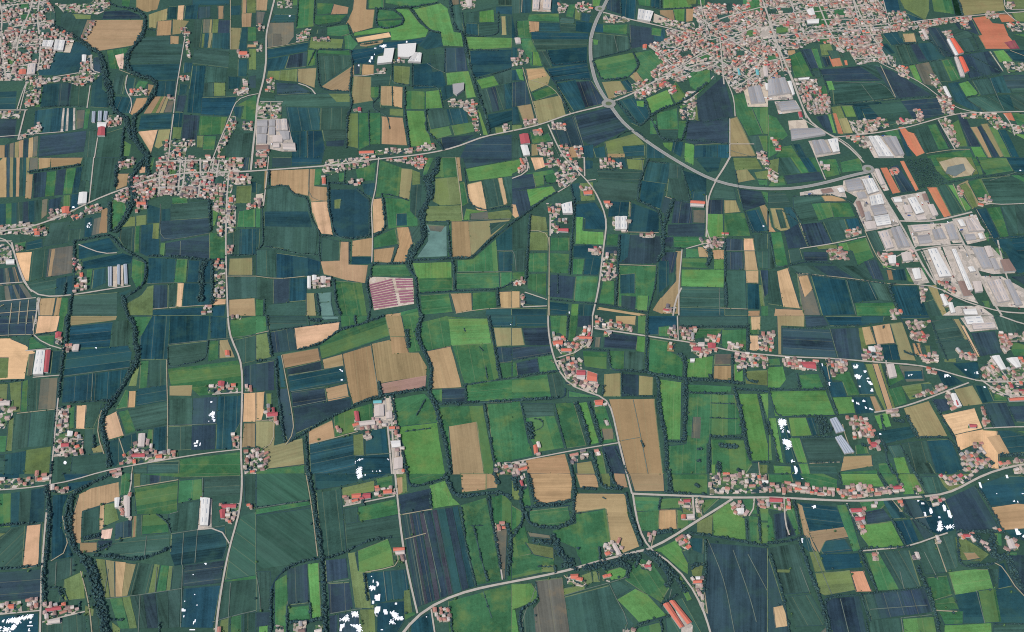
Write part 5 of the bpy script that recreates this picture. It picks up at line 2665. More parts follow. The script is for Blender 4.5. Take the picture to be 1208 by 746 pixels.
for kx, v in ROOF.items(): M['roof_' + kx] = roof_mat('roof_' + kx, v, var=.10 if kx in ('white', 'pale', 'grey') else .14)
M['roof_orangebarn'] = flat_mat('bright_orange_tiles', (222, 108, 84), .06, .2)

def leaf_mat(name, a, b):
    k = NT(name, .9); k.b.inputs['Specular IOR Level'].default_value = .05; p = k.pos(); isl = k.n('ShaderNodeNewGeometry').outputs['Random Per Island']
    c = k.mix(isl, alb(a), alb(b))
    f = k.math('MULTIPLY_ADD', k.math('SUBTRACT', k.noise(p, .22, 3, .7), .5), 1.3, 1.0)
    f = k.math('MULTIPLY', f, k.math('MULTIPLY_ADD', k.noise(p, .01, 3, .6), .7, .65))
    k.l(k.scale_col(c, f), k.b.inputs['Base Color']); return k.m
M['leaf'] = leaf_mat('dark_foliage', (46, 70, 80), (72, 98, 90))
M['leaf2'] = leaf_mat('garden_foliage', (54, 86, 68), (98, 128, 78))

def ground_mat():
    k = NT('open_farmland_ground'); k.b.inputs['Specular IOR Level'].default_value = .03; p = k.pos()
    c = k.mix(k.noise(p, .006, 5, .6), alb((48, 76, 78)), alb((70, 100, 74)))
    v = k.n('ShaderNodeTexVoronoi'); v.inputs['Scale'].default_value = .006; k.l(p, v.inputs['Vector'])
    sx = k.n('ShaderNodeSeparateColor'); k.l(v.outputs['Color'], sx.inputs[0])
    f = k.math('MULTIPLY_ADD', k.math('SUBTRACT', k.noise(p, .12, 4, .7), .5), 1.0, 1.0)
    f = k.math('MULTIPLY', f, k.math('MULTIPLY_ADD', sx.outputs[0], .3, .85))
    k.l(k.scale_col(c, f), k.b.inputs['Base Color']); return k.m
M['ground'] = ground_mat()
M['verge'] = flat_mat('dark_ditch_grass', (52, 78, 78), .2, .1)
M['verge2'] = flat_mat('pale_field_margin', (108, 122, 90), .4, .03)

# ------------------------------------------------------------ helpers
PAL = {'h': ((60, 94, 78), 'hatched grey green', 'vines'), 'h2': ((58, 84, 84), 'hatched grey green', 'vines'), 'q': ((72, 74, 84), 'dark purple brown', 'crop'),
       't': ((44, 78, 83), 'dark teal', 'crop'), 'n': ((54, 72, 82), 'slate blue', 'crop'), 'k': ((62, 90, 80), 'grey green', 'crop'),
       'b': ((38, 74, 83), 'deep blue green', 'crop'), 'm': ((150, 78, 90), 'maroon', 'stub'),
       'g': ((66, 112, 76), 'green', 'grass'), 'G': ((94, 140, 80), 'bright green', 'grass'), 'e': ((106, 122, 80), 'olive', 'grass'),
       'y': ((148, 140, 100), 'straw yellow', 'stub'), 'w': ((180, 150, 112), 'tan', 'stub'), 'W': ((218, 180, 138), 'pale tan', 'stub'),
       's': ((162, 136, 102), 'brown', 'stub'), 'o': ((198, 124, 94), 'orange brown', 'stub'), 'o2': ((218, 160, 124), 'peach', 'stub'),
       'p': ((222, 190, 170), 'pale pink', 'stub'), 'pp': ((176, 138, 124), 'pinkish brown', 'stub'), 'c': ((104, 106, 94), 'grey brown', 'stub'),
       'sand2': ((186, 166, 136), 'sandy', 'stub'), 'D': ((22, 46, 32), 'black green', 'crop')}
def name_of(code):
    if code in 'gG': return 'meadow'
    if code in 'e': return 'pasture'
    if code in 'wWy': return 'stubble_field'
    if code in ('s', 'o', 'o2', 'p', 'pp', 'c', 'm', 'sand2'): return 'ploughed_field'
    return 'crop_field'
def mesh(name, verts, faces, mats, mi=None, uv=None, smooth=False):
    me = bpy.data.meshes.new(name)
    me.from_pydata([tuple(v) for v in verts], [], faces)
    for m in mats: me.materials.append(m)
    if mi is not None: me.polygons.foreach_set('material_index', np.array(mi, dtype=np.int32))
    if uv is not None:
        ul = me.uv_layers.new(name='rows'); vi = np.zeros(len(me.loops), dtype=np.int32)
        me.loops.foreach_get('vertex_index', vi)
        ul.data.foreach_set('uv', np.array(uv, dtype=np.float32)[vi].ravel())
    me.update(); return me
def fast_mesh(name, V, F, mats, mi=None):            # V (n,3), F (m,3 or 4) as arrays
    me = bpy.data.meshes.new(name); V = np.asarray(V, np.float32); F = np.asarray(F, np.int32); kf = F.shape[1]
    me.vertices.add(len(V)); me.vertices.foreach_set('co', V.ravel())
    me.loops.add(F.size); me.loops.foreach_set('vertex_index', F.ravel())
    me.polygons.add(len(F)); me.polygons.foreach_set('loop_start', np.arange(0, F.size, kf, dtype=np.int32))
    me.polygons.foreach_set('loop_total', np.full(len(F), kf, np.int32))
    for m in mats: me.materials.append(m)
    if mi is not None: me.polygons.foreach_set('material_index', np.asarray(mi, np.int32))
    me.update(calc_edges=True); return me
def obj(name, me, parent=None, loc=None, label=None, cat=None, group=None, kind=None):
    o = bpy.data.objects.new(name, me); COL.objects.link(o)
    if parent: o.parent = parent
    if loc is not None: o.location = loc
    tag(o, label, cat, group, kind); return o
def tag(o, label=None, cat=None, group=None, kind=None):
    if label: o['label'] = label
    if cat: o['category'] = cat
    if group: o['group'] = group
    if kind: o['kind'] = kind
def area(P):
    a = 0
    for i in range(len(P)): a += P[i - 1][0] * P[i][1] - P[i][0] * P[i - 1][1]
    return a / 2
def inside(P, x, y):
    c = False; j = len(P) - 1
    for i in range(len(P)):
        xi, yi = P[i]; xj, yj = P[j]
        if (yi > y) != (yj > y) and x < (xj - xi) * (y - yi) / (yj - yi) + xi: c = not c
        j = i
    return c
def crosses(P):
    n = len(P)
    def o(a, b, c): return (b[0] - a[0]) * (c[1] - a[1]) - (b[1] - a[1]) * (c[0] - a[0])
    for i in range(n):
        for j in range(i + 2, n):
            if i == 0 and j == n - 1: continue
            a, b, c, d = P[i], P[(i + 1) % n], P[j], P[(j + 1) % n]
            if o(a, b, c) * o(a, b, d) < 0 and o(c, d, a) * o(c, d, b) < 0: return True
    return False
def clean(P):                        # a traced outline that crosses itself becomes its hull
    if not crosses(P): return P
    S = sorted(set(P)); H_ = []
    for seq in (S, S[::-1]):
        h = []
        for p in seq:
            while len(h) > 1 and (h[-1][0] - h[-2][0]) * (p[1] - h[-2][1]) - (h[-1][1] - h[-2][1]) * (p[0] - h[-2][0]) <= 0: h.pop()
            h.append(p)
        H_ += h[:-1]
    return H_
def level(P, lst):
    x0 = min(p[0] for p in P); x1 = max(p[0] for p in P); y0 = min(p[1] for p in P); y1 = max(p[1] for p in P)
    lv = 0
    for (a, b, c, d, l) in lst:
        if l >= lv and x0 < c and x1 > a and y0 < d and y1 > b: lv = l + 1
    lst.append((x0, y0, x1, y1, lv)); return lv
def centroid(P): return (sum(p[0] for p in P) / len(P), sum(p[1] for p in P) / len(P))

# ------------------------------------------------------------ landmarks for the labels (photograph coordinates)
LM = [((719, 123), 'the big roundabout'), ((707, 11), 'the small roundabout at the top'), ((470, 65), 'the white greenhouses at the top'),
      ((461, 346), 'the pink striped nursery'), ((511, 283), 'the pale turquoise pond'), ((98, 429), 'the red and white sheds'),
      ((137, 327), 'the glasshouse row'), ((450, 495), 'the farm with pale sheds'), ((242, 606), 'the long white shed'),
      ((799, 724), 'the two long orange barns'), ((764, 648), 'the lower junction'), ((858, 590), 'the upper fork'),
      ((685, 445), 'the red roofed works'), ((910, 115), 'the grey factory by town'), ((1042, 350), 'the long white warehouse'),
      ((1120, 193), 'the pond in sandy banks'), ((1170, 40), 'the biggest orange field'), ((130, 38), 'the round tan field'),
      ((320, 160), 'the industrial estate at left'), ((270, 205), 'the left village crossroads'), ((992, 515), 'the two grey glasshouses'),
      ((930, 505), 'the white patched strip'), ((752, 523), 'the large brown double field'), ((430, 420), 'the stepped brown field'),
      ((553, 520), 'the framed brown field'), ((510, 660), 'the dark ribbed field'), ((330, 640), 'the big hatched green field'),
      ((62, 575), 'the left river junction'), ((22, 735), 'the bottom left white patches'), ((103, 655), 'the left stream fork'),
      ((655, 250), 'the white roofed barn'), ((732, 264), 'the square white works'), ((842, 100), 'the big town'),
      ((840, 215), 'the bypass side road'), ((1140, 470), 'the wide straw field'), ((1085, 400), 'the white walled works'),
      ((1190, 440), 'the right edge houses'), ((1110, 605), 'the scattered white patches'), ((1015, 688), 'the peach field'),
      ((345, 515), 'the lone stream bend'), ((285, 545), 'the middle left junction'), ((650, 600), 'the tan L field'),
      ((920, 730), 'the pale bare patch'), ((1170, 690), 'the striped green plots'), ((20, 340), 'the left nursery beds'),
      ((930, 340), 'the narrow tan field'), ((350, 250), 'the big ribbed teal field'), ((540, 220), 'the wide dark wood belt'),
      ((30, 100), 'the top left town'), ((1060, 200), 'the dark square wood'), ((225, 490), 'the curved pale field'),
      ((700, 650), 'the lone red house'), ((1150, 270), 'the grey warehouses'), ((955, 220), 'the stone yard'), ((596, 530), 'the framed hedge corner')]
ORD = ['nearest', 'second', 'third', 'fourth', 'fifth', 'sixth', 'seventh', 'eighth', 'ninth', 'tenth', 'eleventh', 'twelfth', 'thirteenth', 'fourteenth', 'fifteenth', 'sixteenth']
DIRS = ['right of', 'upper right of', 'above', 'upper left of', 'left of', 'lower left of', 'below', 'lower right of']
PEND = []
def want_label(o, look, px, py): PEND.append((o, look, px, py))
def give_labels():
    from collections import defaultdict
    gr = defaultdict(list)
    for o, look, px, py in PEND:
        best = min(LM, key=lambda l: (l[0][0] - px) ** 2 + ((l[0][1] - py) * 1.3) ** 2)
        dx, dy = px - best[0][0], best[0][1] - py
        d = DIRS[int(round(math.degrees(math.atan2(dy, dx)) / 45)) % 8]
        gr[(look, d, best[1])].append((math.hypot(dx, dy), o))
    for (look, d, lm), it in gr.items():
        it.sort(key=lambda t: t[0])
        for i, (_, o) in enumerate(it):
            if len(it) == 1: o['label'] = f'{look} {d} {lm}'
            elif i < len(ORD): o['label'] = f'{ORD[i]} {look} {d} {lm}'
            else: o['label'] = f'{look}, number {i + 1} out, {d} {lm}'
    PEND.clear()
def unG(x, y):
    vx, vy, vz = x, y, -H
    f = vy * cp - vz * sp; u = vy * sp + vz * cp
    return (604 + vx / f / TH * 604, 373 - u / f / TH * 604)

# ------------------------------------------------------------ read the plan
cmds = []; ox = oy = 0; s = 1
for ln in PLAN.strip().split('\n'):
    tk = ln.split()
    if not tk: continue
    if tk[0] == '@': ox, oy, s = float(tk[1]), float(tk[2]), float(tk[3]); continue
    if tk[0] == 'K':
        a, b = tk[1].split(','); cmds.append(('K', (ox + float(a) / s, oy + float(b) / s), float(tk[2]))); continue
    pts = [(ox + float(a) / s, oy + float(b) / s) for a, b in (t.split(',') for t in tk if ',' in t)]
    if tk[0] in ('F', 'V', 'Q2', 'Q', 'N'): pts = clean(pts)
    oth = [t for t in tk[1:] if ',' not in t]
    cmds.append((tk[0], pts, oth))
def ext(p):                          # pieces that touch the frame run on beyond it
    x, y = p
    if x < 4: x -= 45
    if x > 1204: x += 45
    if y < 3: y -= 14
    if y > 742.5: y += 32
    return (x, y)

# ------------------------------------------------------------ ground
obj('ground', mesh('ground', [(-40000, -20000, 0), (40000, -20000, 0), (40000, 80000, 0), (-40000, 80000, 0)], [(0, 1, 2, 3)], [M['ground']]), kind='structure')

FL = []
def wobble(P, amp=.8, step=28):
    Q = []
    for i in range(len(P)):
        a, b = P[i], P[(i + 1) % len(P)]; L = math.hypot(b[0] - a[0], b[1] - a[1]); n = max(1, int(L / step))
        for j in range(n):
            t = j / n; Q.append((a[0] + (b[0] - a[0]) * t + random.uniform(-amp, amp), a[1] + (b[1] - a[1]) * t + random.uniform(-amp, amp)))
    return Q
def field(pts, code, rowdir=None, lift=0):
    pe = [ext(p) for p in pts]; P = [G(*p) for p in pe]
    if abs(area(P)) < 60: return
    if area(P) < 0: P.reverse(); pe.reverse()
    z = .10 + lift + .02 * level(P, FL)
    strip = rowdir is not None
    if rowdir is None:
        L = [(math.hypot(P[i][0] - P[i - 1][0], P[i][1] - P[i - 1][1]), i) for i in range(len(P))]
        i = max(L)[1]; rowdir = math.atan2(P[i][1] - P[i - 1][1], P[i][0] - P[i - 1][0])
    if code == 'h': rowdir = math.radians(-38)
    ca, sa = math.cos(rowdir), math.sin(rowdir)
    Q = wobble(P); n = len(Q)
    V = [(x, y, z) for x, y in Q] + [(x, y, z - .08) for x, y in Q]
    F = [list(range(n))] + [(i, i + n, (i + 1) % n + n, (i + 1) % n) for i in range(n)]
    mi = [0] * (n + 1)
    for i in range(len(P)):           # a grass margin or ditch along some of the sides
        r = random.random()
        if r > (.52 if not strip else .2): continue
        a, b = P[i], P[(i + 1) % len(P)]; L = math.hypot(b[0] - a[0], b[1] - a[1])
        if L < 25: continue
        w = random.uniform(1.2, 2.8); nx, ny = -(b[1] - a[1]) / L * w, (b[0] - a[0]) / L * w
        tx, ty = (b[0] - a[0]) / L * w * .6, (b[1] - a[1]) / L * w * .6
        k0 = len(V); V += [(a[0], a[1], z + .006), (b[0], b[1], z + .006), (b[0] + nx - tx, b[1] + ny - ty, z + .006), (a[0] + nx + tx, a[1] + ny + ty, z + .006)]
        F.append((k0, k0 + 1, k0 + 2, k0 + 3)); mi.append(1 if r < .38 else 2)
    uv = [(x * ca + y * sa, -x * sa + y * ca) for x, y, _ in V]
    if code == 'u': mats = [M['yard']]; nm = 'yard'; cw = 'grey gravel yard'
    elif code == 'teal': mats = [M['pond']]; nm = 'pond_water'; cw = 'turquoise pond'
    else:
        mats = [M[PAL[code][2]]]; nm = name_of(code); cw = PAL[code][1] + ' ' + nm.replace('_', ' ')
    mats += [M['verge'], M['verge2']]
    o = obj(nm, mesh(nm, V, F, mats, mi, uv), kind='structure')
    if code in PAL:
        c = alb(PAL[code][0]); v = random.uniform(.86, 1.14)
        o.color = (c[0] * v * random.uniform(.93, 1.07), c[1] * v * random.uniform(.96, 1.04), c[2] * v * random.uniform(.95, 1.05), 1)
    cx, cy = centroid(pts); want_label(o, cw, cx, cy)
for c in cmds:
    if c[0] == 'F' and len(c[1]) > 2: field(c[1], c[2][0])
    elif c[0] == 'S':
        a, b, cc, d = c[1]; A, B, C_, D = [G(*ext(q)) for q in c[1]]
        it = [re.match(r'([a-zA-Z]+)([\d.]+)', t).groups() for t in c[2]]
        tot = sum(float(w) for _, w in it); u = 0
        rd = math.atan2(D[1] - A[1], D[0] - A[0])
        lp = lambda p, q, t: (p[0] + (q[0] - p[0]) * t, p[1] + (q[1] - p[1]) * t)
        for code, w in it:
            v = u + float(w) / tot
            field([lp(a, b, u + .004), lp(a, b, v - .004), lp(d, cc, v - .004), lp(d, cc, u + .004)], code, rd); u = v

# the farmland goes on beyond the frame
rg_ = random.Random(3); more = {}
a_ = .09; ca_, sa_ = math.cos(a_), math.sin(a_)
for i in range(-30, 31):
    x = i * 105.0
    j = 700.0
    while j < 5600:
        hgt_ = rg_.choice((60, 90, 130, 180)); cn = [(x + 3 + u * 98, j + v * (hgt_ - 5)) for u, v in ((0, 0), (1, 0), (1, 1), (0, 1))]; j += hgt_
        cn = [(p[0] * ca_ - p[1] * sa_ + 250, p[0] * sa_ + p[1] * ca_) for p in cn]; px_ = [unG(*p) for p in cn]
        if any(-50 < p[0] < 1258 and -25 < p[1] < 782 for p in px_) or not all(-700 < p[0] < 1900 and -90 < p[1] < 1400 for p in px_): continue
        if min(p[0] for p in px_) < 0 and max(p[0] for p in px_) > 1208: continue
        more.setdefault(rg_.choice('ttnkkbbggGewWys'), []).append(cn)
for code, cs in more.items():
    V = []; F = []; UV = []
    for cn in cs:
        k = len(V); V += [(*p, .08) for p in cn]; F.append((k, k + 1, k + 2, k + 3)); UV += [(p[0] * sa_ + p[1] * ca_, p[0] * ca_ - p[1] * sa_) for p in cn]
    o = obj('farmland', mesh('farmland', V, F, [M[PAL[code][2]]], None, UV), kind='structure'); o.color = (*alb(PAL[code][0]), 1); o['label'] = PAL[code][1] + ' plots of the farmland beyond the frame'
PARKS = []
for c in cmds:
    if c[0] == 'P': field(c[1], c[2][0], None, 1.15); PARKS.append([G(*p) for p in c[1]])
# yards, ponds
YL = []; YARDS = {'greyyard': ('yard', 'yard', 'pale concrete yard'), 'farmyard': ('yard', 'yard', 'farmyard'), 'sandyard': ('yard', 'sandyard', 'sandy gravel yard'),
    'tanyard': ('yard', 'tanyard', 'earth yard'), 'nurseryyard': ('yard', 'tanyard', 'nursery ground'), 'pond': ('pond_water', 'mud', 'muddy pond')}
QP = []; woods = []
def sheet(nm, pts, m, z, look):
    P = [G(*ext(p)) for p in pts]
    if area(P) < 0: P.reverse()
    P = wobble(P, .6, 30); n = len(P)
    V = [(x, y, z) for x, y in P] + [(x, y, z - .1) for x, y in P]
    F = [list(range(n))] + [(i, i + n, (i + 1) % n + n, (i + 1) % n) for i in range(n)]
    o = obj(nm, mesh(nm, V, F, [m]), kind='structure'); want_label(o, look, *centroid(pts)); return o
VILL = []
for c in cmds:
    if c[0] == 'V':
        n = int(c[2][0]); P = [G(*ext(p)) for p in c[1]]; VILL.append((n, c[1], P))
        sheet('village_ground' if n > 60 else 'garden_ground', c[1], M['urban' if n > 60 else 'garden'], 1.1 + .02 * level(P, YL), 'built up ground' if n > 60 else 'garden plot')
for c in cmds:
    if c[0] == 'Q2':
        t = c[2][0]
        if t == 'woodland': woods.append(c[1]); continue
        nm, m, look = YARDS[t]; sheet(nm, c[1], M[m], 1.1 + .02 * level([G(*p) for p in c[1]], YL), look)
    elif c[0] == 'Q' and c[2][0] == 'sand':
        sheet('yard', c[1], M['sandyard'], 1.1 + .02 * level([G(*p) for p in c[1]], YL), 'bare gravel lot')

# ------------------------------------------------------------ roads
RL = []; SEG = []
def ribbon(nm, P, w, mat, z, look, pxs):
    L = []; R = []
    D = [P[0]]
    for a, b in zip(P, P[1:]):
        n = max(1, int(math.hypot(b[0] - a[0], b[1] - a[1]) / 30))
        for j in range(1, n + 1): D.append((a[0] + (b[0] - a[0]) * j / n, a[1] + (b[1] - a[1]) * j / n))
    # round the corners
    for _ in range(2):
        D = [D[0]] + [((D[i - 1][0] + 2 * D[i][0] + D[i + 1][0]) / 4, (D[i - 1][1] + 2 * D[i][1] + D[i + 1][1]) / 4) for i in range(1, len(D) - 1)] + [D[-1]]
    for i, p in enumerate(D):
        q = D[min(i + 1, len(D) - 1)]; r = D[max(i - 1, 0)]; dx, dy = q[0] - r[0], q[1] - r[1]; l = math.hypot(dx, dy) or 1
        ww = w / 2 * (1 + random.uniform(-.10, .10) * (w < 7)); L.append((p[0] - dy / l * ww, p[1] + dx / l * ww)); R.append((p[0] + dy / l * ww, p[1] - dx / l * ww))
    V = [(x, y, z) for x, y in L] + [(x, y, z) for x, y in R]; n = len(L)
    F = [(i, i + n, i + n + 1, i + 1) for i in range(n - 1)]
    V += [(x, y, z - .12) for x, y in L] + [(x, y, z - .12) for x, y in R]
    F += [(i + 1, i + 1 + 2 * n, i + 2 * n, i) for i in range(n - 1)] + [(i + n, i + 3 * n, i + 3 * n + 1, i + n + 1) for i in range(n - 1)]
    mats = [mat]; mi = [0] * len(F)
    if w > 11:                        # the bypass has painted edge lines
        mats.append(M['line'])
        for f in (.84, -.84):
            k0 = len(V)
            for i in range(n):
                mx, my = (L[i][0] + R[i][0]) / 2, (L[i][1] + R[i][1]) / 2; hx, hy = L[i][0] - mx, L[i][1] - my
                V += [(mx + hx * f, my + hy * f, z + .006), (mx + hx * (f + .05), my + hy * (f + .05), z + .006)]
            for i in range(n - 1):
                q = k0 + 2 * i; F.append((q, q + 1, q + 3, q + 2) if f < 0 else (q, q + 2, q + 3, q + 1)); mi.append(1)
    o = obj(nm, mesh(nm, V, F, mats, mi), kind='structure')
    want_label(o, look, *pxs[len(pxs) // 2])
    for a, b in zip(D, D[1:]): SEG.append((*a, *b, w))
def road(pts, wp):
    P = [G(*ext(p)) for p in pts]; my = sum(p[1] for p in P) / len(P)
    if wp >= 2.9: w = 12.5
    elif wp >= 1.4: w = 6.2
    elif wp >= 1.0: w = 4.7
    elif wp >= .75: w = 3.5
    elif wp > .5: w = 2.5
    else: w = 1.8
    z = 1.6 + .02 * level(P, RL)
    nm = 'road' if w > 4 else ('lane' if w > 3 else 'farm_track')
    ribbon(nm, P, w, M['bypass'] if w > 11 else M['road'] if w > 3 else M['track'] if w > 2 else M['track2'], z, {'road': 'paved road', 'lane': 'narrow lane', 'farm_track': 'farm track'}[nm] if w < 11 else 'wide grey bypass', pts)
for c in cmds:
    if c[0] == 'R': road(c[1], float(c[2][0]))
# street grids of the towns
def nearest_seg(x, y, arr):
    ax, ay, bx, by = arr[:, 0], arr[:, 1], arr[:, 2], arr[:, 3]
    dx, dy = bx - ax, by - ay; t = np.clip(((x - ax) * dx + (y - ay) * dy) / (dx * dx + dy * dy + 1e-9), 0, 1)
    d = np.hypot(x - ax - t * dx, y - ay - t * dy); i = int(d.argmin())
    return d[i] - arr[i, 4] / 2, math.atan2(dy[i], dx[i])
for n, pp, P in VILL:
    if n < 100: continue
    arr = np.array(SEG); cx, cy = centroid(P); _, a0 = nearest_seg(cx, cy, arr)
    for k, sp_ in ((0, 62), (1, 115)):
        a = a0 + k * math.pi / 2; ca, sa = math.cos(a), math.sin(a)
        R_ = max(math.hypot(p[0] - cx, p[1] - cy) for p in P); off = -R_
        while off < R_:
            off += sp_ * random.uniform(.75, 1.3); run = []; bend = random.uniform(-.12, .12)
            tt = np.arange(-R_, R_, 14)
            for t in tt:
                o_ = off + bend * t + 5 * math.sin(t / 60 + off)
                x, y = cx + ca * t - sa * o_, cy + sa * t + ca * o_
                ok = inside(P, x, y)
                if ok: run.append((x, y))
                if (not ok or random.random() < .07 or t == tt[-1]):
                    if len(run) > 4:
                        ribbon('street', run, 5.4, M['road'], 1.5 + .02 * level(run, RL) - .0, 'paved town street', [unG(*q) for q in run])
                    run = []
# roundabouts
def disc(nm, x, y, r0, r1, z, m, look=None, h=.1, sy=1):
    n = 40; V = []; F = []
    for i in range(n):
        a = 2 * math.pi * i / n; V += [(x + r1 * math.cos(a), y + r1 * math.sin(a), z), (x + r1 * math.cos(a), y + r1 * math.sin(a), z - h)]
        if r0 > 0: V += [(x + r0 * math.cos(a), y + r0 * math.sin(a), z)]
    st = 3 if r0 > 0 else 2
    for i in range(n):
        j = (i + 1) % n; F.append((i * st, i * st + 1, j * st + 1, j * st))
        if r0 > 0: F.append((i * st + 2, i * st, j * st, j * st + 2))
    if r0 <= 0: F.append([i * st for i in range(n)])
    o = obj(nm, mesh(nm, V, F, [m]), kind='structure')
    if look: o['label'] = look
for c in cmds:
    if c[0] == 'K':
        x, y = G(*c[1]); r = 24 * (c[2] / 2.2); disc('roundabout', x, y, r * .42, r, 2.6, M['bypass'], 'grey roundabout at ' + ('the big junction of the bypass' if c[2] > 2 else 'the top end of the bypass' if c[2] < 1.75 else 'the right end of the bypass'))
        disc('traffic_island', x, y, 0, r * .45, 2.72, M['verge2'], 'green traffic island inside the roundabout ' + ('midway' if c[2] > 2 else 'at the top' if c[2] < 1.75 else 'at right'))

# ------------------------------------------------------------ white patches on the dark fields (stepped edges)
for c in cmds:
    if c[0] != 'N': continue
    P = [G(*p) for p in c[1]]
    if area(P) < 0: P.reverse()
    xs = [p[0] for p in P]; ys = [p[1] for p in P]; q = 2.6
    V = []; F = []; idx = {}
    rg = 2 if (max(xs) - min(xs)) > 14 else 0
    for i in range(int(min(xs) // q), int(max(xs) // q) + 1):
        for j in range(int(min(ys) // q), int(max(ys) // q) + 1):
            x, y = (i + .5) * q, (j + .5) * q
            jx = math.sin(i * 1.7 + j * 2.9) * rg; jy = math.cos(i * 2.3 - j * 1.3) * rg
            if inside(P, x + jx, y + jy):
                f = []
                for a, b in ((0, 0), (1, 0), (1, 1), (0, 1)):
                    kk = (i + a, j + b)
                    if kk not in idx: idx[kk] = len(V); V.append((kk[0] * q, kk[1] * q, 1.05))
                    f.append(idx[kk])
                F.append(f)
    if not F: V = [(x, y, 1.05) for x, y in P]; F = [list(range(len(P)))]
    o = obj('white_patch', mesh('white_patch', V, F, [M['white']]), kind='structure')
    want_label(o, 'pure white jagged patch on dark crops', *centroid(c[1]))
# ------------------------------------------------------------ foliage
import bmesh
def ico(sub):
    bm = bmesh.new(); bmesh.ops.create_icosphere(bm, subdivisions=sub, radius=1)
    bm.verts.ensure_lookup_table(); V = np.array([v.co[:] for v in bm.verts], np.float32)
    F = np.array([[v.index for v in f.verts] for f in bm.faces], np.int32); bm.free(); return V, F
I1 = ico(1); I2 = ico(2)
def blob(nsub, base, r_out, r_in, hgt, leaves, jag=.28):
    """a crown: overlapping ragged clumps round a centre with loose leaf sprays between them"""
    Vs = []; Fs = []; k = 0
    for i in range(nsub):
        v, f = base; v = v * (1 + rng.uniform(-jag, jag, (len(v), 1)))
        a = rng.uniform(0, 6.28); r = r_out * math.sqrt(rng.uniform(0, 1)) if i else 0
        s = r_in * rng.uniform(.7, 1.2)
        v = v * [s, s, s * .85] + [r * math.cos(a), r * math.sin(a), hgt * rng.uniform(.35, .8) if i else hgt * .75]
        Vs.append(v); Fs.append(f + k); k += len(v)
    for i in range(leaves):
        a = rng.uniform(0, 6.28); z = rng.uniform(-.4, 1); rr = math.sqrt(max(0, 1 - z * z)) * (r_out + r_in) * rng.uniform(.75, 1.15)
        c = np.array([rr * math.cos(a), rr * math.sin(a), hgt * .6 + z * hgt * .42])
        Vs.append(c + rng.uniform(-.8, .8, (3, 3))); Fs.append(np.array([[k, k + 1, k + 2]], np.int32)); k += 3
    return np.concatenate(Vs), np.concatenate(Fs)
BL = [blob(4, I1, 1.55, 1.35, 4.8, 7) for _ in range(8)]
def scatter(pts):                     # pts rows x, y, z, scale -> arrays
    Vs = []; Fs = []; k = 0; pts = np.asarray(pts)
    which = rng.integers(0, len(BL), len(pts))
    for t in range(len(BL)):
        q = pts[which == t]
        if not len(q): continue
        v, f = BL[t]; a = rng.uniform(0, 6.28, len(q)); ca, sa = np.cos(a)[:, None], np.sin(a)[:, None]; s = q[:, 3][:, None]
        X = (v[:, 0] * ca - v[:, 1] * sa) * s + q[:, 0][:, None]; Y = (v[:, 0] * sa + v[:, 1] * ca) * s + q[:, 1][:, None]
        Z = v[:, 2] * s * rng.uniform(.8, 1.15, (len(q), 1)) + q[:, 2][:, None]
        Vs.append(np.stack([X, Y, Z], -1).reshape(-1, 3))
        Fs.append((f[None] + (np.arange(len(q)) * len(v))[:, None, None]).reshape(-1, 3) + k); k += len(q) * len(v)
    return np.concatenate(Vs), np.concatenate(Fs)
belts = []
for c in cmds:
    if c[0] != 'T': continue
    px = c[1]; wp = float(c[2][0]); P = [G(*ext(p)) for p in px]
    w = wp * mpp(sum(p[1] for p in P) / len(P)); pts = []
    w *= .68 if wp < 3 else .76
    # smooth line
    D = [P[0]]
    for a, b in zip(P, P[1:]):
        n = max(1, int(math.hypot(b[0] - a[0], b[1] - a[1]) / 12))
        for j in range(1, n + 1): D.append((a[0] + (b[0] - a[0]) * j / n, a[1] + (b[1] - a[1]) * j / n))
    for _ in range(3): D = [D[0]] + [((D[i - 1][0] + 2 * D[i][0] + D[i + 1][0]) / 4, (D[i - 1][1] + 2 * D[i][1] + D[i + 1][1]) / 4) for i in range(1, len(D) - 1)] + [D[-1]]
    ph = random.uniform(0, 6)
    for (a, b) in zip(D, D[1:]):
        L = math.hypot(b[0] - a[0], b[1] - a[1]); nx, ny = -(b[1] - a[1]) / (L or 1), (b[0] - a[0]) / (L or 1)
        wv_ = math.sin(a[0] / 23 + a[1] / 31 + ph) * .5 + math.sin(a[0] / 9.7 - a[1] / 13.1 + ph * 2) * .5; wl = w * (1 + .38 * wv_)
        if wv_ < -.62 and wp < 5: continue        # gaps where the hedge has died back
        e = wl * L / 7; cnt = int(e) + (random.random() < e - int(e))
        if wp < 3: cnt = max(cnt, 1 if random.random() < .9 else 0)
        for _ in range(cnt):
            t = random.random(); o_ = random.uniform(-.5, .5) * max(wl - 3, 1) * (1 if random.random() < .93 else 1.9)
            s = random.choice((random.uniform(.45, .9), random.uniform(.7, 1.1), random.uniform(1.1, 1.8))) * (.75 if wp < 3 else 1 if wp < 5 else 1.12)
            pts.append((a[0] + (b[0] - a[0]) * t + nx * o_, a[1] + (b[1] - a[1]) * t + ny * o_, 0, s))
    if pts: belts.append((wp, px, pts, D, w))
for wpx in woods:
    P = [G(*p) for p in wpx]; pts = []; xs = [p[0] for p in P]; ys = [p[1] for p in P]
    for x in np.arange(min(xs), max(xs), 6.5):
        for y in np.arange(min(ys), max(ys), 6.5):
            a, b = x + random.uniform(-3, 3), y + random.uniform(-3, 3)
            if inside(P, a, b): pts.append((a, b, 0, random.uniform(.7, 1.15)))
    belts.append((20, wpx, pts, None, 0))
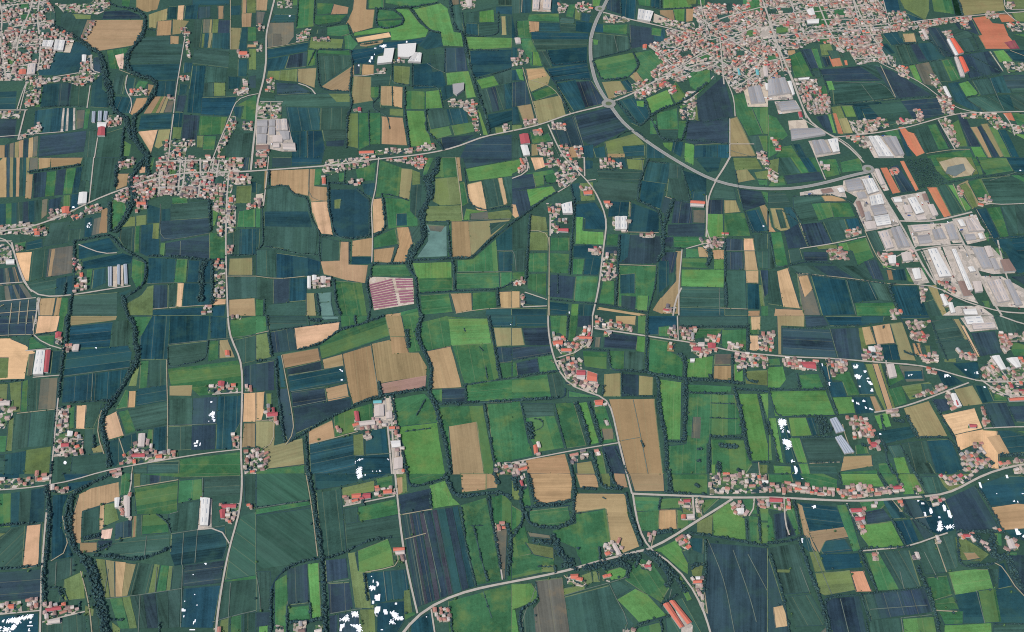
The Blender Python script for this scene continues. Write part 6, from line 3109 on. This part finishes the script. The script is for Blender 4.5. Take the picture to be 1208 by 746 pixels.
for wp, px, pts, D, w in belts:
    V, F = scatter(pts); m = px[len(px) // 2]
    if D:                             # the brambles and ditch bank they grow from
        L = []; R = []
        for i, p in enumerate(D):
            q = D[min(i + 1, len(D) - 1)]; r_ = D[max(i - 1, 0)]; dx, dy = q[0] - r_[0], q[1] - r_[1]; l = math.hypot(dx, dy) or 1; hw = w / 2 * random.uniform(.4, .95)
            L.append((p[0] - dy / l * hw, p[1] + dx / l * hw, 1.3)); R.append((p[0] + dy / l * hw, p[1] - dx / l * hw, 1.3))
        n = len(D); b0 = len(V); T3 = []
        ring = L + R + [(x, y, 0) for x, y, _ in L] + [(x, y, 0) for x, y, _ in R]
        for i in range(n - 1):
            for a, b, c_, d_ in ((i, i + n, i + n + 1, i + 1), (i + 1, i + 1 + 2 * n, i + 2 * n, i), (i + n, i + 3 * n, i + 3 * n + 1, i + n + 1)): T3 += [(a, b, c_), (a, c_, d_)]
        V = np.concatenate([V, np.array(ring)]); F = np.concatenate([F, np.array(T3) + b0])
    if wp >= 5:
        o = obj('woodland', fast_mesh('woodland', V, F, [M['leaf']]), kind='stuff'); o['category'] = 'woodland'
        want_label(o, 'dense dark wooded strip' if wp < 15 else 'dark square wood', *m)
    else:
        o = obj('hedgerow', fast_mesh('hedgerow', V, F, [M['leaf']])); o['category'] = 'hedgerow'; o['group'] = 'hedgerows between the fields'
        ln = sum(math.hypot(a[0] - b[0], a[1] - b[1]) for a, b in zip(px, px[1:]))
        want_label(o, ('long ' if ln > 60 else 'short ' if ln < 22 else '') + ('thick dark hedgerow' if wp >= 3 else 'thin dark hedgerow'), *m)

# ------------------------------------------------------------ large buildings
BD = {'white': ('warehouse', 'white roofed shed'), 'grey': ('warehouse', 'grey roofed warehouse'), 'pale': ('warehouse', 'pale roofed shed'),
      'glass': ('greenhouse', 'long grey glass greenhouse'), 'orange': ('barn', 'orange roofed barn'), 'red': ('barn', 'red roofed barn'),
      'rust': ('warehouse', 'rusty roofed shed'), 'teal': ('warehouse', 'turquoise roofed shed')}
QB = []
def lerp(a, b, t): return (a[0] + (b[0] - a[0]) * t, a[1] + (b[1] - a[1]) * t)
def building(pts, col):
    P = [G(*p) for p in pts]; A = abs(area(P))
    if area(P) < 0: P.reverse()
    nm, look = BD[col]; n = len(P); cx, cy = centroid(P)
    QB.append(P)
    root = obj(nm, None, loc=(cx, cy, 0)); root['category'] = nm; root['group'] = {'warehouse': 'large sheds and warehouses', 'greenhouse': 'greenhouses', 'barn': 'barns and long farm buildings'}[nm]
    want_label(root, ('large ' if A > 2600 else 'small ' if A < 500 else '') + look, *centroid(pts))
    L = [(p[0] - cx, p[1] - cy) for p in P]
    h = 4.5 if col == 'glass' else 7.5 if A > 1500 else 6
    V = [(x, y, 0) for x, y in L] + [(x, y, h) for x, y in L]
    F = [(i, (i + 1) % n, (i + 1) % n + n, i + n) for i in range(n)]
    obj('wall', mesh('wall', V, F, [M['shedwall']]), root)
    rm = M['glassroof'] if col == 'glass' else M['roof_orangebarn'] if col == 'orange' and A > 1200 else M['roof_' + col]
    if n == 4:
        e = [math.hypot(L[i][0] - L[(i + 1) % 4][0], L[i][1] - L[(i + 1) % 4][1]) for i in range(4)]
        if e[0] < e[1]: L = L[1:] + L[:1]; e = e[1:] + e[:1]
        a, b, c_, d = L                          # a-b long side
        wd = (e[1] + e[3]) / 2
        bay = 6.5 if col == 'glass' else 22 if col in ('white', 'grey', 'pale', 'teal', 'rust') else 40
        nb = max(1, int(round(wd / bay))); rise = 1.6 if col == 'glass' else 1.5 if col in ('white', 'grey', 'pale', 'teal', 'rust') else 2.6
        V = []; F = []; ov = .5 / wd
        for k in range(nb):
            for j, t in enumerate((k / nb, (k + .5) / nb, (k + 1) / nb)):
                tt = t + (-ov if t == 0 else ov if t == 1 else 0); p, q = lerp(a, d, tt), lerp(b, c_, tt)
                z = h + .06 + (rise if j == 1 else 0); V += [(*p, z), (*q, z)]
            s_ = len(V) - 6; F += [(s_, s_ + 1, s_ + 3, s_ + 2), (s_ + 2, s_ + 3, s_ + 5, s_ + 4), (s_, s_ + 2, s_ + 4), (s_ + 1, s_ + 5, s_ + 3)]
        rf = obj('roof', mesh('roof', V, F, [rm]), root)
        if col in ('white', 'grey', 'pale') and A > 1400:      # roof light strips and vents on the roof
            for k in range(nb):
                nl = max(2, int(e[0] / 26))
                for q in range(nl):
                    for sgn in (.26, .74):
                        V = []; F = []
                        u0 = (q + .3) / nl; u1 = u0 + .5 / nl; t0 = (k + sgn - .035) / nb; t1 = (k + sgn + .035) / nb
                        zz = h + .14 + rise * (1 - abs(sgn - .5) * 2); dz = rise * .07 * (1 if sgn < .5 else -1)
                        cn = [lerp(lerp(a, b, u), lerp(d, c_, u), t) for u, t in ((u0, t0), (u1, t0), (u1, t1), (u0, t1))]
                        zs = (zz - dz, zz - dz, zz + dz, zz + dz); i0 = len(V)
                        V += [(*p, z) for p, z in zip(cn, zs)] + [(*p, z - .12) for p, z in zip(cn, zs)]
                        F += [(i0, i0 + 1, i0 + 2, i0 + 3)] + [(i0 + w_, i0 + w_ + 4, i0 + (w_ + 1) % 4 + 4, i0 + (w_ + 1) % 4) for w_ in range(4)]
                        obj('skylight', mesh('skylight', V, F, [M['skylight']]), rf)
        # doors
        m0, m1 = lerp(b, c_, .38), lerp(b, c_, .62); dx, dy = c_[0] - b[0], c_[1] - b[1]; l = math.hypot(dx, dy) or 1; nx, ny = dy / l * .08, -dx / l * .08
        V = [(m0[0] + nx, m0[1] + ny, 0), (m1[0] + nx, m1[1] + ny, 0), (m1[0] + nx, m1[1] + ny, h * .65), (m0[0] + nx, m0[1] + ny, h * .65)]
        obj('door', mesh('door', V, [(0, 1, 2, 3)], [M['skylight']]), root)
    else:
        V = [(x * 1.005, y * 1.005, h + .1) for x, y in L] + [(x * 1.005, y * 1.005, h + .9) for x, y in L] + [(x * .97, y * .97, h + .9) for x, y in L] + [(x * .97, y * .97, h + .2) for x, y in L]
        F = [(i + k * n, (i + 1) % n + k * n, (i + 1) % n + (k + 1) * n, i + (k + 1) * n) for k in range(3) for i in range(n)] + [list(range(3 * n, 4 * n))]
        obj('roof', mesh('roof', V, F, [rm]), root)
for c in cmds:
    if c[0] == 'Q' and c[2][0] != 'sand': building(c[1], c[2][0])

# smaller halls, stores and offices between the big ones
for c in cmds:
    if c[0] != 'Q2' or c[2][0] != 'greyyard': continue
    P = [G(*p) for p in c[1]]; xs = [p[0] for p in P]; ys = [p[1] for p in P]; A = abs(area(P)); arr_ = np.array(SEG)
    e = max(range(len(P)), key=lambda i: math.hypot(P[i][0] - P[i - 1][0], P[i][1] - P[i - 1][1])); ang = math.atan2(P[e][1] - P[e - 1][1], P[e][0] - P[e - 1][0])
    made = 0
    for _ in range(120):
        if made > min(9, A / 3000): break
        x, y = random.uniform(min(xs), max(xs)), random.uniform(min(ys), max(ys)); l, w = random.uniform(9, 24), random.uniform(7, 13)
        ca, sa = math.cos(ang), math.sin(ang); cn = [(x + a * l * ca - b * w * sa, y + a * l * sa + b * w * ca) for a, b in ((-1, -1), (1, -1), (1, 1), (-1, 1))]
        bad = any(not inside(P, *q) for q in cn) or nearest_seg(x, y, arr_)[0] < w + 3
        for Q in QB:
            if bad: break
            cx, cy = centroid(Q); R_ = max(math.hypot(q[0] - cx, q[1] - cy) for q in Q)
            if math.hypot(x - cx, y - cy) > R_ + l + w: continue
            for i in range(-4, 5):
                for j in range(-4, 5):
                    if inside(Q, x + (i / 4 * l * 1.2) * ca - (j / 4 * w * 1.3) * sa, y + (i / 4 * l * 1.2) * sa + (j / 4 * w * 1.3) * ca): bad = True
            if any(abs((q[0] - x) * ca + (q[1] - y) * sa) < l + 3 and abs(-(q[0] - x) * sa + (q[1] - y) * ca) < w + 3 for q in Q): bad = True
        if not bad: building([unG(*q) for q in cn], random.choice(('white', 'white', 'pale', 'pale', 'grey', 'rust'))); made += 1
# ------------------------------------------------------------ the pink striped nursery: rows of netted tunnels
for ki, c in enumerate([c for c in cmds if c[0] == 'M']):
    a, b, d, e = [G(*p) for p in c[1]]; n = [11, 4, 5][ki]
    for i in range(n):
        t0 = (i + .16) / n; t1 = (i + .70) / n
        A, B, C_, D = lerp(a, e, t0), lerp(b, d, t0), lerp(b, d, t1), lerp(a, e, t1)
        V = []; F = []
        for j, (u, z) in enumerate(((0, 0), (.12, 1.9), (.35, 3.0), (.65, 3.0), (.88, 1.9), (1, 0))):
            V += [(*lerp(A, D, u), z), (*lerp(B, C_, u), z)]
        F = [(2 * j, 2 * j + 1, 2 * j + 3, 2 * j + 2) for j in range(5)] + [(0, 2, 4, 6, 8, 10), (1, 11, 9, 7, 5, 3)]
        cx, cy = centroid([A, B, C_, D])
        V = [(x - cx, y - cy, z) for x, y, z in V]
        o = obj('shade_tunnel', mesh('shade_tunnel', V, F, [M['tunnel']]), loc=(cx, cy, 1.3)); o['category'] = 'shade tunnel'; o['group'] = 'pink netted rows of the nursery'
        blk = ['main left block', 'upper right block', 'lower right block'][ki]
        o['label'] = (('topmost' if i == 0 else 'bottom' if i == n - 1 else ORD[i] + ' from top') + ' pink netted row in the ' + blk + ' of the striped nursery')

# ------------------------------------------------------------ houses
arr = np.array(SEG); HS = []; GT = []
cell = {}
def free(x, y, r):
    i, j = int(x // 20), int(y // 20)
    for a in (-1, 0, 1):
        for b in (-1, 0, 1):
            for (u, v, q) in cell.get((i + a, j + b), ()):
                if (u - x) ** 2 + (v - y) ** 2 < (r + q) ** 2: return False
    return True
def occupy(x, y, r): cell.setdefault((int(x // 20), int(y // 20)), []).append((x, y, r))
QBB = [(min(p[0] for p in P), min(p[1] for p in P), max(p[0] for p in P), max(p[1] for p in P), P) for P in QB]
def onb(x, y, m=5):
    for a, b, c_, d, P in QBB:
        if a - m < x < c_ + m and b - m < y < d + m:
            for ddx, ddy in ((0, 0), (m, 0), (-m, 0), (0, m), (0, -m)):
                if inside(P, x + ddx, y + ddy): return True
    return False
for n, pxp, P in VILL:
    xs = [p[0] for p in P]; ys = [p[1] for p in P]; ok = 0; tries = 0
    A = abs(area(P)); target = int(n * .75 + .5) if n < 100 else int(min(n * 1.7, A / 330)); blk = 1 if n < 100 else 0; loc_arr = arr
    mx, my = (min(xs) + max(xs)) / 2, (min(ys) + max(ys)) / 2; R_ = max(max(xs) - min(xs), max(ys) - min(ys)) / 2 + 80
    sel = (np.abs(arr[:, 0] - mx) < R_) & (np.abs(arr[:, 1] - my) < R_)
    la = arr[sel] if sel.any() else arr
    while ok < target and tries < target * 14:
        tries += 1; x, y = random.uniform(min(xs), max(xs)), random.uniform(min(ys), max(ys))
        if not inside(P, x, y) or any(inside(k_, x, y) for k_ in PARKS): continue
        d, a = nearest_seg(x, y, la)
        L = random.choice((7, 8, 9, 10, 11, 12, 16)); W = random.choice((6, 7, 8, 8.5))
        if n < 9 and random.random() < .3: L *= 1.4
        r = (L + W) / 4 * (1.12 if n < 100 else .95)
        if n >= 100 and math.sin(x / 31 + 1.3 * math.sin(y / 47)) * math.sin(y / 38 + 1.7 * math.sin(x / 53)) > .45: continue      # squares and green plots stay open
        if d < W / 2 + 1.5: continue
        if not free(x, y, r) or onb(x, y): continue
        occupy(x, y, r); ok += 1
        if d > 90: a = .3
        if random.random() < .3: a += math.pi / 2
        HS.append([x, y, a + random.gauss(0, .05), L, W, random.choice((3.2, 6, 6, 6.2, 6.5, 8.5)), random.random(), n])
    for _ in range(int(target * (1.8 if n < 100 else 1.5))):
        x, y = random.uniform(min(xs), max(xs)), random.uniform(min(ys), max(ys))
        if inside(P, x, y) and free(x, y, 2) and not onb(x, y, 2) and nearest_seg(x, y, la)[0] > 2: GT.append((x, y, 0, random.uniform(.5, 1.0)))
RC = [('pink', .22), ('terracotta', .22), ('brown', .13), ('orange', .09), ('pale', .12), ('beige', .12), ('red', .03), ('dark', .04), ('grey', .03)]
def rcol(u):
    a = 0
    for k, w in RC:
        a += w
        if u < a: return k
    return 'pink'
def house_geo(L, W, h, hip):
    l, w = L / 2, W / 2
    wv = [(-l, -w, 0), (l, -w, 0), (l, w, 0), (-l, w, 0), (-l, -w, h), (l, -w, h), (l, w, h), (-l, w, h)]
    wf = [(0, 1, 5, 4), (1, 2, 6, 5), (2, 3, 7, 6), (3, 0, 4, 7)]
    o = .6; rz = h + w * .42; k = (l + o) - (w + o if hip else 0); k = max(k, .3)
    rv = [(-l - o, -w - o, h - .1), (l + o, -w - o, h - .1), (l + o, w + o, h - .1), (-l - o, w + o, h - .1), (-k, 0, rz), (k, 0, rz)]
    rf = [(0, 1, 5, 4), (2, 3, 4, 5), (1, 2, 5), (3, 0, 4), (0, 3, 2, 1)]
    if not hip:
        wv += [(-l, 0, rz - .35), (l, 0, rz - .35)]; wf += [(7, 4, 8), (5, 6, 9)]
    return wv, wf, rv, rf
def win_geo(L, W, h, side):
    V = []; F = []; n = max(2, int(L / 3.4)); fl = (1.3,) if h < 4 else (1.3, 4.1)
    y = side * (W / 2 + .04)
    for z in fl:
        for i in range(n):
            x = -L / 2 + (i + .5) * L / n; k = len(V)
            V += [(x - .5, y, z), (x + .5, y, z), (x + .5, y, z + 1.2), (x - .5, y, z + 1.2)]; F.append((k, k + 1, k + 2, k + 3) if side < 0 else (k + 3, k + 2, k + 1, k))
    return V, F
HS.sort(key=lambda t: -t[3] * t[4] / (t[1] * cp + H * sp) ** 2 * (1 if t[1] > 0 else 1) if False else (t[1] * cp + H * sp))
def in_frame(x, y):
    a, b = unG(x, y); return 3 < a < 1205 and 3 < b < 743
near = [h for h in HS if in_frame(h[0], h[1])][:285]; ids = set(id(h) for h in near); rest = [h for h in HS if id(h) not in ids]
cache = {}
for x, y, a, L, W, h, u, n in near:
    hip = u * 7 % 1 < .45; col = rcol(u); key = (L, W, h, hip, col)
    if key not in cache:
        wv, wf, rv, rf = house_geo(L, W, h, hip)
        me1 = mesh('house_wall', wv, wf, [M['wall']]); me2 = mesh('house_roof', rv, rf, [M['roof_' + col]])
        wA = win_geo(L, W, h, -1); me3 = mesh('window_row', *wA, [M['skylight']])
        me4 = mesh('chimney', [(i + L * .2, j + W * .15, k) for k in (h, h + W * .21 + 1.0) for i, j in ((-.5, -.4), (.5, -.4), (.5, .4), (-.5, .4))], [(0, 1, 5, 4), (1, 2, 6, 5), (2, 3, 7, 6), (3, 0, 4, 7), (4, 5, 6, 7)], [M['wall']])
        cache[key] = (me1, me2, me3, me4)
    me1, me2, me3, me4 = cache[key]
    o = obj('house', None, loc=(x, y, 1.0)); o.rotation_euler = (0, 0, a); o['category'] = 'house'; o['group'] = 'houses of the villages and farms'
    obj('wall', me1, o); r = obj('roof', me2, o); obj('chimney', me4, r)
    pxy = unG(x, y)
    want_label(o, ('low ' if h < 4 else 'tall ' if h > 8 else '') + ('long ' if L >= 16 else '') + ('hipped ' if hip else 'gabled ') + {'pink': 'pink', 'terracotta': 'terracotta', 'brown': 'brown', 'orange': 'orange', 'pale': 'pale', 'red': 'red', 'dark': 'dark', 'grey': 'grey', 'beige': 'beige'}[col] + ' roofed house', *pxy)
V = []; F = []; MI = []; keys = ['wall'] + ['roof_' + k for k, _ in RC]
for x, y, a, L, W, h, u, n in rest:
    wv, wf, rv, rf = house_geo(L, W, h, u * 7 % 1 < .45); ca, sa = math.cos(a), math.sin(a); k = len(V)
    for vv, ff, m in ((wv, wf, 0), (rv, rf, keys.index('roof_' + rcol(u)))):
        k = len(V); V += [(x + p[0] * ca - p[1] * sa, y + p[0] * sa + p[1] * ca, p[2] + 1.0) for p in vv]
        F += [tuple(i + k for i in f) for f in ff]; MI += [m] * len(ff)
o = obj('houses', mesh('houses', V, F, [M[k] for k in keys], MI), kind='stuff'); o['category'] = 'houses'
o['label'] = 'mass of small pink and terracotta roofed houses of the towns and far villages'

# ------------------------------------------------------------ lorries and cars standing in the yards
def boxes(bs):
    V = []; F = []
    for x0, x1, y0, y1, z0, z1, tp in bs:
        k = len(V); V += [(x0, y0, z0), (x1, y0, z0), (x1, y1, z0), (x0, y1, z0), (x0 + tp, y0 + tp * .4, z1), (x1 - tp, y0 + tp * .4, z1), (x1 - tp, y1 - tp * .4, z1), (x0 + tp, y1 - tp * .4, z1)]
        F += [tuple(k + i for i in f) for f in ((3, 2, 1, 0), (4, 5, 6, 7), (0, 1, 5, 4), (1, 2, 6, 5), (2, 3, 7, 6), (3, 0, 4, 7))]
    return V, F
PT = {c: flat_mat('paint_' + c, v, .02, 1, .4, .5) for c, v in {'white': (235, 235, 232), 'grey': (150, 152, 156), 'blue': (60, 90, 150), 'red': (170, 50, 48), 'dark': (50, 52, 58)}.items()}
tyre = boxes([(x - .45, x + .45, y, y + .3, 0, .9, .15) for x in (-4.2, -2.9, 4.6) for y in (-1.25, .95)])
ctyre = boxes([(x - .32, x + .32, y, y + .2, 0, .62, .1) for x in (-1.3, 1.35) for y in (-.88, .68)])
def wheeled(nm, bs, wh, m):
    (v1, f1), (v2, f2) = boxes(bs), wh; k = len(v1)
    return mesh(nm, v1 + v2, f1 + [tuple(i + k for i in f) for f in f2], [m, PT['dark']], [0] * len(f1) + [1] * len(f2))
LOR = {c: (wheeled('trailer', [(-6, 3.1, -1.25, 1.25, 1.0, 3.8, .03), (-6, 5.6, -.5, .5, .6, .98, 0)], tyre, PT[c]), mesh('cab', *boxes([(3.5, 5.9, -1.2, 1.2, .7, 3.1, .25)]), [PT['red' if c == 'white' else 'white']])) for c in ('white', 'grey', 'blue')}
CAR = {c: (wheeled('body', [(-2.15, 2.15, -.86, .86, .35, .9, .12)], ctyre, PT[c]), mesh('cabin', *boxes([(-1.6, .9, -.74, .74, .9, 1.45, .35)]), [PT['dark']])) for c in PT}
nl = nc = 0
yds = [c for c in cmds if c[0] == 'Q2' and c[2][0] in ('greyyard', 'farmyard', 'sandyard')]
for c in yds:
    P = [G(*p) for p in c[1]]; xs = [p[0] for p in P]; ys = [p[1] for p in P]; A = abs(area(P))
    e = max(range(len(P)), key=lambda i: math.hypot(P[i][0] - P[i - 1][0], P[i][1] - P[i - 1][1])); ang = math.atan2(P[e][1] - P[e - 1][1], P[e][0] - P[e - 1][0])
    for _ in range(int(min(60, A / 330))):
        x, y = random.uniform(min(xs), max(xs)), random.uniform(min(ys), max(ys))
        if not inside(P, x, y) or onb(x, y, 9) or nearest_seg(x, y, arr)[0] < 5 or not free(x, y, 5): continue
        lorry = random.random() < .35; a = ang + random.choice((0, math.pi / 2))
        for q in range(1 if lorry else random.choice((2, 3, 4))):
            if lorry and nl > 90 or not lorry and nc > 200: break
            xx, yy = x - math.sin(a) * q * 3.2, y + math.cos(a) * q * 3.2; occupy(xx, yy, 4 if lorry else 2.2)
            k = random.choice(('white', 'white', 'grey', 'blue') if lorry else ('white', 'grey', 'dark', 'red', 'blue'))
            o = obj('lorry' if lorry else 'parked_car', None, loc=(xx, yy, 1.35)); o.rotation_euler = (0, 0, a + random.gauss(0, .03))
            o['category'] = 'lorry' if lorry else 'car'; o['group'] = 'lorries standing in the yards' if lorry else 'cars parked in the yards'
            if lorry: obj('trailer', LOR[k][0], o); obj('cab', LOR[k][1], o); nl += 1
            else: obj('body', CAR[k][0], o); obj('cabin', CAR[k][1], o); nc += 1
            want_label(o, k + (' trailer lorry' if lorry else ' car'), *unG(xx, yy))
print('lorries', nl, 'cars', nc)

# ------------------------------------------------------------ trees of the gardens and lone field trees
CR = []
for q in range(6):
    v, f = blob(9, I2, 2.7, 1.9, 5.6, 90, .2); CR.append(fast_mesh('crown', v + [0, 0, 1.6], f, [M['leaf2'] if q % 2 else M['leaf']]))
def trunk_mesh():
    V = []; F = []
    def limb(p, q, r0, r1, n=6):
        k = len(V); d = Vector(q) - Vector(p); ax = d.orthogonal().normalized(); ay = d.cross(ax).normalized()
        for c, r in ((Vector(p), r0), (Vector(q), r1)):
            for i in range(n): t = 2 * math.pi * i / n; V.append(tuple(c + ax * math.cos(t) * r + ay * math.sin(t) * r))
        F.extend((k + i, k + (i + 1) % n, k + (i + 1) % n + n, k + i + n) for i in range(n))
    limb((0, 0, 0), (.1, 0, 3), .34, .24)
    for a in (0, 1.3, 2.6, 3.9, 5.2): limb((.1, 0, 2.7), (1.6 * math.cos(a), 1.6 * math.sin(a), 5), .16, .06, 5)
    return mesh('trunk', V, F, [M['bark']])
TK = trunk_mesh()
lone = []
for c in cmds:                        # trees standing along lanes near the camera
    if c[0] == 'R' and c[2][0] in ('.7', '.6', '.8', '.9') and random.random() < .8:
        for _ in range(random.choice((1, 2, 4))):
            i = random.randrange(len(c[1]) - 1); a, b = G(*c[1][i]), G(*c[1][i + 1]); t = random.random()
            dx, dy = b[0] - a[0], b[1] - a[1]; l = math.hypot(dx, dy) or 1; s_ = random.choice((-1, 1)) * random.uniform(5, 7)
            lone.append((a[0] + dx * t - dy / l * s_, a[1] + dy * t + dx / l * s_, 0, random.uniform(.5, .9)))
for c in cmds:                        # bushes and single trees left standing on field corners and margins
    if c[0] == 'F' and len(c[1]) > 2:
        for a, b in zip(c[1], c[1][1:] + c[1][:1]):
            if random.random() < .42:
                for _ in range(random.choice((1, 1, 2, 3))):
                    q = lerp(a, b, random.random()); x, y = G(*q); lone.append((x + random.uniform(-2, 2), y + random.uniform(-2, 2), 0, random.uniform(.3, .8)))
GT = [g for g in GT] + lone
GT.sort(key=lambda t: (t[1] * cp + H * sp) / t[3])
nt = [g for g in GT if in_frame(g[0], g[1]) and nearest_seg(g[0], g[1], arr)[0] > 2.5][:290]; ids = set(id(g) for g in nt); rt = [g for g in GT if id(g) not in ids]
for x, y, z, s_ in nt:
    o = obj('tree', None, loc=(x, y, .9)); o.scale = (s_, s_, s_ * random.uniform(.85, 1.2)); o.rotation_euler = (0, 0, random.uniform(0, 6.28))
    o['category'] = 'tree'; o['group'] = 'garden and roadside trees'
    k = random.randrange(6); obj('trunk', TK, o); obj('crown', CR[k], o)
    want_label(o, ('small ' if s_ < .65 else 'broad ' if s_ > .9 else '') + ('fresh green' if k % 2 else 'dark') + ' round tree', *unG(x, y))
v, f = scatter([(x, y, .9, s_) for x, y, z, s_ in rt]); o = obj('trees', fast_mesh('trees', v, f, [M['leaf2']]), kind='stuff')
o['category'] = 'trees'; o['label'] = 'many small garden trees between the houses of towns and far villages'
give_labels()
print('houses', len(HS), 'near', len(near), 'trees', len(GT), 'fields', len(FL), 'objects', len(bpy.data.objects))
